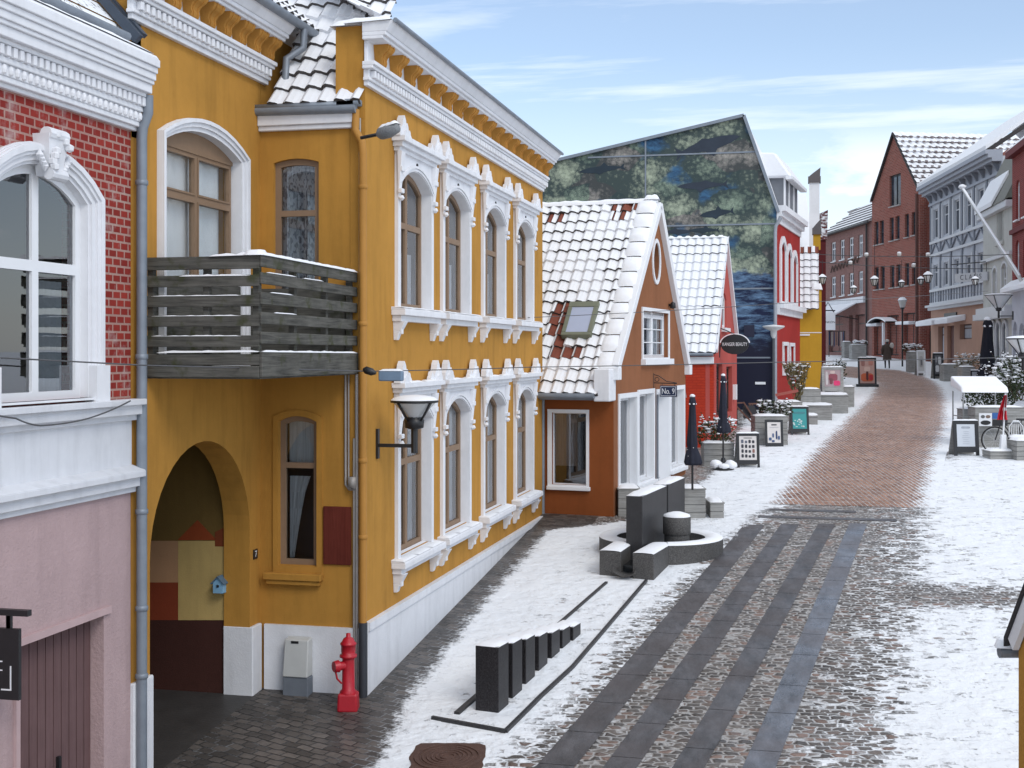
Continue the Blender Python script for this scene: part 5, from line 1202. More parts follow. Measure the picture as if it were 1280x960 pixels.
for k in range(n):
    for e in (.45, wl_ - .45): mw.fbox(f, k * wl_ + e - .1, k * wl_ + e + .1, 0, .07, z2 + .75, z1 - 1.1); mw.fbox(f, k * wl_ + e - .08, k * wl_ + e + .08, 0, .06, zb + 1.2, z2 - .6)
    x = (k + .5) * wl_; m.beam(f.P(x - wl_ * .4, .045, z2 + .05), f.P(x, .045, z2 + .62), .08, .12, up=(f.n.x, f.n.y, 0)); m.beam(f.P(x + wl_ * .4, .045, z2 + .05), f.P(x, .045, z2 + .62), .08, .12, up=(f.n.x, f.n.y, 0))
    for e in (.25, .5, .75): m.fbox(f, k * wl_ + wl_ * e - .06, k * wl_ + wl_ * e + .06, 0, .05, zb + .38, zb + 1.1)
for z in (z2 + .72, z2 - .1, zb + 1.15, zb + .3): mw.fbox(f, 0, f.L, 0, .12, z - .09, z + .07)
m.build('timber', TIM, th_); mw.build('trim', TIMW, th_)
m = MB()
for z0, z_, o in ((-.95, -.8, .12), (-.8, -.3, .06), (-.3, -.12, .55), (-.12, .08, .75), (.08, .3, .9)): m.fbox(f, -.25, f.L + .2, 0, o, z1 + z0, z1 + z_)
m.build('cornice', plain('blue grey cornice paint', (.34, .36, .41, 1), .55, 0, .1, 8), th_)
for k in range(12):
    x = .35 + (f.L - .7) * k / 11; m = MB(); m.hexa([f.P(x - .09, .06, z1 - .78), f.P(x + .09, .06, z1 - .78), f.P(x + .09, .14, z1 - .78), f.P(x - .09, .14, z1 - .78), f.P(x - .13, .06, z1 - .31), f.P(x + .13, .06, z1 - .31), f.P(x + .13, .45, z1 - .31), f.P(x - .13, .45, z1 - .31)]); m.build('bracket', TIM, th_)
PEACH = plaster('peach plaster', (.44, .27, .20, 1), .15, 40, .2); sh = [(1173, 408, 1180.5, 452), (1201.5, 406, 1214, 421)]
dr2 = (1184.5, 407, 1193, 462)
m = MB(); hh = [rectl(*f.rect(*q)) for q in (sh[0], dr2, (1200, 405, 1215, 424))]; m.plate(f, rectl(0, f.L, 2.6, zb), -.25, .02, hh); m.build('wall', PEACH, th_)
for q in (sh[0], (1200, 405, 1215, 424)): shop_opening(f, th_, *q, plain('brown shop frame', (.09, .04, .03, 1), .5), 1)
a, b, lo, hi = f.rect(*dr2); m = MB(); m.fbox(f, a, b, -.25, -.18, lo - .5, hi); m.build('door', plain('russet door', (.12, .045, .035, 1), .5), th_)
m = MB(); m.fbox(f, -.05, f.L + .05, 0, .22, zb - .12, zb + .06); m.fbox(f, -.05, f.L + .05, 0, .4, zb + .06, zb + .2); m.build('band', TIMW, th_)
for (x0, x1, y) in ((1166, 1187, 402.5), (1191, 1208, 399.5)):
    a, b = f.sz(x0, y), f.sz(x1, y); m = MB(); m.hexa([f.P(a[0], .02, a[1] - .1), f.P(b[0], .02, a[1] - .1), f.P(b[0], 1.1, a[1] - .3), f.P(a[0], 1.1, a[1] - .3), f.P(a[0], .02, a[1] + .25), f.P(b[0], .02, a[1] + .25), f.P(b[0], 1.1, a[1] + .02), f.P(a[0], 1.1, a[1] + .02)]); m.build('canopy', SNOW, th_, bevel=.04)
a, b, lo, hi = f.rect(1182, 391, 1197, 401); m = MB(); m.fbox(f, a, b, .02, .1, lo, hi); m.build('sign_board', BLACK, th_)
nb = Vector((f.n.x, f.n.y, 0)); Uf = Vector((f.d.x, f.d.y, 0)); m = MB(); e0 = Vector(f.P(-.25, .85, z1 + .32)); e1 = Vector(f.P(f.L + .1, .85, z1 + .32)); up = nb * -5.6 + Vector((0, 0, 4.0))
m.hexa([e0, e1, e1 + up, e0 + up, e0 + Vector((0, 0, .22)), e1 + Vector((0, 0, .22)), e1 + up + Vector((0, 0, .22)), e0 + up + Vector((0, 0, .22))]); m.poly([e0 + up, e1 + up, e1 + up - nb * 5 - Vector((0, 0, 5)), e0 + up - nb * 5 - Vector((0, 0, 5))]); m.build('roof', SNOWR, th_)
fe = Fac((f.B.x, f.B.y), (f.B.x - f.n.x * 9, f.B.y - f.n.y * 9)); m = MB(); m.plate(fe, [(0, 9), (9, 9), (9, z1 + 2.2), (6.2, z1 + 4.4), (0, z1 + .1)], -.2, -.02); m.build('gable', RBK, th_)
m = MB(); m.beam(Vector(fe.P(-.8, .05, z1 + .22)), Vector(fe.P(5.6, .05, z1 + 4.5)), .14, .22); m.build('verge', plain('dark verge', (.045, .04, .04, 1), .7), th_)
# ---- grey plaster house
gy = thing('grey_house', 'pale grey plaster house with mansard roof and arched shop windows', 'house', tuple(at(1248, 462, 62)))
f = fpx(1229, 65.5, 1265, 59); GRY = plaster('pale grey plaster', (.50, .50, .47, 1), .2, 40, .2); z1 = f.sz(1232, 268)[1]; zb = f.sz(1247, 390)[1]
q2 = [(1246.5, 255, 1254, 301)]; q1_ = [(1241, 335, 1246, 383), (1252, 329, 1258.5, 381)]
m = MB(); m.plate(f, rectl(0, f.L, 2.5, z1), -.25, 0, [rectl(*f.rect(*q)) for q in q2] + [archl(*f.rect(*q)[:3], f.rect(*q)[3] - .2, .2) for q in q1_]); body(m, f, 7, 2.5, z1 - .1); m.build('wall', GRY, gy)
for q in q2: pwin(f, gy, *q, o=-.1, cols=2, rows=(.35,), fw=.09, bar=.08, fmat=TIMW, pane=DGLASS, trim=.14, tmat=GRY, sill=.08)
for q in q1_: pwin(f, gy, *q, rise=.2, o=-.1, cols=1, rows=(.35,), fw=.1, bar=.08, fmat=TIMW, pane=darkglass('pale glass', (.20, .20, .19, 1), .15), trim=.12, tmat=TIMW, sill=.08)
m = MB(); zm = f.sz(1247, 322)[1]
for z0, z_, o in ((z1 - .25, z1 + .05, .3), (zm - .08, zm + .08, .15), (zb - .35, zb - .05, .5), (zb - .05, zb + .25, .35)): m.fbox(f, -.1, f.L + .1, 0, o, z0, z_)
m.build('band', TIMW, gy)
m = MB(); nb = Vector((f.n.x, f.n.y, 0)); e0 = Vector(f.P(-.2, .35, z1 + .05)); e1 = Vector(f.P(f.L, .35, z1 + .05)); u1 = -nb * 1.5 + Vector((0, 0, 3.0))
m.poly([e0, e1, e1 + u1, e0 + u1], 1); m.poly([e0 + u1, e1 + u1, e1 + u1 - nb * 3 + Vector((0, 0, 1.2)), e0 + u1 - nb * 3 + Vector((0, 0, 1.2))]); m.poly([e0, e0 + u1, e0 + u1 - nb * 3, e0 - nb * 4], 1)
m.hexa([e0 + nb * .05, e0 + (e1 - e0) * .62 + nb * .05, e0 + (e1 - e0) * .62 + u1 * .5, e0 + u1 * .5] + [p + Vector((0, 0, .22)) for p in (e0 + nb * .05, e0 + (e1 - e0) * .62 + nb * .05, e0 + (e1 - e0) * .62 + u1 * .5, e0 + u1 * .5)])
m.build('roof', [SNOWR, plain('mossy grey slate', (.20, .20, .18, 1), .9, 0, .3, 12)], gy)
sh = [(1240, 402, 1244.6, 470), (1247, 402, 1252, 470), (1255, 402, 1260, 470)]
for q in sh: 
    a, b, lo, hi = f.rect(*q); m = MB(); m.plate(f, archl(a - .12, b + .12, 2.8, hi - .3, .4), 0, .1, [archl(a, b, 2.85, hi - .35, .3)]); m.poly([f.P(x, .02, z) for x, z in archl(a, b, 2.85, hi - .35, .3)], 1); m.build('shop_window', [TIMW, DGLASS], gy)
# ---- red brick house and lilac shop front at the right edge
rb = thing('brick_corner_house', 'red brick house with white trim above a lilac shop front at right edge', 'house', tuple(at(1275, 480, 56)))
f = fpx(1265.3, 58.9, 1330, 49); zs = f.sz(1268, 364)[1]; z1 = f.sz(1266, 190)[1]
ww_ = [(1269.5, 300, 1274, 352), (1279, 295, 1286, 350), (1270, 225, 1274.5, 275), (1280, 215, 1287, 270)]
m = MB(); m.plate(f, rectl(0, f.L, zs, z1), -.25, 0, [archl(*f.rect(*q)[:3], f.rect(*q)[3] - .2, .2) for q in ww_]); body(m, f, 7, 2.5, z1 - .1); m.build('wall', brick('crimson brick', (.28, .045, .04, 1), (.19, .03, .028, 1), (.26, .15, .13, 1), .26, .085), rb)
for q in ww_: pwin(f, rb, *q, rise=.2, o=-.1, cols=1, rows=(.35,), fw=.1, bar=.08, fmat=WHITEP, pane=DGLASS, sill=.1)
m = MB(); m.fbox(f, -.05, f.L, 0, .3, z1 - .3, z1); q = f.sz(1268, 290)[1]; m.fbox(f, 0, f.L, 0, .14, q - .1, q + .1); m.build('band', plain('dark crimson trim', (.14, .02, .02, 1), .7), rb)
LIL = plaster('lilac white plaster', (.52, .54, .60, 1), .15, 40, .2); m = MB(); ars = [(1267, 402, 1272, 478), (1274.5, 404, 1281, 482)]
m.plate(f, rectl(0, f.L, 2, zs), -.25, .02, [archl(*(f.rect(*q)[:3]), f.rect(*q)[3] - .35, .35) for q in ars]); m.build('wall', LIL, rb)
for q in ars: pwin(f, rb, *q, rise=.35, o=-.12, cols=2, rows=(.25,), fw=.07, bar=.05, fmat=WHITEP, pane=DGLASS)
m = MB(); m.hexa([f.P(-.2, .02, zs - .05), f.P(f.L, .02, zs - .05), f.P(f.L, .5, zs - .05), f.P(-.2, .5, zs - .05), f.P(-.2, .02, zs + .5), f.P(f.L, .02, zs + .5), f.P(f.L, .5, zs + .12), f.P(-.2, .5, zs + .12)]); m.build('ledge', SNOW, rb)
m = MB(); nb = Vector((f.n.x, f.n.y, 0)); m.poly([f.P(-.2, .3, z1), f.P(f.L, .3, z1), f.P(f.L, -4, z1 + 4), f.P(-.2, -4, z1 + 4)]); m.build('roof', SNOWR, rb)
# ---- ochre outbuilding whose roof corner pokes in at lower right
nr_ = thing('outbuilding', 'ochre outbuilding with white bargeboard and slate roof at lower right corner', 'building', tuple(at(1300, 900, 8.6)))
c0 = at(1273, 814, 8.6); zE = c0.z; fz = Fac((c0.x, c0.y), (c0.x + .63, c0.y - 2.52)); sl = 1.3; hw_ = fz.L / 2; za = zE + hw_ * sl; nn = Vector((-fz.n.x, -fz.n.y, 0)); dd = nn * 4.2
m = MB(); m.plate(fz, [(.003, -1.6), (fz.L - .003, -1.6), (fz.L - .003, zE), (hw_, za), (.003, zE)], -.2, 0)
for s_ in (0, fz.L): a = Vector(fz.P(s_, 0, 0)); b = a + dd; m.plate(Fac((b.x, b.y), (a.x, a.y)) if s_ == 0 else Fac((a.x, a.y), (b.x, b.y)), rectl(0.003 if s_ else 0, 4.2 if s_ else 4.197, -1.6, zE), -.2, 0)
m.build('wall', OCHRE, nr_)
for a, b in (((-.02, zE + .05), (hw_, za + .07)), ((hw_, za + .07), (fz.L + .02, zE + .05))): m = MB(); m.beam(Vector(fz.P(a[0], .03, a[1])), Vector(fz.P(b[0], .03, b[1])), .04, .12); m.build('bargeboard', WHITEP, nr_)
SLT = plain('dark slate roof', (.03, .03, .033, 1), .7); tt = Vector((0, 0, .045)); b1 = Vector(fz.P(hw_, .06, za + .05))
for s_ in (-.10, fz.L + .10):
    b0 = Vector(fz.P(s_, .06, zE - .08)); m = MB(); m.hexa([b0 + tt * 2, b0 + dd + tt * 2, b1 + dd + tt * 2, b1 + tt * 2, b0 + tt * 3.4, b0 + dd + tt * 3.4, b1 + dd + tt * 3.4, b1 + tt * 3.4]); rf_ = m.build('roof', SLT, nr_)
    m = MB(); e = (b1 - b0).normalized() * .06; o_ = nn * .05; m.grid([[p + o_ + tt * 3.4 + (dd - o_ * 2) * (k / 8) + Vector((0, 0, h + .01 * math.sin(k * 2.2))) for k in range(9)] for p, h in ((b0 + e, .004), (b0 + e * 2, .05), (b0.lerp(b1, .5), .06), (b1, .06))]); m.build('snow', SNOWR, rf_, True)
g0 = Vector(fz.P(-.10, .06, zE - .08)) + Vector((-.02, .06, .04)); m = MB(); m.tube([g0, g0 + dd], .045, 8); m.build('gutter', ZINC, nr_, True)
m = MB(); snow_slab(m, g0 + Vector((.03, -.01, .035)), .12, .10, .05); m.build('snow', SNOW, nr_, True)
# ================================================================= street furniture
def blob(m, c, r, mi=0, sx=1, sy=1, sz=1, n=8, seed=0, jit=.18):
    rows = []
    for j in range(n // 2 + 2):
        ph = -math.pi / 2 + math.pi * j / (n // 2 + 1); row = []
        for k in range(n):
            th = 2 * math.pi * k / n; d = Vector((math.cos(ph) * math.cos(th), math.cos(ph) * math.sin(th), math.sin(ph)))
            q = 1 + jit * mnoise.noise(d * 1.7 + Vector((seed, c[0], c[1])))
            row.append((c[0] + d.x * r * sx * q, c[1] + d.y * r * sy * q, c[2] + d.z * r * sz * q))
        rows.append(row)
    m.grid(rows, mi, True)
LEAF = foliage('evergreen leaves', (.012, .022, .010, 1), (.055, .075, .032, 1)); DRYL = foliage('dry winter leaves', (.09, .075, .035, 1), (.24, .19, .10, 1)); OLIVEL = foliage('olive leaves', (.03, .04, .015, 1), (.11, .115, .05, 1))
TWIG = plain('brown twig', (.07, .045, .03, 1), .9)
def shrub(label, c, rx, ry, h, nleaf, nsnow, leaf=LEAF, size=.055, group=None, upright=False, cone=0.0, name='shrub'):
    t = thing(name, label, 'shrub', tuple(c), group); m = MB(); s = MB(); st = MB()
    lob = [(rnd(-.6, .6), rnd(-.6, .6), rnd(.25, .75), rnd(.45, .75)) for _ in range(9)]
    def pt():
        while True:
            u, v, w = rnd(-1, 1), rnd(-1, 1), rnd(0, 1)
            k = (1 - cone * w)
            if upright:
                if u * u + v * v < (.25 + .75 * w) ** 2: return u, v, w
            elif any(((u - a * k) / (r_)) ** 2 + ((v - b * k) / r_) ** 2 + ((w - d) / (r_ * .62)) ** 2 < 1 for a, b, d, r_ in lob): return u * (k if cone else 1), v * (k if cone else 1), w
    for i in range(nleaf):
        u, v, w = pt(); p = Vector((c[0] + u * rx, c[1] + v * ry, c[2] + w * h)); L_ = size * rnd(.6, 1.5)
        d = Vector((u + rnd(-.7, .7), v + rnd(-.7, .7), rnd(-.2, .9))).normalized()
        if upright: d = Vector((u * .7 + rnd(-.3, .3), v * .7 + rnd(-.3, .3), 1.0)).normalized(); L_ *= 2.2
        q = d.cross(Vector((rnd(-1, 1), rnd(-1, 1), rnd(-1, 1)))).normalized() * L_ * (.16 if upright else .38)
        m.poly([p - d * L_ * .5, p + q, p + d * L_ * .6, p - q])
    if not upright:
        for i in range(max(6, nleaf // 45)):                 # loose twigs break the outline
            a = rnd(0, 6.28); e = rnd(.3, .85); b = Vector((c[0] + rx * e * math.cos(a) * .6, c[1] + ry * e * math.sin(a) * .6, c[2] + h * rnd(.4, .8))); tip = Vector((c[0] + rx * (e + .25) * math.cos(a), c[1] + ry * (e + .25) * math.sin(a), c[2] + h * rnd(.75, 1.22)))
            st.tube([b, tip], [.008, .003], 3)
            for k in range(7):
                p = b.lerp(tip, rnd(.35, 1.05)); L_ = size * rnd(.5, 1.1); d = Vector((rnd(-1, 1), rnd(-1, 1), rnd(-.2, 1))).normalized(); q = d.cross(Vector((rnd(-1, 1), rnd(-1, 1), rnd(-1, 1)))).normalized() * L_ * .35; m.poly([p - d * L_ * .5, p + q, p + d * L_ * .6, p - q])
            if nsnow: blob(s, tip.lerp(b, .1), size * rnd(.3, .5), 0, 1.2, 1.2, .6, 6, i)
    for i in range(nsnow):
        u, v, w = pt()
        w = max(w, rnd(.35, 1)); blob(s, (c[0] + u * rx, c[1] + v * ry, c[2] + w * h + size * .3), size * rnd(.35, 1.05), 0, rnd(.9, 1.6), rnd(.9, 1.6), .45, 6, i, .4)
    for i in range(7): st.tube([(c[0] + rnd(-.2, .2) * rx, c[1] + rnd(-.2, .2) * ry, c[2] - .03), (c[0] + rnd(-.7, .7) * rx, c[1] + rnd(-.7, .7) * ry, c[2] + h * rnd(.5, .95))], [.014, .004], 4)
    m.build('leaves', leaf, t); st.build('stems', TWIG, t)
    if nsnow: s.build('snow', SNOW, t, True)
    return t
def planter(label, x0, y1, x1, y0, t, depth=.55, rows=4, snow_h=.06, zb=None, ang=None, group='grey plank planters along the street', name='planter'):
    """plank box whose front face spans pixels x0..x1, y0 (top) .. y1 (bottom) at depth t"""
    a, b = at(x0, y1, t), at(x1, y1, t); z0 = zb if zb is not None else gz((a.y + b.y) / 2) - .03; z1 = at((x0 + x1) / 2, y0, t).z
    a2 = math.atan2(b.y - a.y, b.x - a.x) if ang is None else ang
    w = math.hypot(b.x - a.x, b.y - a.y); f = Fac((a.x, a.y), (a.x + w * math.cos(a2), a.y + w * math.sin(a2)))
    T = thing(name, label, 'planter', (f.P(w / 2, -depth / 2, z0)), group)
    m = MB(); h = (z1 - z0) / rows; i = .02
    m.fbox(f, i, w - i, -depth + i, -i, z0, z1 - .09)
    for k in range(rows):
        za, zc = z0 + k * h + .006, z0 + (k + 1) * h - .006
        for q in ((0, w, -i, 0), (0, w, -depth, -depth + i), (0, i, -depth + i, -i), (w - i, w, -depth + i, -i)): m.fbox(f, q[0], q[1], q[2], q[3], za, zc)
    m.build('box', GREYWOOD, T, bevel=.005)
    m = MB(); e = .045
    for q in ((-.015, w + .015, -e, .015), (-.015, w + .015, -depth - .015, -depth + e), (-.015, e, -depth + e, -e), (w - e, w + .015, -depth + e, -e)): m.fbox(f, q[0], q[1], q[2], q[3], z1 - .002, z1 + .022)
    m.build('rim', GREYWOOD, T, bevel=.004)
    if snow_h:
        m = MB(); snow_slab(m, Vector(f.P(w / 2, -depth / 2, z1 + .015)), w, depth, snow_h, a2); m.build('snow', SNOW, T, True)
    return T, f, w, z0, z1
# ---- fire hydrant
RED = plain('red hydrant paint', (.42, .010, .022, 1), .4, 0, .2, 9, .15, .5)
c = Vector((-5.42, 14.62, gz(14.62) - .01)); hy = thing('fire_hydrant', 'red fire hydrant standing at the ochre house corner', 'fire hydrant', c)
m = MB(); m.rbox(c, .25, .22, .22, R(12), 0, .93); m.build('base', RED, hy, bevel=.025, seg=2)
m = MB(); m.lathe(c, [(.10, .2), (.105, .23), (.078, .26), (.074, .62), (.078, .64), (.105, .645), (.105, .675), (.08, .68), (.088, .72), (.088, .79), (.098, .795), (.098, .815), (.08, .83), (.06, .87), (.035, .885), (.028, .89), (.028, .93), (0, .932)], 16); m.build('barrel', RED, hy, True)
m = MB(); m.tube([c + Vector((-.03, -.03, .55)), c + Vector((-.10, -.10, .55))], [.055, .055], 12); m.tube([c + Vector((-.09, -.09, .55)), c + Vector((-.135, -.135, .55))], [.075, .065], 12); m.tube([c + Vector((-.12, -.12, .5)), c + Vector((-.10, -.11, .40)), c + Vector((-.06, -.07, .34))], .012, 6); m.build('outlet', RED, hy, True)
# ---- utility cabinet
uc = thing('utility_cabinet', 'grey white utility cabinet against white plinth beside the hydrant', 'cabinet', (-6.24, 15.05, 0))
m = MB(); f = f2; m.hexa([f.P(.40, .05, .22), f.P(.73, .05, .22), f.P(.73, .24, .22), f.P(.40, .24, .22), f.P(.41, .05, .70), f.P(.73, .05, .70), f.P(.73, .19, .68), f.P(.41, .19, .68)]); m.build('cover', plain('cabinet shell', (.50, .51, .50, 1), .6, 0, .15, 3, .1), uc, bevel=.012)
m = MB(); m.fbox(f, .395, .735, .05, .22, -.08, .218); m.build('base', plain('slate blue base', (.16, .18, .21, 1), .7, 0, .25, 5), uc, bevel=.01)
m = MB(); m.fbox(f, .50, .60, .19, .200, .635, .665); m.build('label_plate', BLACK, uc)
# ---- manhole
mc = Vector((-3.82, 13.40, 0)); mm = thing('manhole_cover', 'rusty square framed manhole cover in the snow at bottom edge', 'manhole cover', (mc.x, mc.y, gz(mc.y)))
tl = (gz(14) - gz(13)); m = MB()
def mh_pt(r, k, n, z): 
    x, y = mc.x + r * math.cos(2 * math.pi * k / n), mc.y + r * math.sin(2 * math.pi * k / n); return (x, y, gz(13.4) + (y - 13.4) * tl + z)
RUST = plain('rusty iron', (.10, .055, .042, 1), .7, .2, .35, 12, .5)
prof = [(.0, .012)] + [q for r in (.06, .11, .16, .21, .26) for q in ((r, .012), (r + .004, .022), (r + .026, .022), (r + .03, .012))] + [(.31, .012), (.315, .004), (.325, .004), (.33, .02), (.37, .02), (.375, .006)]
m.grid([[mh_pt(r, k, 40, z) for k in range(40)] for r, z in prof], 0, True); m.build('lid', RUST, mm)
m = MB(); n = 36
def sq(k):                                   # ragged rounded square of rusty plate round the lid, snow creeping over its edge
    a = 2 * math.pi * k / n + .2; r = .40 / max(abs(math.cos(a - .2)), abs(math.sin(a - .2))) ** .8; r *= 1 + .12 * mnoise.noise(Vector((math.cos(a) * 2.5, math.sin(a) * 2.5, 4)))
    return (mc.x + r * math.cos(a), mc.y + r * math.sin(a), gz(13.4) + (mc.y + r * math.sin(a) - 13.4) * tl + .008)
m.poly([sq(k) for k in range(n)]); m.build('frame', RUST, mm)
# ---- bracket lamp on the house, and its twins across the street
def bracket_lamp(label, wall, head, rr, z_arm, name='wall_lamp'):
    w_, h_ = Vector(wall), Vector(head); T = thing(name, label, 'lamp', wall, 'bracket lamps with funnel shaped glass'); d = (h_ - w_); d.z = 0; dn = d.normalized()
    m = MB(); m.beam(w_ + Vector((0, 0, -.22)), w_ + Vector((0, 0, .16)), .07, .05, up=dn); m.beam(w_ + Vector((0, 0, -.05)), Vector((h_.x, h_.y, w_.z - .05)), .045, .045); m.tube([(h_.x, h_.y, w_.z - .14), (h_.x, h_.y, w_.z + .16)], .045, 8); m.build('bracket', BLACK, T)
    z = w_.z + .16; hh = rr * 1.18
    m = MB(); m.lathe((h_.x, h_.y, z), [(.05, 0), (.12, .02), (.13, .12), (.10, .14), (.10, .16)], 12)
    for k in range(4):
        a = math.pi / 4 + k * math.pi / 2 + .3; m.beam((h_.x + .11 * math.cos(a), h_.y + .11 * math.sin(a), z + .1), (h_.x + rr * math.cos(a), h_.y + rr * math.sin(a), z + hh), .028, .02)
    m.lathe((h_.x, h_.y, z + hh), [(rr - .02, 0), (rr + .015, 0), (rr + .02, .025), (rr - .02, .03)], 28); m.build('frame', BLACK, T, True)
    m = MB(); m.grid([[(h_.x + r * math.cos(2 * math.pi * k / 24), h_.y + r * math.sin(2 * math.pi * k / 24), z + q) for k in range(24)] for r, q in ((.09, .15), (rr - .02, hh - .005))], 0, True); m.build('glass', plain('milky lamp glass', (.62, .64, .65, 1), .25, 0, .08, 4, 0), T, True)
    m = MB(); m.lathe((h_.x, h_.y, z + hh + .03), [(rr + .01, 0), (rr * .9, .035), (rr * .5, .06), (0, .07)], 24); m.build('cap', SNOW, T, True)
    m = MB(); m.lathe((h_.x, h_.y, z + .13), [(.03, 0), (.05, .06), (.04, .2), (0, .22)], 8); m.build('bulb', WHITEP, T, True)
hd = onY(518, 550, 15.60); bracket_lamp('black bracket lamp with snowy cap on the ochre facade', (-5.395, 15.60, onX(469, 552, -5.4).z), (hd.x, 15.60, 0), .29, 0)
a = at(1266, 395, 56); b = at(1248.5, 395, 56); bracket_lamp('black bracket lamp on the grey and lilac shop fronts', (a.x, a.y, a.z + .05), (b.x, a.y - .1, 0), .58, 0)
a = at(1300, 456, 33); b = at(1279, 456, 33); bracket_lamp('black bracket lamp half cut by the right edge of the photo', (a.x, a.y, a.z), (b.x, b.y, 0), .42, 0)
# street lamp with snow on its eaves end
a = at(461, 172, 15.35); b = at(497, 160, 15.1); T = thing('floodlight', 'snow dusted grey lamp head on an arm near the ochre house gutter', 'lamp', tuple(a)); m = MB(); m.tube([a - Vector((.1, 0, 0)), a.lerp(b, .35)], .022, 6); m.build('arm', BLACK, T); m = MB()
m.tube([a.lerp(b, .3), a.lerp(b, .42), a.lerp(b, .7), b, b + (b - a) * .03], [.03, .075, .085, .055, .01], 10); m.build('head', plain('speckled grey lamp head', (.20, .21, .22, 1), .6, 0, .5, 60, .3), T, True)
m = MB(); snow_ridge(m, a.lerp(b, .45) + Vector((0, 0, .055)), b + Vector((0, 0, .045)), .12, .05, 8); m.build('snow', SNOW, T, True)
# ---- cables
CAB = plain('grey cable', (.10, .10, .105, 1), .7)
def cable(label, pts, r, sag=.0, n=14, name='cable', group=None):
    P_ = []
    for a, b in zip(pts, pts[1:]):
        for k in range(n): f_ = k / n; p = Vector(a).lerp(Vector(b), f_); P_.append(p - Vector((0, 0, sag * 4 * f_ * (1 - f_))))
    P_.append(Vector(pts[-1])); m = MB(); m.tube(P_, r, 5); o = m.build(name, CAB, None, True, loc=pts[0]); return tag(o, label, 'cable', group)
A_ = at(457, 464, 15.3)
cable('thin cable from the left edge to the ochre house corner', [at(-60, 444, 9.5), at(178, 456.5, 12.0), A_], .007, .0, 8)
cable('long cable crossing the whole street from the ochre corner', [A_, at(660, 459, 15.8), at(980, 452.5, 17), at(1330, 445, 18)], .006, .006, 10)
cable('upper cable crossing the street from the ochre facade end', [at(660, 397, 25.5), at(980, 379, 30), at(1235, 364, 36)], .007, .02, 10)
cable('slack black cord hanging under the white arched window', [(-6.62, 9.0, 3.85), onX(20, 523, -6.6), onX(50, 532, -6.6), onX(110, 523, -6.6), onX(163, 501, -6.6)], .008, .012, 8, 'cord')
p = at(489, 470, 15.2); T = thing('junction_box', 'small blue grey junction box hanging on the cable by the ochre corner', 'box', tuple(p)); m = MB(); m.rbox((p.x, p.y, p.z - .06), .29, .1, .12, -TH * 0); m.build('box', plain('blue grey plastic', (.17, .24, .33, 1), .55, 0, .2, 8), T, bevel=.012); m = MB(); snow_slab(m, (p.x, p.y, p.z + .06), .28, .1, .025); m.build('snow', SNOW, T, True)
p = at(460, 464, 15.2); o = MB(); o.tube([p + Vector((-.06, 0, .02)), p + Vector((-.03, 0, .015)), p + Vector((.05, 0, -.01)), p + Vector((.10, 0, -.025))], [.02, .045, .045, .015], 8); o = o.build('insulator', BLACK, None, True, loc=p); tag(o, 'black cable insulator at the ochre house corner', 'insulator')
p = onX(497, 476, -5.0)
# ---- seven stepped black stones beside their channel
STONE = granite('black basalt', (.021, .019, .021, 1), .42, .8, 70)
names = ['tallest', 'second tallest', 'third tallest', 'middle', 'third lowest', 'second lowest', 'lowest']
for k, (px, yb, yt) in enumerate(((636, 880, 800), (653, 862, 795.5), (669, 845, 791), (684.6, 829, 787.5), (700, 814, 783.5), (713, 802, 780), (726, 792.5, 776.5))):
    q = gnd(px, yb); h = (yb - yt) * (q.y / ray(px, yb)[1]) / 1600 - .02; z = q.z - .06; w, dp = .30, .33; an = R(-9)
    cx, cy = q.x - (w / 2 * math.cos(an) - dp / 2 * math.sin(an)), q.y - (w / 2 * math.sin(an) + dp / 2 * math.cos(an))
    o = thing('stone_block', '%s black basalt block of the stepped row in the snow' % names[k], 'stone block', (cx, cy, z), 'stepped row of black blocks')
    m = MB(); m.rbox((cx, cy, z), w, dp, h + .06, an); m.build('block', STONE, o, bevel=.008)
    m = MB(); snow_slab(m, (cx, cy, z + h + .058), w, dp, .03, an); m.build('snow', SNOW, o, True)
EDGE = granite('dark wet kerb', (.035, .034, .036, 1), .5, .4, 60)
def kerb(label, pix, w, h, name='kerb'):
    pts = [gnd(*p) for p in pix]; m = MB()
    fine = []
    for a, b in zip(pts, pts[1:]):
        n = max(1, int((b - a).length / .5)); fine += [a.lerp(b, i / n) for i in range(n)]
    fine.append(pts[-1])
    for a, b in zip(fine, fine[1:]):
        a = Vector((a.x, a.y, gz(a.y) + h / 2 - .02)); b = Vector((b.x, b.y, gz(b.y) + h / 2 - .02)); m.beam(a, b + (b - a).normalized() * .004, w, h + .04 * 0 + .04)
    o = m.build(name, EDGE, None, loc=tuple(pts[0])); tag(o, label, 'kerb'); return o, pts
kerb('dark stone edging along the street side of the block row', [(540, 899), (632, 916), (676, 872), (716, 835), (757, 787), (808, 727)], .045, .04, 'stone_edging')
kerb('short dark stone edging left of the tallest block', [(571, 893), (600, 868)], .07, .03, 'stone_edging'); kerb('dark stone edging leading up to the fountain', [(696, 783), (758, 729)], .045, .03, 'stone_edging')
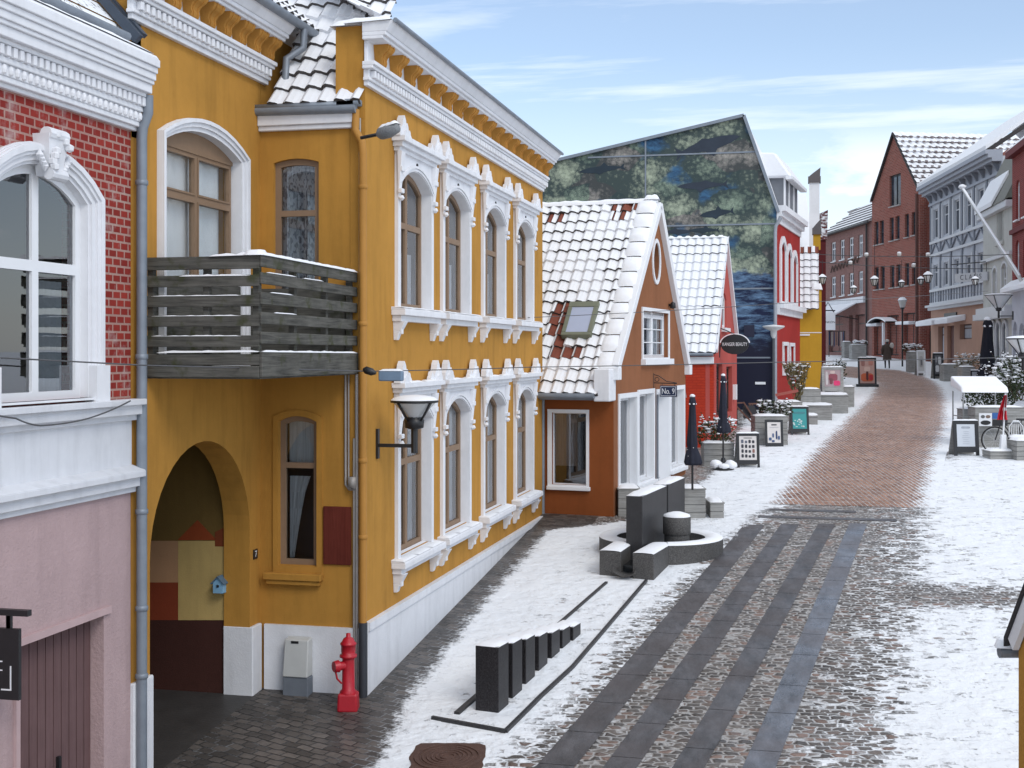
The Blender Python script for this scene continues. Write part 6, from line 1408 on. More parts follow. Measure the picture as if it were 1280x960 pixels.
# ---- fountain
ft = thing('fountain', 'grey stone fountain basin with drum column and dark tall slab', 'fountain', (-2.62, 23.2, gz(23.2)))
CONC = granite('grey concrete', (.085, .081, .078, 1), .65, .45, 60); ANTH = granite('anthracite slab', (.036, .035, .037, 1), .5, .3, 100)
gf = gz(22.5); C2 = Vector((-2.62, 23.28)); ro_, ri_ = 1.12, .80; ztop = gf + .31
m = MB(); s = MB(); a0, a1 = R(-90 + 13), R(270 - 20); n = 40
ring = [a0 + (a1 - a0) * k / n for k in range(n + 1)]
def cp_(r, a, z): return (C2.x + r * math.cos(a), C2.y + r * math.sin(a), z)
m.grid([[cp_(ro_, a, gf - .4) for a in ring], [cp_(ro_, a, ztop) for a in ring], [cp_(ri_, a, ztop) for a in ring], [cp_(ri_, a, gf - .4) for a in ring]])
s.grid([[cp_(r, a, ztop + z * (1 + .3 * mnoise.noise(Vector((a * 3, r, 0))))) for a in ring] for r, z in ((ro_, 0), (ro_ - .04, .03), ((ro_ + ri_) / 2, .045), (ri_ + .04, .03), (ri_, 0))])
for (xa, xb, ya, yb, sk) in ((-3.44, -3.07, 21.36, 22.5, -.03), (-2.86, -2.50, 21.22, 22.5, .06)):
    p4 = [(xa, ya), (xb, ya - .06), (xb + sk + .12, yb), (xa + sk + .12, yb)]
    m.hexa([(x, y, gf - .5) for x, y in p4] + [(x, y, ztop + .002) for x, y in p4])
    rows = []
    for j in range(6):
        l = Vector(p4[0]).lerp(Vector(p4[3]), j / 5); r = Vector(p4[1]).lerp(Vector(p4[2]), j / 5); rows.append([(l.x + (r.x - l.x) * g, l.y + (r.y - l.y) * g, ztop + .004 + .045 * math.sin(math.pi * g) ** .5 * (.3 if j in (0, 5) else 1)) for g in (0, .1, .3, .5, .7, .9, 1)])
    s.grid(rows)
m.build('basin', CONC, ft, bevel=.01); s.build('snow', SNOW, ft, True)
m = MB(); m.poly([cp_(ri_ + .02, 2 * math.pi * k / 24, gf + .08) for k in range(24)]); m.box(-3.1, -2.8, 21.5, 22.7, gf - .3, gf + .06); m.build('water', darkglass('dark icy water', (.008, .009, .010, 1), .1), ft)
m = MB(); m.grid([[(-2.97 + .17 * math.cos(a), 21.2 + y, gf - .06 + .14 * (1 - math.sin(a)) * .8) for a in [math.pi * k / 8 for k in range(9)]] for y in (-.12, .3)]); m.grid([[(-2.97 + r * math.cos(a), 21.08, gf - .06 + (.14 if r > .16 else .16) * (1 - math.sin(a)) * .8) for a in [math.pi * k / 8 for k in range(9)]] for r in (.17, .21)]); m.build('spout', CONC, ft)
dc = at(846, 664, 23.0); m = MB(); m.lathe((dc.x, dc.y, gf), [(.225, -.3), (.225, .39)], 24); m.lathe((dc.x, dc.y, gf), [(.24, .395), (.25, .41), (.25, .70), (.24, .715)], 24); m.build('drum_column', CONC, ft, True)
m = MB(); m.lathe((dc.x, dc.y, gf + .714), [(.245, 0), (.235, .03), (.17, .055), (.08, .08), (0, .085)], 20); m.build('snow', SNOW, ft, True)
dv = Vector((.23, 1.9)).normalized(); ang = math.atan2(dv.y, dv.x) - math.pi / 2; fc = Vector((-2.945, 22.07))
for k, (off, L_, ztp, lab) in enumerate(((0, 1.86, gf + 1.17, 'front dark stone slab rising from the fountain basin'), (1.97, 1.45, gf + 1.18, 'rear dark stone slab behind the drum column'))):
    c = fc + dv * (off + L_ / 2); o = thing('stone_slab', lab, 'stone slab', (c.x, c.y, gf), 'upright slabs of the fountain')
    m = MB(); m.rbox((c.x, c.y, gf - .3), .29, L_, ztp - gf + .3, ang); m.build('slab', ANTH, o, bevel=.008)
    m = MB(); snow_slab(m, (c.x, c.y, ztp - .002), .29, L_, .045, ang); m.build('snow', SNOW, o, True)
e = fc + dv * 1.915; m = MB(); m.rbox((e.x + .05, e.y, gf), .05, .08, .9, ang); m.build('pipe', BLACK, ft)
# ---- planters, umbrellas and boards on the left side
planter('plank planter half hidden behind the tall fountain slab', 773, 647, 800, 612, 26.2, .6, 3)
PA = planter('tall plank planter holding the closed parasol by the fountain', 846, 650, 882, 612, 25.9, .5, 4); PB = planter('low plank step box right of the parasol planter', 888, 648.5, 905, 629.5, 25.9, .75, 2)
NAVY = plain('navy parasol fabric', (.022, .024, .038, 1), .85, 0, .3, 10, .2)
def parasol(label, px, ybase, ytop, ycan, t, wpx, mat=NAVY, z_off=0, group='closed parasols', base=False, snowy=.5, fat=1.0):
    c = at(px, ybase, t); zt = at(px, ytop, t).z; zc = at(px, ycan, t).z; r = wpx * t / 3200
    T = thing('parasol', label, 'parasol', tuple(c), group)
    m = MB(); m.tube([c, (c.x, c.y, zt - .1)], .022, 8); m.build('pole', BLACK, T, True)
    n = 24; L_ = zt - zc; m = MB(); prof = [(.0, 1.0), (.28, .985), (.40, .93), (.42, .885), (.36, .87), (.42, .70), (.55, .45), (.62, .3), (.55, .25), (.80, .14), (.95, .04), (.85, 0), (.1, .02)]
    rows = [[(c.x + r * q * fat * (1 + (.16 * math.cos(8 * a + z * 3) + .1 * math.cos(3 * a + z * 7)) * min(1, q * 1.5)) * math.cos(a), c.y + r * q * fat * (1 + .16 * math.cos(8 * a + z * 3) * min(1, q * 1.5)) * math.sin(a), zc + L_ * z) for a in [2 * math.pi * k / n for k in range(n)]] for q, z in prof]
    m.grid(rows, 0, True); m.build('canopy', mat, T, True)
    m = MB(); blob(m, (c.x, c.y, zt), r * .34, 0, 1, 1, .7); 
    for k in range(5): a = k * 1.3; blob(m, (c.x + r * .36 * math.cos(a), c.y + r * .36 * math.sin(a), zc + L_ * .885), r * .16, 0, 1, 1, .7, 6, k)
    for k in range(int(26 * snowy)): a = rnd(0, 6.28); z = rnd(.02, .26); q = .62 + (.26 - z) * 1.25; blob(m, (c.x + r * q * fat * math.cos(a), c.y + r * q * fat * math.sin(a), zc + L_ * z), r * rnd(.04, .11), 0, 1, 1, .6, 6, k)
    m.build('snow', SNOW, T, True)
    if base:
        m = MB(); g = gz(c.y); m.lathe((c.x, c.y, g), [(.27, 0), (.27, .06), (.1, .08), (.05, .3)], 12); m.build('stand', BLACK, T)
        m = MB(); [blob(m, (c.x + dx, c.y - .1, g + .14), .16, 0, 1, 1, .75, 8, dx * 9) for dx in (-.18, .2)]; blob(m, (c.x + .03, c.y - .2, g + .1), .12, 0, 1.4, 1, .6); m.build('snow', SNOW, T, True)
    return T
parasol('closed navy parasol standing in the planter by the fountain', 865.5, 612, 495, 581, 25.7, 21)
planter('plank planter with a snowy bush beside the red cottage', 880, 585, 918, 555, 33.6, .6, 4); p = at(899, 556, 33.9)
shrub('snowy leafy bush in the planter by the red cottage', (p.x - .08, p.y + .1, p.z - .05), .50, .36, .75, 700, 90, OLIVEL, .06)
c_ = gnd(904, 583); parasol('closed navy parasol on a snowy stand before the bush planter', 904, 583, 469, 541, 33.0, 17, base=True)
def board(label, x0, y0, x1, y1, t, draw=None, paper=(.62, .63, .63, 1), fmat=None, border=.06, aframe=True, name='display_board', zb=None, snow_=True, group='pavement display boards', lean=.06, paper_y=(0, 0)):
    a, b = at(x0, y1, t), at(x1, y1, t); g = gz((a.y + b.y) / 2) if zb is None else zb; z1 = at((x0 + x1) / 2, y0, t).z; f = Fac((a.x, a.y), (b.x, b.y)); h = z1 - g; w = f.L
    T = thing(name, label, 'display board', f.P(w / 2, 0, g), group); fmat = fmat or BLACK
    def q(s, o, z): return f.P(s, o - lean * (z - g) / h * 2, z)
    m = MB()
    def bar(s0, s1, za, zb_, o0=-.03, o1=0): m.hexa([q(s0, o0, za), q(s1, o0, za), q(s1, o1, za), q(s0, o1, za), q(s0, o0, zb_), q(s1, o0, zb_), q(s1, o1, zb_), q(s0, o1, zb_)])
    zb2 = g + h * .10 if aframe else g
    bar(0, border, g, z1); bar(w - border, w, g, z1); bar(border, w - border, z1 - border, z1); bar(border, w - border, zb2, zb2 + border * 1.6); bar(border, w - border, zb2 + border * 1.6, z1 - border, -.03, -.02)
    m.build('frame', fmat, T)
    if aframe:
        m = MB(); m.hexa([f.P(0, -.50, g), f.P(w, -.50, g), f.P(w, -.46, g), f.P(0, -.46, g), f.P(0, -lean * 2 - .07, z1 - .02), f.P(w, -lean * 2 - .07, z1 - .02), f.P(w, -lean * 2 - .035, z1 - .02), f.P(0, -lean * 2 - .035, z1 - .02)]); m.build('rear_leaf', GREYWOOD, T)
    pz0, pz1 = zb2 + border * 1.6 + .01, z1 - border - .01
    m = MB(); m.poly([q(border + .01, -.016, pz0), q(w - border - .01, -.016, pz0), q(w - border - .01, -.016, pz1), q(border + .01, -.016, pz1)]); pp = m.build('poster', plain('poster paper %d' % int(sum(paper) * 1000), paper, .5, 0, .08, 3, 0), T)
    if draw:
        groups = {}
        for (u0, v0, u1, v1, col) in draw: groups.setdefault(col, []).append((u0, v0, u1, v1))
        pw = w - 2 * border - .02; ph = pz1 - pz0
        for i, (col, rs) in enumerate(groups.items()):
            m = MB(); o = -.012 + i * .0025
            for (u0, v0, u1, v1) in rs:
                s0, s1 = border + .01 + pw * u0, border + .01 + pw * u1; za, zc = pz0 + ph * v0, pz0 + ph * v1; cc = .18
                pts = [(s0 + (s1 - s0) * cc, za), (s1 - (s1 - s0) * cc, za), (s1, za + (zc - za) * cc), (s1, zc - (zc - za) * cc), (s1 - (s1 - s0) * cc, zc), (s0 + (s1 - s0) * cc, zc), (s0, zc - (zc - za) * cc), (s0, za + (zc - za) * cc)]
                m.poly([q(s, o, z) for s, z in pts])
            m.build('print', plain('print %d' % int((col[0] * 7 + col[1] * 31 + col[2] * 57) * 1000), col + (1,), .5, 0, .2, 8, 0), pp)
    if snow_: m = MB(); snow_ridge(m, q(0, -.03, z1), q(w, -.03, z1), .1, .04, 8); m.build('snow', SNOW, T, True)
    return T, f, (w, g, z1)
K_ = (.04, .04, .05); random.seed(5)
grid_ = [(.1 + i * .21 + rnd(0, .02), .1 + j * .2, .1 + i * .21 + .15, .1 + j * .2 + rnd(.10, .16), random.choice([K_, K_, (.25, .12, .10), (.12, .13, .17)])) for i in range(4) for j in range(4)] + [(.25, .9, .75, .93, K_)]
board('grey framed board with a grid of small product pictures', 921.5, 542, 950, 586, 33.3, grid_, (.66, .62, .60, 1))
planter('large plank planter with a white poster leaning on its front', 944, 560, 985, 521, 38.3, .7, 5); p = at(966, 522, 38.8)
shrub('snow capped evergreen bush in the large poster planter', (p.x + .05, p.y + .15, p.z - .05), .55, .36, .55, 700, 90, LEAF, .06)
board('white poster board with blue bottles on the plank planter', 957, 525, 979.5, 557, 37.9, [(.3, .84, .72, .90, K_), (.15, .74, .85, .755, (.3, .3, .34)), (.62, .18, .74, .58, (.03, .05, .12)), (.36, .26, .48, .46, (.05, .09, .2)), (.1, .12, .3, .26, (.06, .1, .2)), (.32, .04, .52, .14, (.06, .09, .18)), (.78, .16, .92, .34, (.07, .11, .22))], (.58, .62, .68, 1), aframe=False, snow_=False, zb=None)
random.seed(9)
wv = [(rnd(0, .8), rnd(.05, .45), 0, 0, (.55, .66, .64)) for _ in range(14)]; wv = [(a, b, a + rnd(.08, .2), b + rnd(.03, .08), c) for a, b, _, _, c in wv]
board('tilted board with a teal sea poster by the wooden steps', 989, 508.5, 1012, 546, 41.0, wv + [(.05, .75, .9, .85, (.06, .22, .24))], (.05, .30, .30, 1), lean=.08)
# leaning boards by the navy door
for i, (x0, y0, x1, y1, lab, r_) in enumerate(((916, 503, 944, 536, 'brown easel board leaning before the navy mural door', .25), (936, 504, 952, 530, 'small wooden frame beside the navy mural door', -.1))):
    a, b = at(x0, y1, 44 + i), at(x1, y1, 44 + i); z1 = at(x0, y0, 44 + i).z; T = thing('easel', lab, 'easel', tuple(a)); m = MB(); g = gz(a.y)
    m.beam((a.x, a.y, z1), (b.x, b.y, g), .06, .05); m.beam((a.x + .35, a.y + .25, z1), (b.x + .1, b.y + .3, g), .06, .05); m.beam((a.x, a.y + .02, z1 - .02), (a.x + .35, a.y + .27, z1 - .02), .05, .05); m.beam((a.x + .1, a.y + .6, z1 - .05), (a.x + .1, a.y + .7, g), .05, .05); m.build('frame', wood('reddish brown stake', (.10, .05, .04, 1), (.16, .09, .07, 1), 'v'), T)
    m = MB(); m.hexa([(a.x + .35, a.y + .3, g + .25), (b.x + .15, b.y + .3, g + .25), (b.x + .15, b.y + .33, g + .25), (a.x + .35, a.y + .33, g + .25), (a.x + .3, a.y + .35, z1 - .12), (b.x - .05, b.y + .35, z1 - .12), (b.x - .05, b.y + .38, z1 - .12), (a.x + .3, a.y + .38, z1 - .12)]); m.build('panel', plain('dark chalkboard', (.03, .03, .035, 1), .7), T)
p = fr.sz(916.5, 490); m = MB(); m.fbox(fr, p[0] - .12, p[0] + .12, .001, .12, p[1] - .25, p[1] + .25); o = m.build('meter_box', WHITEP, None, loc=fr.P(p[0], 0, p[1])); tag(o, 'small white meter box on the red cottage gable', 'box')
# disc lamp post before the mural
b_ = at(967, 500, 48.5); zt = at(967, 409, 48.5).z; T = thing('street_lamp', 'grey lamp post with a flat white disc head before the mural', 'street lamp', (b_.x, b_.y, gz(b_.y))); m = MB(); m.tube([(b_.x, b_.y, gz(b_.y)), (b_.x, b_.y, zt - .4)], .05, 8); m.build('pole', plain('grey post', (.10, .105, .115, 1), .5, .3), T, True)
m = MB(); m.lathe((b_.x, b_.y, zt), [(.05, -.42), (.10, -.32), (.12, -.14), (.38, -.02), (.42, .02), (.40, .05), (0, .10)], 20); m.build('head', plain('pale lamp shade', (.62, .63, .63, 1), .5), T, True)
# wooden steps
T = thing('wooden_steps', 'snowy grey wooden steps and deck in front of the yellow house', 'steps', tuple(at(1035, 520, 47))); 
for k, (x0, x1, y0, y1, t, dp) in enumerate(((997, 1022, 521, 531, 44.4, 1.2), (997, 1040, 508, 517, 46.0, 1.6), (1020, 1060, 495, 501, 48.5, 2.6))):
    a, b = at(x0, y1, t), at(x1, y1, t); z1 = at(x0, y0, t).z; g = gz(a.y) - .1; m = MB(); f = Fac((a.x, a.y), (b.x, a.y)); m.fbox(f, 0, f.L, -dp, 0, g, z1); m.fbox(f, -.02, f.L + .03, -dp, .03, z1, z1 + .05); m.build('step', GREYWOOD, T, bevel=.008); m = MB(); snow_slab(m, Vector(f.P(f.L / 2, -dp / 2, z1 + .05)), f.L, dp, .05); m.build('snow', SNOW, T, True)
zdk = z1
planter('long plank planter behind the teal board', 972, 520, 1003, 503, 45.5, .6, 3); planter('plank planter with tall dry grass before the yellow house', 1001, 509, 1026, 487, 47.2, .8, 4); p = at(993, 500, 46.3)
shrub('tall dry grassy bush with snow in front of the yellow house', (p.x + .1, p.y + .1, p.z - .05), .52, .4, 1.35, 620, 70, DRYL, .07, upright=True)
p = at(989, 480, 46.2); o = MB(); o.beam((p.x - .55, p.y - .3, at(978, 494, 46).z), (p.x + .25, p.y - .3, at(998, 488, 46).z), .03, .10); o = o.build('wooden_sign', plain('red white sign strip', (.35, .10, .08, 1), .6), None, loc=p); tag(o, 'small red strip sign stuck in the dry grass planter', 'sign')
random.seed(21)
board('tall grey framed board with a pink fashion poster on the deck', 1028, 459, 1055, 497, 50.2, [(.35, .78, .65, .95, (.55, .42, .38)), (.25, .35, .8, .76, (.24, .06, .08)), (.1, .5, .24, .7, (.5, .38, .35)), (.55, .06, .95, .36, (.62, .04, .14)), (.05, .1, .2, .9, (.5, .46, .45)), (.3, .15, .5, .5, (.16, .05, .06))], (.36, .26, .27, 1), fmat=GREYWOOD, border=.1, zb=zdk + .04)
planter('small plank planter right of the pink poster board', 1055, 498, 1068, 484, 51, .5, 3)
T5, _, _ = board('free standing black frame with an orange red poster on the lane edge', 1073, 447, 1096, 480, 63, [(.08, .08, .92, .42, (.52, .12, .05)), (.42, .12, .58, .55, (.10, .03, .03)), (.3, .5, .7, .7, (.6, .42, .36)), (.1, .72, .35, .95, (.30, .14, .12)), (.6, .75, .9, .95, (.45, .2, .16)), (.62, .14, .88, .36, (.45, .03, .04))], (.48, .30, .26, 1), aframe=False, border=.08)
a = at(1072, 480, 62.8); b = at(1096, 480, 62.8); o = MB(); o.rbox(((a.x + b.x) / 2, a.y, gz(a.y)), (b.x - a.x) * 1.15, .6, .12); o.build('base', BLACK, T5)
for i, (px, py, t, rx, h) in enumerate(((1035, 452, 60, .55, .9), (1043, 440, 66, .6, 1.1))): p = gnd(px, py + 6); shrub(('dark snowy bush standing in for clutter behind the pink poster board', 'dark snowy bush standing in for clutter beside the white shop sign')[i], (at(px, py, t).x, at(px, py, t).y, gz(at(px, py, t).y)), rx, .5, h, 380, 40, LEAF, .09)  # bushes stand in for a dark mass read as bikes and furniture
# clothes rack and far planters
c = at(1046, 436, 92); T = thing('clothes_rack', 'rack of hanging clothes outside the brick shop under awning', 'clothes rack', (c.x, c.y, 3.9)); m = MB(); zr = at(1046, 414, 92).z
for x in (-.55, .55): m.tube([(c.x + x, c.y, 3.9), (c.x + x, c.y, zr)], .03, 5)
m.tube([(c.x - .6, c.y, zr), (c.x + .6, c.y, zr)], .03, 5); m.build('rail', BLACK, T)
cl = [(.02, .03, .07), (.3, .28, .26), (.05, .06, .1), (.16, .10, .08), (.02, .025, .04), (.35, .33, .33), (.06, .08, .14)]
for i in range(7): x = c.x - .5 + i * .16; m = MB(); m.hexa([(x - .05, c.y - .25, zr - 1.0 - .1 * (i % 3)), (x + .05, c.y - .25, zr - 1.0), (x + .05, c.y + .25, zr - 1.0), (x - .05, c.y + .25, zr - 1.0), (x - .04, c.y - .16, zr - .05), (x + .04, c.y - .16, zr - .05), (x + .04, c.y + .16, zr - .05), (x - .04, c.y + .16, zr - .05)]); m.build('garment', plain('cloth %d' % i, cl[i] + (1,), .9), T)
planter('far dark planter nearest the brick shop pillar', 1065, 444, 1083, 431, 88, .8, 2); planter('far grey box beside the clothes rack', 1055.5, 444, 1064, 427.5, 90, .8, 2); p = at(1076, 431, 88); shrub('little snowy plant in the far planter by the brick shop', (p.x, p.y + .3, p.z - .05), .5, .3, .35, 90, 40, LEAF, .09)
# ================================================================= right side of the street, lanterns, person
random.seed(31)
for (lab, x0, y1, x1, y0, t, rows) in (('plank planter with snowy plant at the foot of the brick gable', 1137, 455, 1146, 440, 74, 3), ('plank planter in front of the peach shop', 1180, 468, 1201, 456, 66, 2), ('plank planter with dry grass near the black parasol', 1203, 473, 1219, 459, 60, 2), ('low plank planter right behind the canopy stand', 1199, 463, 1216, 452, 67, 2)):
    planter(lab, x0, y1, x1, y0, t, .7, rows)
p = at(1142, 440, 74.3); shrub('snowy plant in the planter at the brick gable', (p.x, p.y + .3, p.z - .05), .6, .35, .5, 150, 60, LEAF, .09)
p = at(1217, 461, 61); shrub('dry grassy bush with snow near the black parasol', (p.x, p.y + .4, p.z - .1), .85, .5, .8, 420, 90, DRYL, .08)
board('white pavement board beside the far right planter', 1146.5, 438.5, 1157.5, 458, 71, [(.2, .2, .8, .8, (.40, .39, .38)), (.4, .3, .7, .6, (.15, .15, .16))], (.55, .55, .54, 1), fmat=WHITEP, border=.07)
board('dark pavement board with white pictures before the peach shop', 1167, 441.5, 1180, 463, 68, [(.1, .1, .6, .45, (.6, .6, .6)), (.5, .5, .9, .9, (.62, .62, .62)), (.1, .6, .35, .9, (.3, .3, .32))], (.12, .12, .13, 1), fmat=BLACK, border=.08)
board('small dark board in front of the dry grass planter', 1214.5, 463, 1225, 478, 57, [(.2, .2, .8, .8, (.5, .5, .52))], (.35, .36, .38, 1), fmat=BLACK, border=.05)
PBLK = plain('black parasol fabric', (.012, .013, .02, 1), .9, 0, .3, 8, .2)
parasol('large closed black parasol with snow patches in front of grey shop', 1234.5, 476, 399, 474, 56, 26, PBLK, snowy=2.2, group='closed parasols', fat=1.05)
for i, (px, py, t, rx, h, lab) in enumerate(((1254, 493, 44, .75, 1.0, 'snowy evergreen bush right of the white canopy'), (1272, 500, 40, .8, 1.35, 'large snowy evergreen bush at the right edge'), (1236, 509, 41, .85, .8, 'dark evergreen bush under the white canopy'))):
    p = at(px, py, t); shrub(lab, (p.x, p.y, p.z), rx, .6, h, 1300, (150, 170, 25)[i], LEAF, .07)
# canopy stand
t = 37.6; a, b = at(1202, 491, t), at(1261, 491, t); f = Fac((a.x, a.y), (b.x, a.y + .2)); zt = at(1230, 476, t).z; zu = a.z
T = thing('canopy_stand', 'small stand with a white snow covered canopy on thin posts', 'stand', f.P(f.L / 2, 0, gz(a.y))); m = MB()
m.hexa([f.P(0, -1.3, zu + .18), f.P(f.L, -1.3, zu + .18), f.P(f.L, 0, zu), f.P(0, 0, zu), f.P(.01, -1.3, zt + .12), f.P(f.L - .01, -1.3, zt + .12), f.P(f.L - .02, -.12, zu + .18), f.P(.02, -.12, zu + .18)]); m.build('canopy', SNOW, T, bevel=.04, seg=2)
m = MB(); g = gz(a.y)
for s in (.06, f.L - .06):
    for o in (-.05, -1.2): m.tube([f.P(s, o, g), f.P(s, o, zu + .02)], .022, 6)
for z in (.85, .6): m.tube([f.P(.06, -.05, g + z), f.P(f.L - .06, -.05, g + z)], .016, 6)
m.tube([f.P(.06, -1.2, g + .85), f.P(.06, -.05, g + .85)], .016, 6); m.build('post', plain('galvanised post', (.30, .31, .31, 1), .5, .4), T, True)
planter('long plank counter box below the white canopy', 1219, 552, 1282, 510, 37.2, .6, 5, .05, name='planter_counter')
planter('low plank box left part of the counter below canopy', 1203.5, 526, 1220, 512, 38.5, .5, 2)
# little signs on the counter
def panel(label, x0, y0, x1, y1, t, mat, name='small_sign', draws=()):
    a, b = at(x0, y1, t), at(x1, y1, t); z1 = at(x0, y0, t).z; f = Fac((a.x, a.y), (b.x, b.y)); m = MB(); m.fbox(f, 0, f.L, -.03, 0, a.z, z1); o = m.build(name, mat, None, loc=f.P(f.L / 2, 0, a.z)); tag(o, label, 'sign')
    for (u0, v0, u1, v1, mt) in draws:
        m = MB(); c_ = ((u0 + u1) / 2 * f.L, a.z + (z1 - a.z) * (v0 + v1) / 2); rx, rz = (u1 - u0) / 2 * f.L, (v1 - v0) / 2 * (z1 - a.z)
        m.poly([f.P(c_[0] + rx * math.cos(2 * math.pi * k / 16), .004, c_[1] + rz * math.sin(2 * math.pi * k / 16)) for k in range(16)]); m.build('print', mt, o)
    return o
panel('white sign with a black oval below on the plank counter', 1224, 516.5, 1240, 532.5, 36.9, WHITEP, draws=((.1, .08, .9, .44, BLACK), (.12, .60, .45, .86, plain('grey print', (.12, .12, .12, 1), .6)), (.5, .6, .88, .86, plain('brown print', (.2, .14, .11, 1), .6))))
panel('small blue sign on the plank counter', 1240.5, 516, 1252, 523.5, 36.9, plain('blue sign', (.04, .12, .33, 1), .5)); panel('black menu panel on the plank counter', 1241, 524.5, 1259.5, 532.5, 36.9, BLACK)
random.seed(3)
board('large black framed menu board on the snowy right pavement', 1193, 526, 1224.5, 570.5, 35.3, [(.25, .8, .75, .9, (.36, .38, .42))] + [(.32 + rnd(-.05, .05), .12 + k * .09, .68 + rnd(-.06, .06), .135 + k * .09, (.38, .40, .45)) for k in range(7)], (.60, .63, .67, 1), border=.09)
# bicycle behind the menu board
c = at(1244, 547, 35.9); gy_ = gz(c.y); T = thing('bicycle', 'black bicycle parked in front of the plank counter', 'bicycle', (c.x, c.y, gy_)); RW = .36
def wheel(x, y):
    n = 28; m = MB(); m.tube([(x + RW * math.cos(2 * math.pi * k / n), y + RW * math.sin(2 * math.pi * k / n) * .18, gy_ + RW + RW * math.sin(2 * math.pi * k / n)) for k in range(n + 1)], .022, 6, 0, False); w = m.build('wheel', plain('tyre rubber', (.02, .02, .022, 1), .8), T, True)
    m = MB(); m.tube([(x + (RW - .04) * math.cos(2 * math.pi * k / n), y + (RW - .04) * math.sin(2 * math.pi * k / n) * .18, gy_ + RW + (RW - .04) * math.sin(2 * math.pi * k / n)) for k in range(n + 1)], .011, 5, 0, False)
    for k in range(12): a = 2 * math.pi * k / 12; m.tube([(x, y, gy_ + RW), (x + (RW - .04) * math.cos(a), y + (RW - .04) * math.sin(a) * .18, gy_ + RW + (RW - .04) * math.sin(a))], .004, 4)
    m.build('rim', plain('bright rim', (.45, .45, .45, 1), .35, .7), w, True)
wheel(c.x, c.y); wheel(c.x + 1.02, c.y + .3); m = MB(); h0 = Vector((c.x, c.y, gy_ + RW)); h1 = Vector((c.x + 1.02, c.y + .3, gy_ + RW)); bb = h0.lerp(h1, .58) + Vector((0, 0, -.05)); st = bb + Vector((.12, .03, .52)); hd_ = h0 + Vector((.17, .04, .52))
for a, b in ((h0, hd_), (hd_, bb), (hd_ - Vector((0, 0, .05)), st), (st, bb), (bb, h1), (st, h1)): m.tube([a, b], .018, 6)
m.tube([hd_, hd_ + Vector((-.02, 0, .2)), hd_ + Vector((-.02, -.22, .22))], .014, 6); m.tube([hd_ + Vector((-.02, 0, .2)), hd_ + Vector((.0, .22, .22))], .014, 6); m.build('frame', BLACK, T, True)
m = MB(); m.beam(st + Vector((-.12, 0, .1)), st + Vector((.14, 0, .1)), .14, .06); m.tube([st, st + Vector((.02, 0, .1))], .014, 6); m.build('saddle', BLACK, T, bevel=.02)
# flag in its stone foot
b_ = at(1254.5, 563, 34.6); zt = at(1256, 492, 34.6).z; bx_ = planter('low plank box carrying the flagpole', 1238, 577.5, 1270, 565, 34.5, .6, 2); planter('plank planter at the right edge beside the flag box', 1271, 582, 1300, 552, 34.2, .7, 4)
T = thing('flag', 'small red and white flag hanging on a white pole', 'flag', tuple(b_)); m = MB(); m.rbox((b_.x, b_.y + .1, b_.z), .16, .16, .42, .2, 0, .75); m.tube([(b_.x, b_.y + .1, b_.z + .3), (b_.x + .06, b_.y + .1, zt)], .022, 8); m.build('pole', WHITEP, T)
m = MB(); rows = []; zl = at(1256, 523, 34.6).z; n = 16
for j in range(9):
    v = j / 8; rows.append([(b_.x + .05 - .10 * math.sin(v * 1.5) + .27 * (.22 + .78 * v) * (k / n - .42), b_.y + .02 + .05 * math.sin(k * 1.5 + v * 3), zt - .04 + (zl - zt) * v) for k in range(n + 1)])
for j in range(8):
    for k in range(n): m.poly([rows[j][k], rows[j][k + 1], rows[j + 1][k + 1], rows[j + 1][k]], 1 if (k in (9, 10) or (j in (4,) and k > 6)) else 0)
m.build('cloth', [plain('flag red', (.55, .015, .03, 1), .8), plain('flag white', (.75, .75, .76, 1), .8)], T, True)
# white metal chair at the edge
c = at(1272, 556, 35.6); T = thing('garden_chair', 'white metal garden chair with snow at the right edge', 'chair', (c.x, c.y, gz(c.y))); g = gz(c.y); m = MB()
for x, y in ((-.2, -.2), (.2, -.2)): m.tube([(c.x + x, c.y + y, g), (c.x + x, c.y + y, g + .45)], .013, 6)
for x in (-.2, .2): m.tube([(c.x + x, c.y + .2, g), (c.x + x, c.y + .2, g + .45), (c.x + x * .9, c.y + .26, g + .75), (c.x + x * .4, c.y + .28, g + .88)], .013, 6)
m.tube([(c.x - .08, c.y + .28, g + .88), (c.x + .08, c.y + .28, g + .88)], .013, 6); m.build('frame', WHITEP, T, True); m = MB(); m.rbox((c.x, c.y, g + .45), .44, .44, .025); m.build('seat', WHITEP, T); m = MB(); snow_slab(m, (c.x, c.y, g + .476), .44, .44, .06)
snow_ridge(m, (c.x - .1, c.y + .28, g + .89), (c.x + .1, c.y + .28, g + .89), .05, .03, 5); m.build('snow', SNOW, T, True)
m = MB()
for k in range(-2, 3): m.tube([(c.x + k * .07, c.y + .21, g + .46), (c.x + k * .05, c.y + .28, g + .86)], .007, 5)
m.build('backrest', WHITEP, T)
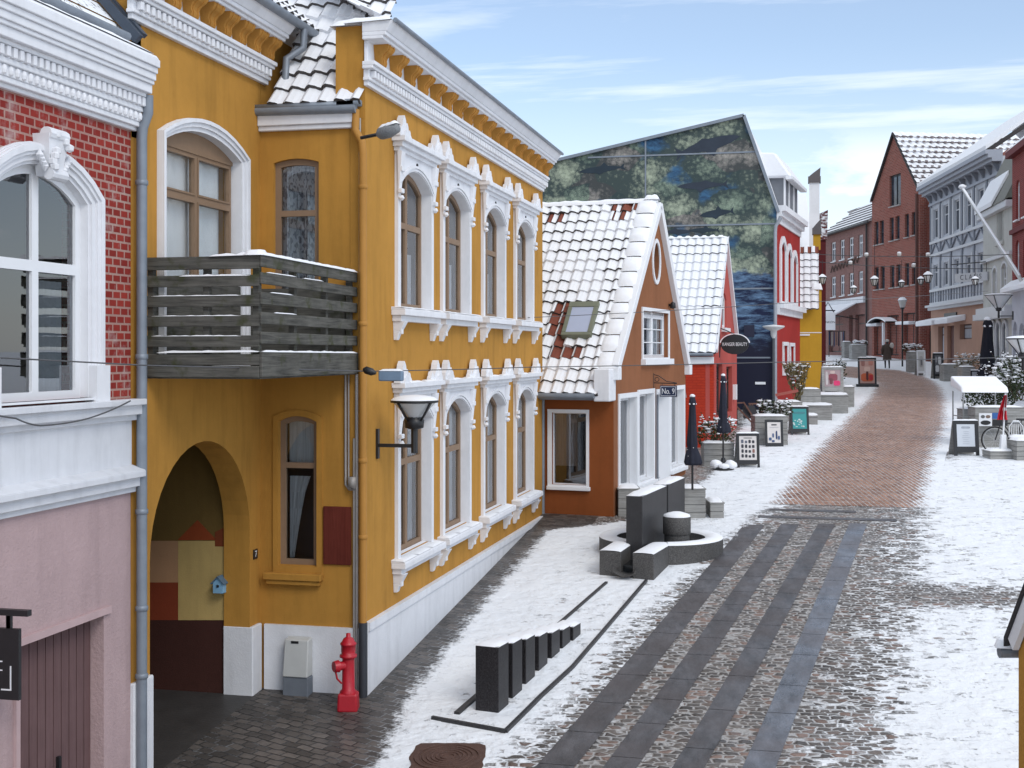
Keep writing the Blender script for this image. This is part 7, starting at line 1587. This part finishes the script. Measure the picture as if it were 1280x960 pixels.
# slanting flagpole and banner on the right hand houses
a, b = at(1203, 236, 62), at(1284, 362, 55); T = thing('flagpole', 'long white pole slanting up across the grey house with snow on its tip', 'flagpole', tuple(b)); m = MB(); m.tube([b, a], [.085, .06], 8); m.build('pole', plain('weathered white pole', (.50, .50, .49, 1), .6), T, True); m = MB(); snow_ridge(m, b.lerp(a, .1) + Vector((0, 0, .12)), a + Vector((0, 0, .06)), .12, .05, 16, 0, 3, .8); blob(m, a + Vector((0, 0, .1)), .17, 0, 1.1, 1, .7); m.build('snow', SNOW, T, True)
a, b = at(1193.5, 353, 66), at(1234, 352, 64); z1 = at(1193, 342.5, 66).z; f = Fac((a.x, a.y), (b.x, b.y)); T = thing('banner_sign', 'long pale hanging sign with letters in front of half timbered house', 'sign', f.P(f.L / 2, 0, a.z)); m = MB(); m.fbox(f, 0, f.L, -.1, 0, a.z, z1); pn = m.build('panel', plain('silver white panel', (.50, .51, .53, 1), .5), T)
text_obj('CLANS', 'lettering', plain('grey letters', (.12, .12, .13, 1), .6), pn, f.P(f.L / 2, .01, (a.z + z1) / 2), (f.d.x, f.d.y, 0), (0, 0, 1), .36, spacing=1.5)
m = MB(); [m.tube([f.P(s, -.05, z1), f.P(s, -.05, z1 + .5)], .015, 4) for s in (.1, f.L - .1)]; m.tube([f.P(-.3, -.05, z1 + .5), f.P(f.L + 1.2, -.05, z1 + .5)], .03, 5); m.build('bracket', BLACK, T)
# lanterns on wires
def lantern(label, px, py, t, s=.3, hang=None):
    s *= .8; c = at(px, py, t); T = thing('lantern', label, 'lantern', tuple(c), 'lanterns hung over the street'); m = MB(); m.lathe(c, [(s * .25, -s * 1.05), (s * .3, -s * .95), (s * .3, -s * .92)], 6); m.lathe(c, [(s * .62, -.02), (s * .66, 0), (s * .2, s * .35), (s * .12, s * .5), (.015, s * .55)], 6)
    for k in range(6): a = k * math.pi / 3; m.tube([(c.x + s * .3 * math.cos(a), c.y + s * .3 * math.sin(a), c.z - s * .95), (c.x + s * .58 * math.cos(a), c.y + s * .58 * math.sin(a), c.z)], .018, 4)
    if hang: m.tube([c + Vector((0, 0, s * .5)), (c.x, c.y, at(px, hang, t).z)], .012, 4)
    m.build('frame', BLACK, T); m = MB(); m.lathe(c, [(s * .28, -s * .94), (s * .55, -.03)], 6); m.build('glass', plain('milky lantern glass', (.55, .55, .53, 1), .3), T); m = MB(); m.lathe(c, [(s * .66, .02), (s * .5, s * .25), (s * .15, s * .52), (0, s * .55)], 10); m.build('snow', SNOW, T, True)
for px, py, t, s, hg, lab in ((1160, 344, 58, .42, 318, 'largest hanging lantern in front of the brick gable side wall'), (1151, 349, 62, .34, 318, 'hanging lantern just left of the largest one'), (1127, 353, 66, .32, 325, 'small hanging lantern over the brick gable front'), (1093, 349, 62, .40, 300, 'hanging lantern over the gap between brick shop and gable house'), (1067, 360, 70, .36, 325, 'hanging lantern low over the brick shop windows'), (1028, 347, 62, .40, 325, 'hanging lantern beside the yellow house roof'), (1219, 349, 52, .30, 325, 'small hanging lantern over the pale hanging sign')): lantern(lab, px, py, t, s, hg)
for i, (p0, p1, t0, t1, lab) in enumerate((((1022, 318), (1262, 318), 62, 56, 'lantern wire across the street at upper window height'), ((1018, 327), (1240, 336), 66, 60, 'lower lantern wire across the street'))):
    cable(lab, [at(p0[0], p0[1], t0), at(p1[0], p1[1], t1)], .018, .1, 14, 'wire')
for i, (px, py, t) in enumerate(((1083, 319, 62), (1124, 318, 60), (1160, 319, 59), (1063, 329, 65), (1142, 332, 63))):
    p = at(px, py, t); T = thing('globe_light', 'snow capped globe light on the wires before the brick fronts', 'light', tuple(p), 'globe lights on the wires'); m = MB(); blob(m, p, .10, 0, 1, 1, 1, 8, 0, 0); m.build('globe', plain('milky globe', (.6, .58, .55, 1), .3), T, True); m = MB(); blob(m, p + Vector((0, 0, .065)), .105, 0, 1, 1, .6, 8, i); m.build('snow', SNOW, T, True)
# lantern post in front of the brick gable
c = at(1128, 446, 80); zt = at(1128, 385, 80).z; T = thing('street_lamp', 'black lantern post standing before the brick gable house', 'street lamp', (c.x, c.y, gz(c.y))); m = MB(); m.tube([(c.x, c.y, gz(c.y)), (c.x, c.y, zt)], .06, 6); m.lathe((c.x, c.y, zt), [(.08, -.1), (.14, 0), (.15, .03)], 6); m.lathe((c.x, c.y, zt), [(.28, .45), (.2, .55), (.05, .66)], 6); m.build('post', BLACK, T); m = MB(); m.lathe((c.x, c.y, zt), [(.14, .03), (.26, .45)], 6); m.build('glass', plain('milky lantern glass', (.55, .55, .53, 1), .3), T); m = MB(); m.lathe((c.x, c.y, zt), [(.29, .47), (.2, .62), (0, .72)], 8); m.build('snow', SNOW, T, True)
# person walking away
c = at(1109, 461, 78); g = gz(c.y); T = thing('person', 'person in long brown coat and pale hat walking up the lane', 'person', (c.x, c.y, g))
def skin(name, joints, edges, mat, par, sub=2):
    me = bpy.data.meshes.new(name); me.from_pydata([(j[0], j[1], j[2]) for j in joints], edges, []); o = bpy.data.objects.new(name, me); COL.objects.link(o); o.parent = par; WORG[o.name] = WORG[par.name]
    md = o.modifiers.new('skin', 'SKIN'); me.materials.append(mat)
    for v, j in zip(me.skin_vertices[0].data, joints): v.radius = (j[3], j[4] if len(j) > 4 else j[3])
    me.skin_vertices[0].data[0].use_root = True; s_ = o.modifiers.new('sub', 'SUBSURF'); s_.levels = s_.render_levels = sub; md.use_smooth_shade = True
    for p_ in me.polygons: p_.use_smooth = True
    return o
J = [(0, 0, .92, .15, .11), (0, .01, 1.18, .155, .11), (0, .02, 1.38, .17, .11), (0, .02, 1.50, .06), (0, .03, 1.57, .055), (0, .04, 1.66, .095, .10), (0, .03, 1.72, .08),
     (-.10, 0, .86, .09), (-.11, .10, .48, .062), (-.11, .02, .09, .042), (-.11, .16, .05, .04), (.10, 0, .86, .09), (.11, -.04, .48, .062), (.11, -.22, .10, .042), (.11, -.10, .04, .04),
     (-.21, .02, 1.40, .065), (-.29, .0, 1.14, .052), (-.27, .12, .92, .04), (-.26, .16, .83, .04), (.21, .02, 1.40, .065), (.29, -.02, 1.14, .052), (.29, .08, .90, .04), (.28, .12, .81, .04)]
E_ = [(0, 1), (1, 2), (2, 3), (3, 4), (4, 5), (5, 6), (0, 7), (7, 8), (8, 9), (9, 10), (0, 11), (11, 12), (12, 13), (13, 14), (2, 15), (15, 16), (16, 17), (17, 18), (2, 19), (19, 20), (20, 21), (21, 22)]
skin('body', J, E_, plain('dark trousers', (.03, .03, .034, 1), .9), T)
COAT = plain('brown grey coat', (.085, .065, .055, 1), .9, 0, .2, 12, .2); m = MB(); cx2, cy2 = c.x, c.y
rows = [[(cx2 + rx * math.cos(a), cy2 + .01 + ry * math.sin(a), g + z) for a in [2 * math.pi * k / 20 for k in range(20)]] for rx, ry, z in ((.27, .22, .52), (.26, .21, .56), (.235, .17, .95), (.225, .155, 1.15), (.25, .16, 1.36), (.19, .13, 1.47), (.085, .085, 1.53))]; m.grid(rows, 0, True)
for sg in (-1, 1): m.tube([(cx2 + sg * .20, cy2 + .02, g + 1.42), (cx2 + sg * .30, cy2, g + 1.14), (cx2 + sg * .285, cy2 + .1, g + .88)], [.09, .075, .06], 8)
m.build('coat', COAT, T, True)
m = MB(); m.lathe((cx2, cy2 + .035, g + 1.66), [(.112, -.02), (.118, .02), (.105, .09), (.06, .135), (0, .15)], 12); m.build('hat', plain('pale knitted hat', (.50, .48, .45, 1), .9), T, True)
m = MB(); blob(m, (cx2 + .26, cy2 - .12, g + 1.42), .13, 0, 1, .8, 1.3); m.build('bag', plain('pale bag', (.52, .50, .46, 1), .9), T, True)
# ================================================================= camera, light, sky
cam = bpy.data.cameras.new('camera'); co = bpy.data.objects.new('camera', cam); COL.objects.link(co)
co.location = (0, 0, H); co.rotation_euler = (R(90), 0, TH)
cam.sensor_width = 36; cam.lens = 36 * F / 1280; cam.shift_y = -40 / 1280; cam.clip_end = 3000; cam.clip_start = .1
SC.camera = co
sl = bpy.data.lights.new('sun', 'SUN'); sl.energy = .95; sl.angle = R(24); sl.color = (1, .96, .9)
so = bpy.data.objects.new('sun', sl); COL.objects.link(so)
EL, AZ = 42, 135          # sun to the right of the street, a little behind the camera (compass angle from +Y clockwise)
d = Vector((math.sin(R(AZ)) * math.cos(R(EL)), math.cos(R(AZ)) * math.cos(R(EL)), math.sin(R(EL))))
so.rotation_euler = d.to_track_quat('Z', 'Y').to_euler()
W = bpy.data.worlds.new('World'); SC.world = W; W.use_nodes = True
t = W.node_tree; t.nodes.clear()
def wn_(typ, **k):
    n = t.nodes.new(typ)
    for a, b in k.items(): setattr(n, a, b)
    return n
sky = wn_('ShaderNodeTexSky', sky_type='NISHITA'); sky.sun_disc = False; sky.sun_elevation = R(EL); sky.sun_rotation = R(AZ)
sky.air_density = 1.0; sky.dust_density = .6; sky.ozone_density = 2.6
tc = wn_('ShaderNodeTexCoord'); sep = wn_('ShaderNodeSeparateXYZ'); t.links.new(tc.outputs['Generated'], sep.inputs[0])
def wmath(op, a, b=0, c=0, clamp=False):
    x = wn_('ShaderNodeMath', operation=op); x.use_clamp = clamp
    for i, v in enumerate((a, b, c)):
        if isinstance(v, (int, float)): x.inputs[i].default_value = v
        else: t.links.new(v, x.inputs[i])
    return x.outputs[0]
# project the view direction on a cloud deck so the clouds foreshorten towards the horizon
zc = wmath('MAXIMUM', wmath('ADD', sep.outputs[2], .06), .03)
cx_ = wmath('DIVIDE', sep.outputs[0], zc); cy_ = wmath('DIVIDE', sep.outputs[1], zc)
cmb = wn_('ShaderNodeCombineXYZ'); t.links.new(cx_, cmb.inputs[0]); t.links.new(cy_, cmb.inputs[1])
def wnoise(scale, det, rough, sc=(1, 1, 1), loc=(0, 0, 0), src=None, dist=0):
    mp = wn_('ShaderNodeMapping'); t.links.new(src or cmb.outputs[0], mp.inputs[0]); mp.inputs['Scale'].default_value = sc; mp.inputs['Location'].default_value = loc
    n = wn_('ShaderNodeTexNoise'); t.links.new(mp.outputs[0], n.inputs['Vector']); n.inputs['Scale'].default_value = scale; n.inputs['Detail'].default_value = det; n.inputs['Roughness'].default_value = rough; n.inputs['Distortion'].default_value = dist
    return n.outputs['Fac']
def wramp(f, a, b):
    x = wn_('ShaderNodeMapRange'); x.interpolation_type = 'SMOOTHSTEP'; t.links.new(f, x.inputs[0]); x.inputs[1].default_value = a; x.inputs[2].default_value = b
    return x.outputs[0]
streak = wramp(wnoise(1.0, 7, .62, (.38, 1.5, 1), (3.1, 1.7, 0), dist=.4), .44, .70)
puff = wramp(wnoise(3.4, 7, .58, (1, 1, 2.8), (1.3, .4, 0), tc.outputs['Generated']), .50, .64)
low = wmath('MULTIPLY', wramp(sep.outputs[2], .20, .115), wramp(sep.outputs[2], .0, .09))
veil = wramp(sep.outputs[2], .24, .03)
mask = wmath('MAXIMUM', wmath('MULTIPLY', streak, .6), wmath('MULTIPLY', puff, low))
mask = wmath('MAXIMUM', mask, wmath('MULTIPLY_ADD', veil, .42, .14), clamp=True)
up_ = wramp(wnoise(.8, 5, .6, (.7, 1, 1), (7, 2, 0)), .3, .75)
over = wmath('MULTIPLY', wramp(sep.outputs[2], .32, .6), .75)     # thick cloud overhead, out of frame, softens the light
mask = wmath('MAXIMUM', mask, over, clamp=True)
mx = wn_('ShaderNodeMix', data_type='RGBA'); t.links.new(mask, mx.inputs[0]); t.links.new(sky.outputs[0], mx.inputs[6]); mx.inputs[7].default_value = (7.3, 7.6, 8.0, 1)
bg = wn_('ShaderNodeBackground'); t.links.new(mx.outputs[2], bg.inputs[0]); bg.inputs[1].default_value = .13
wo = wn_('ShaderNodeOutputWorld'); t.links.new(bg.outputs[0], wo.inputs[0])
SC.view_settings.view_transform = 'Standard'; SC.view_settings.look = 'None'; SC.view_settings.gamma = 1; SC.view_settings.exposure = .38
SC.view_settings.use_curve_mapping = False
SC.cycles.max_bounces = 6; SC.cycles.transparent_max_bounces = 12; SC.cycles.use_denoising = True
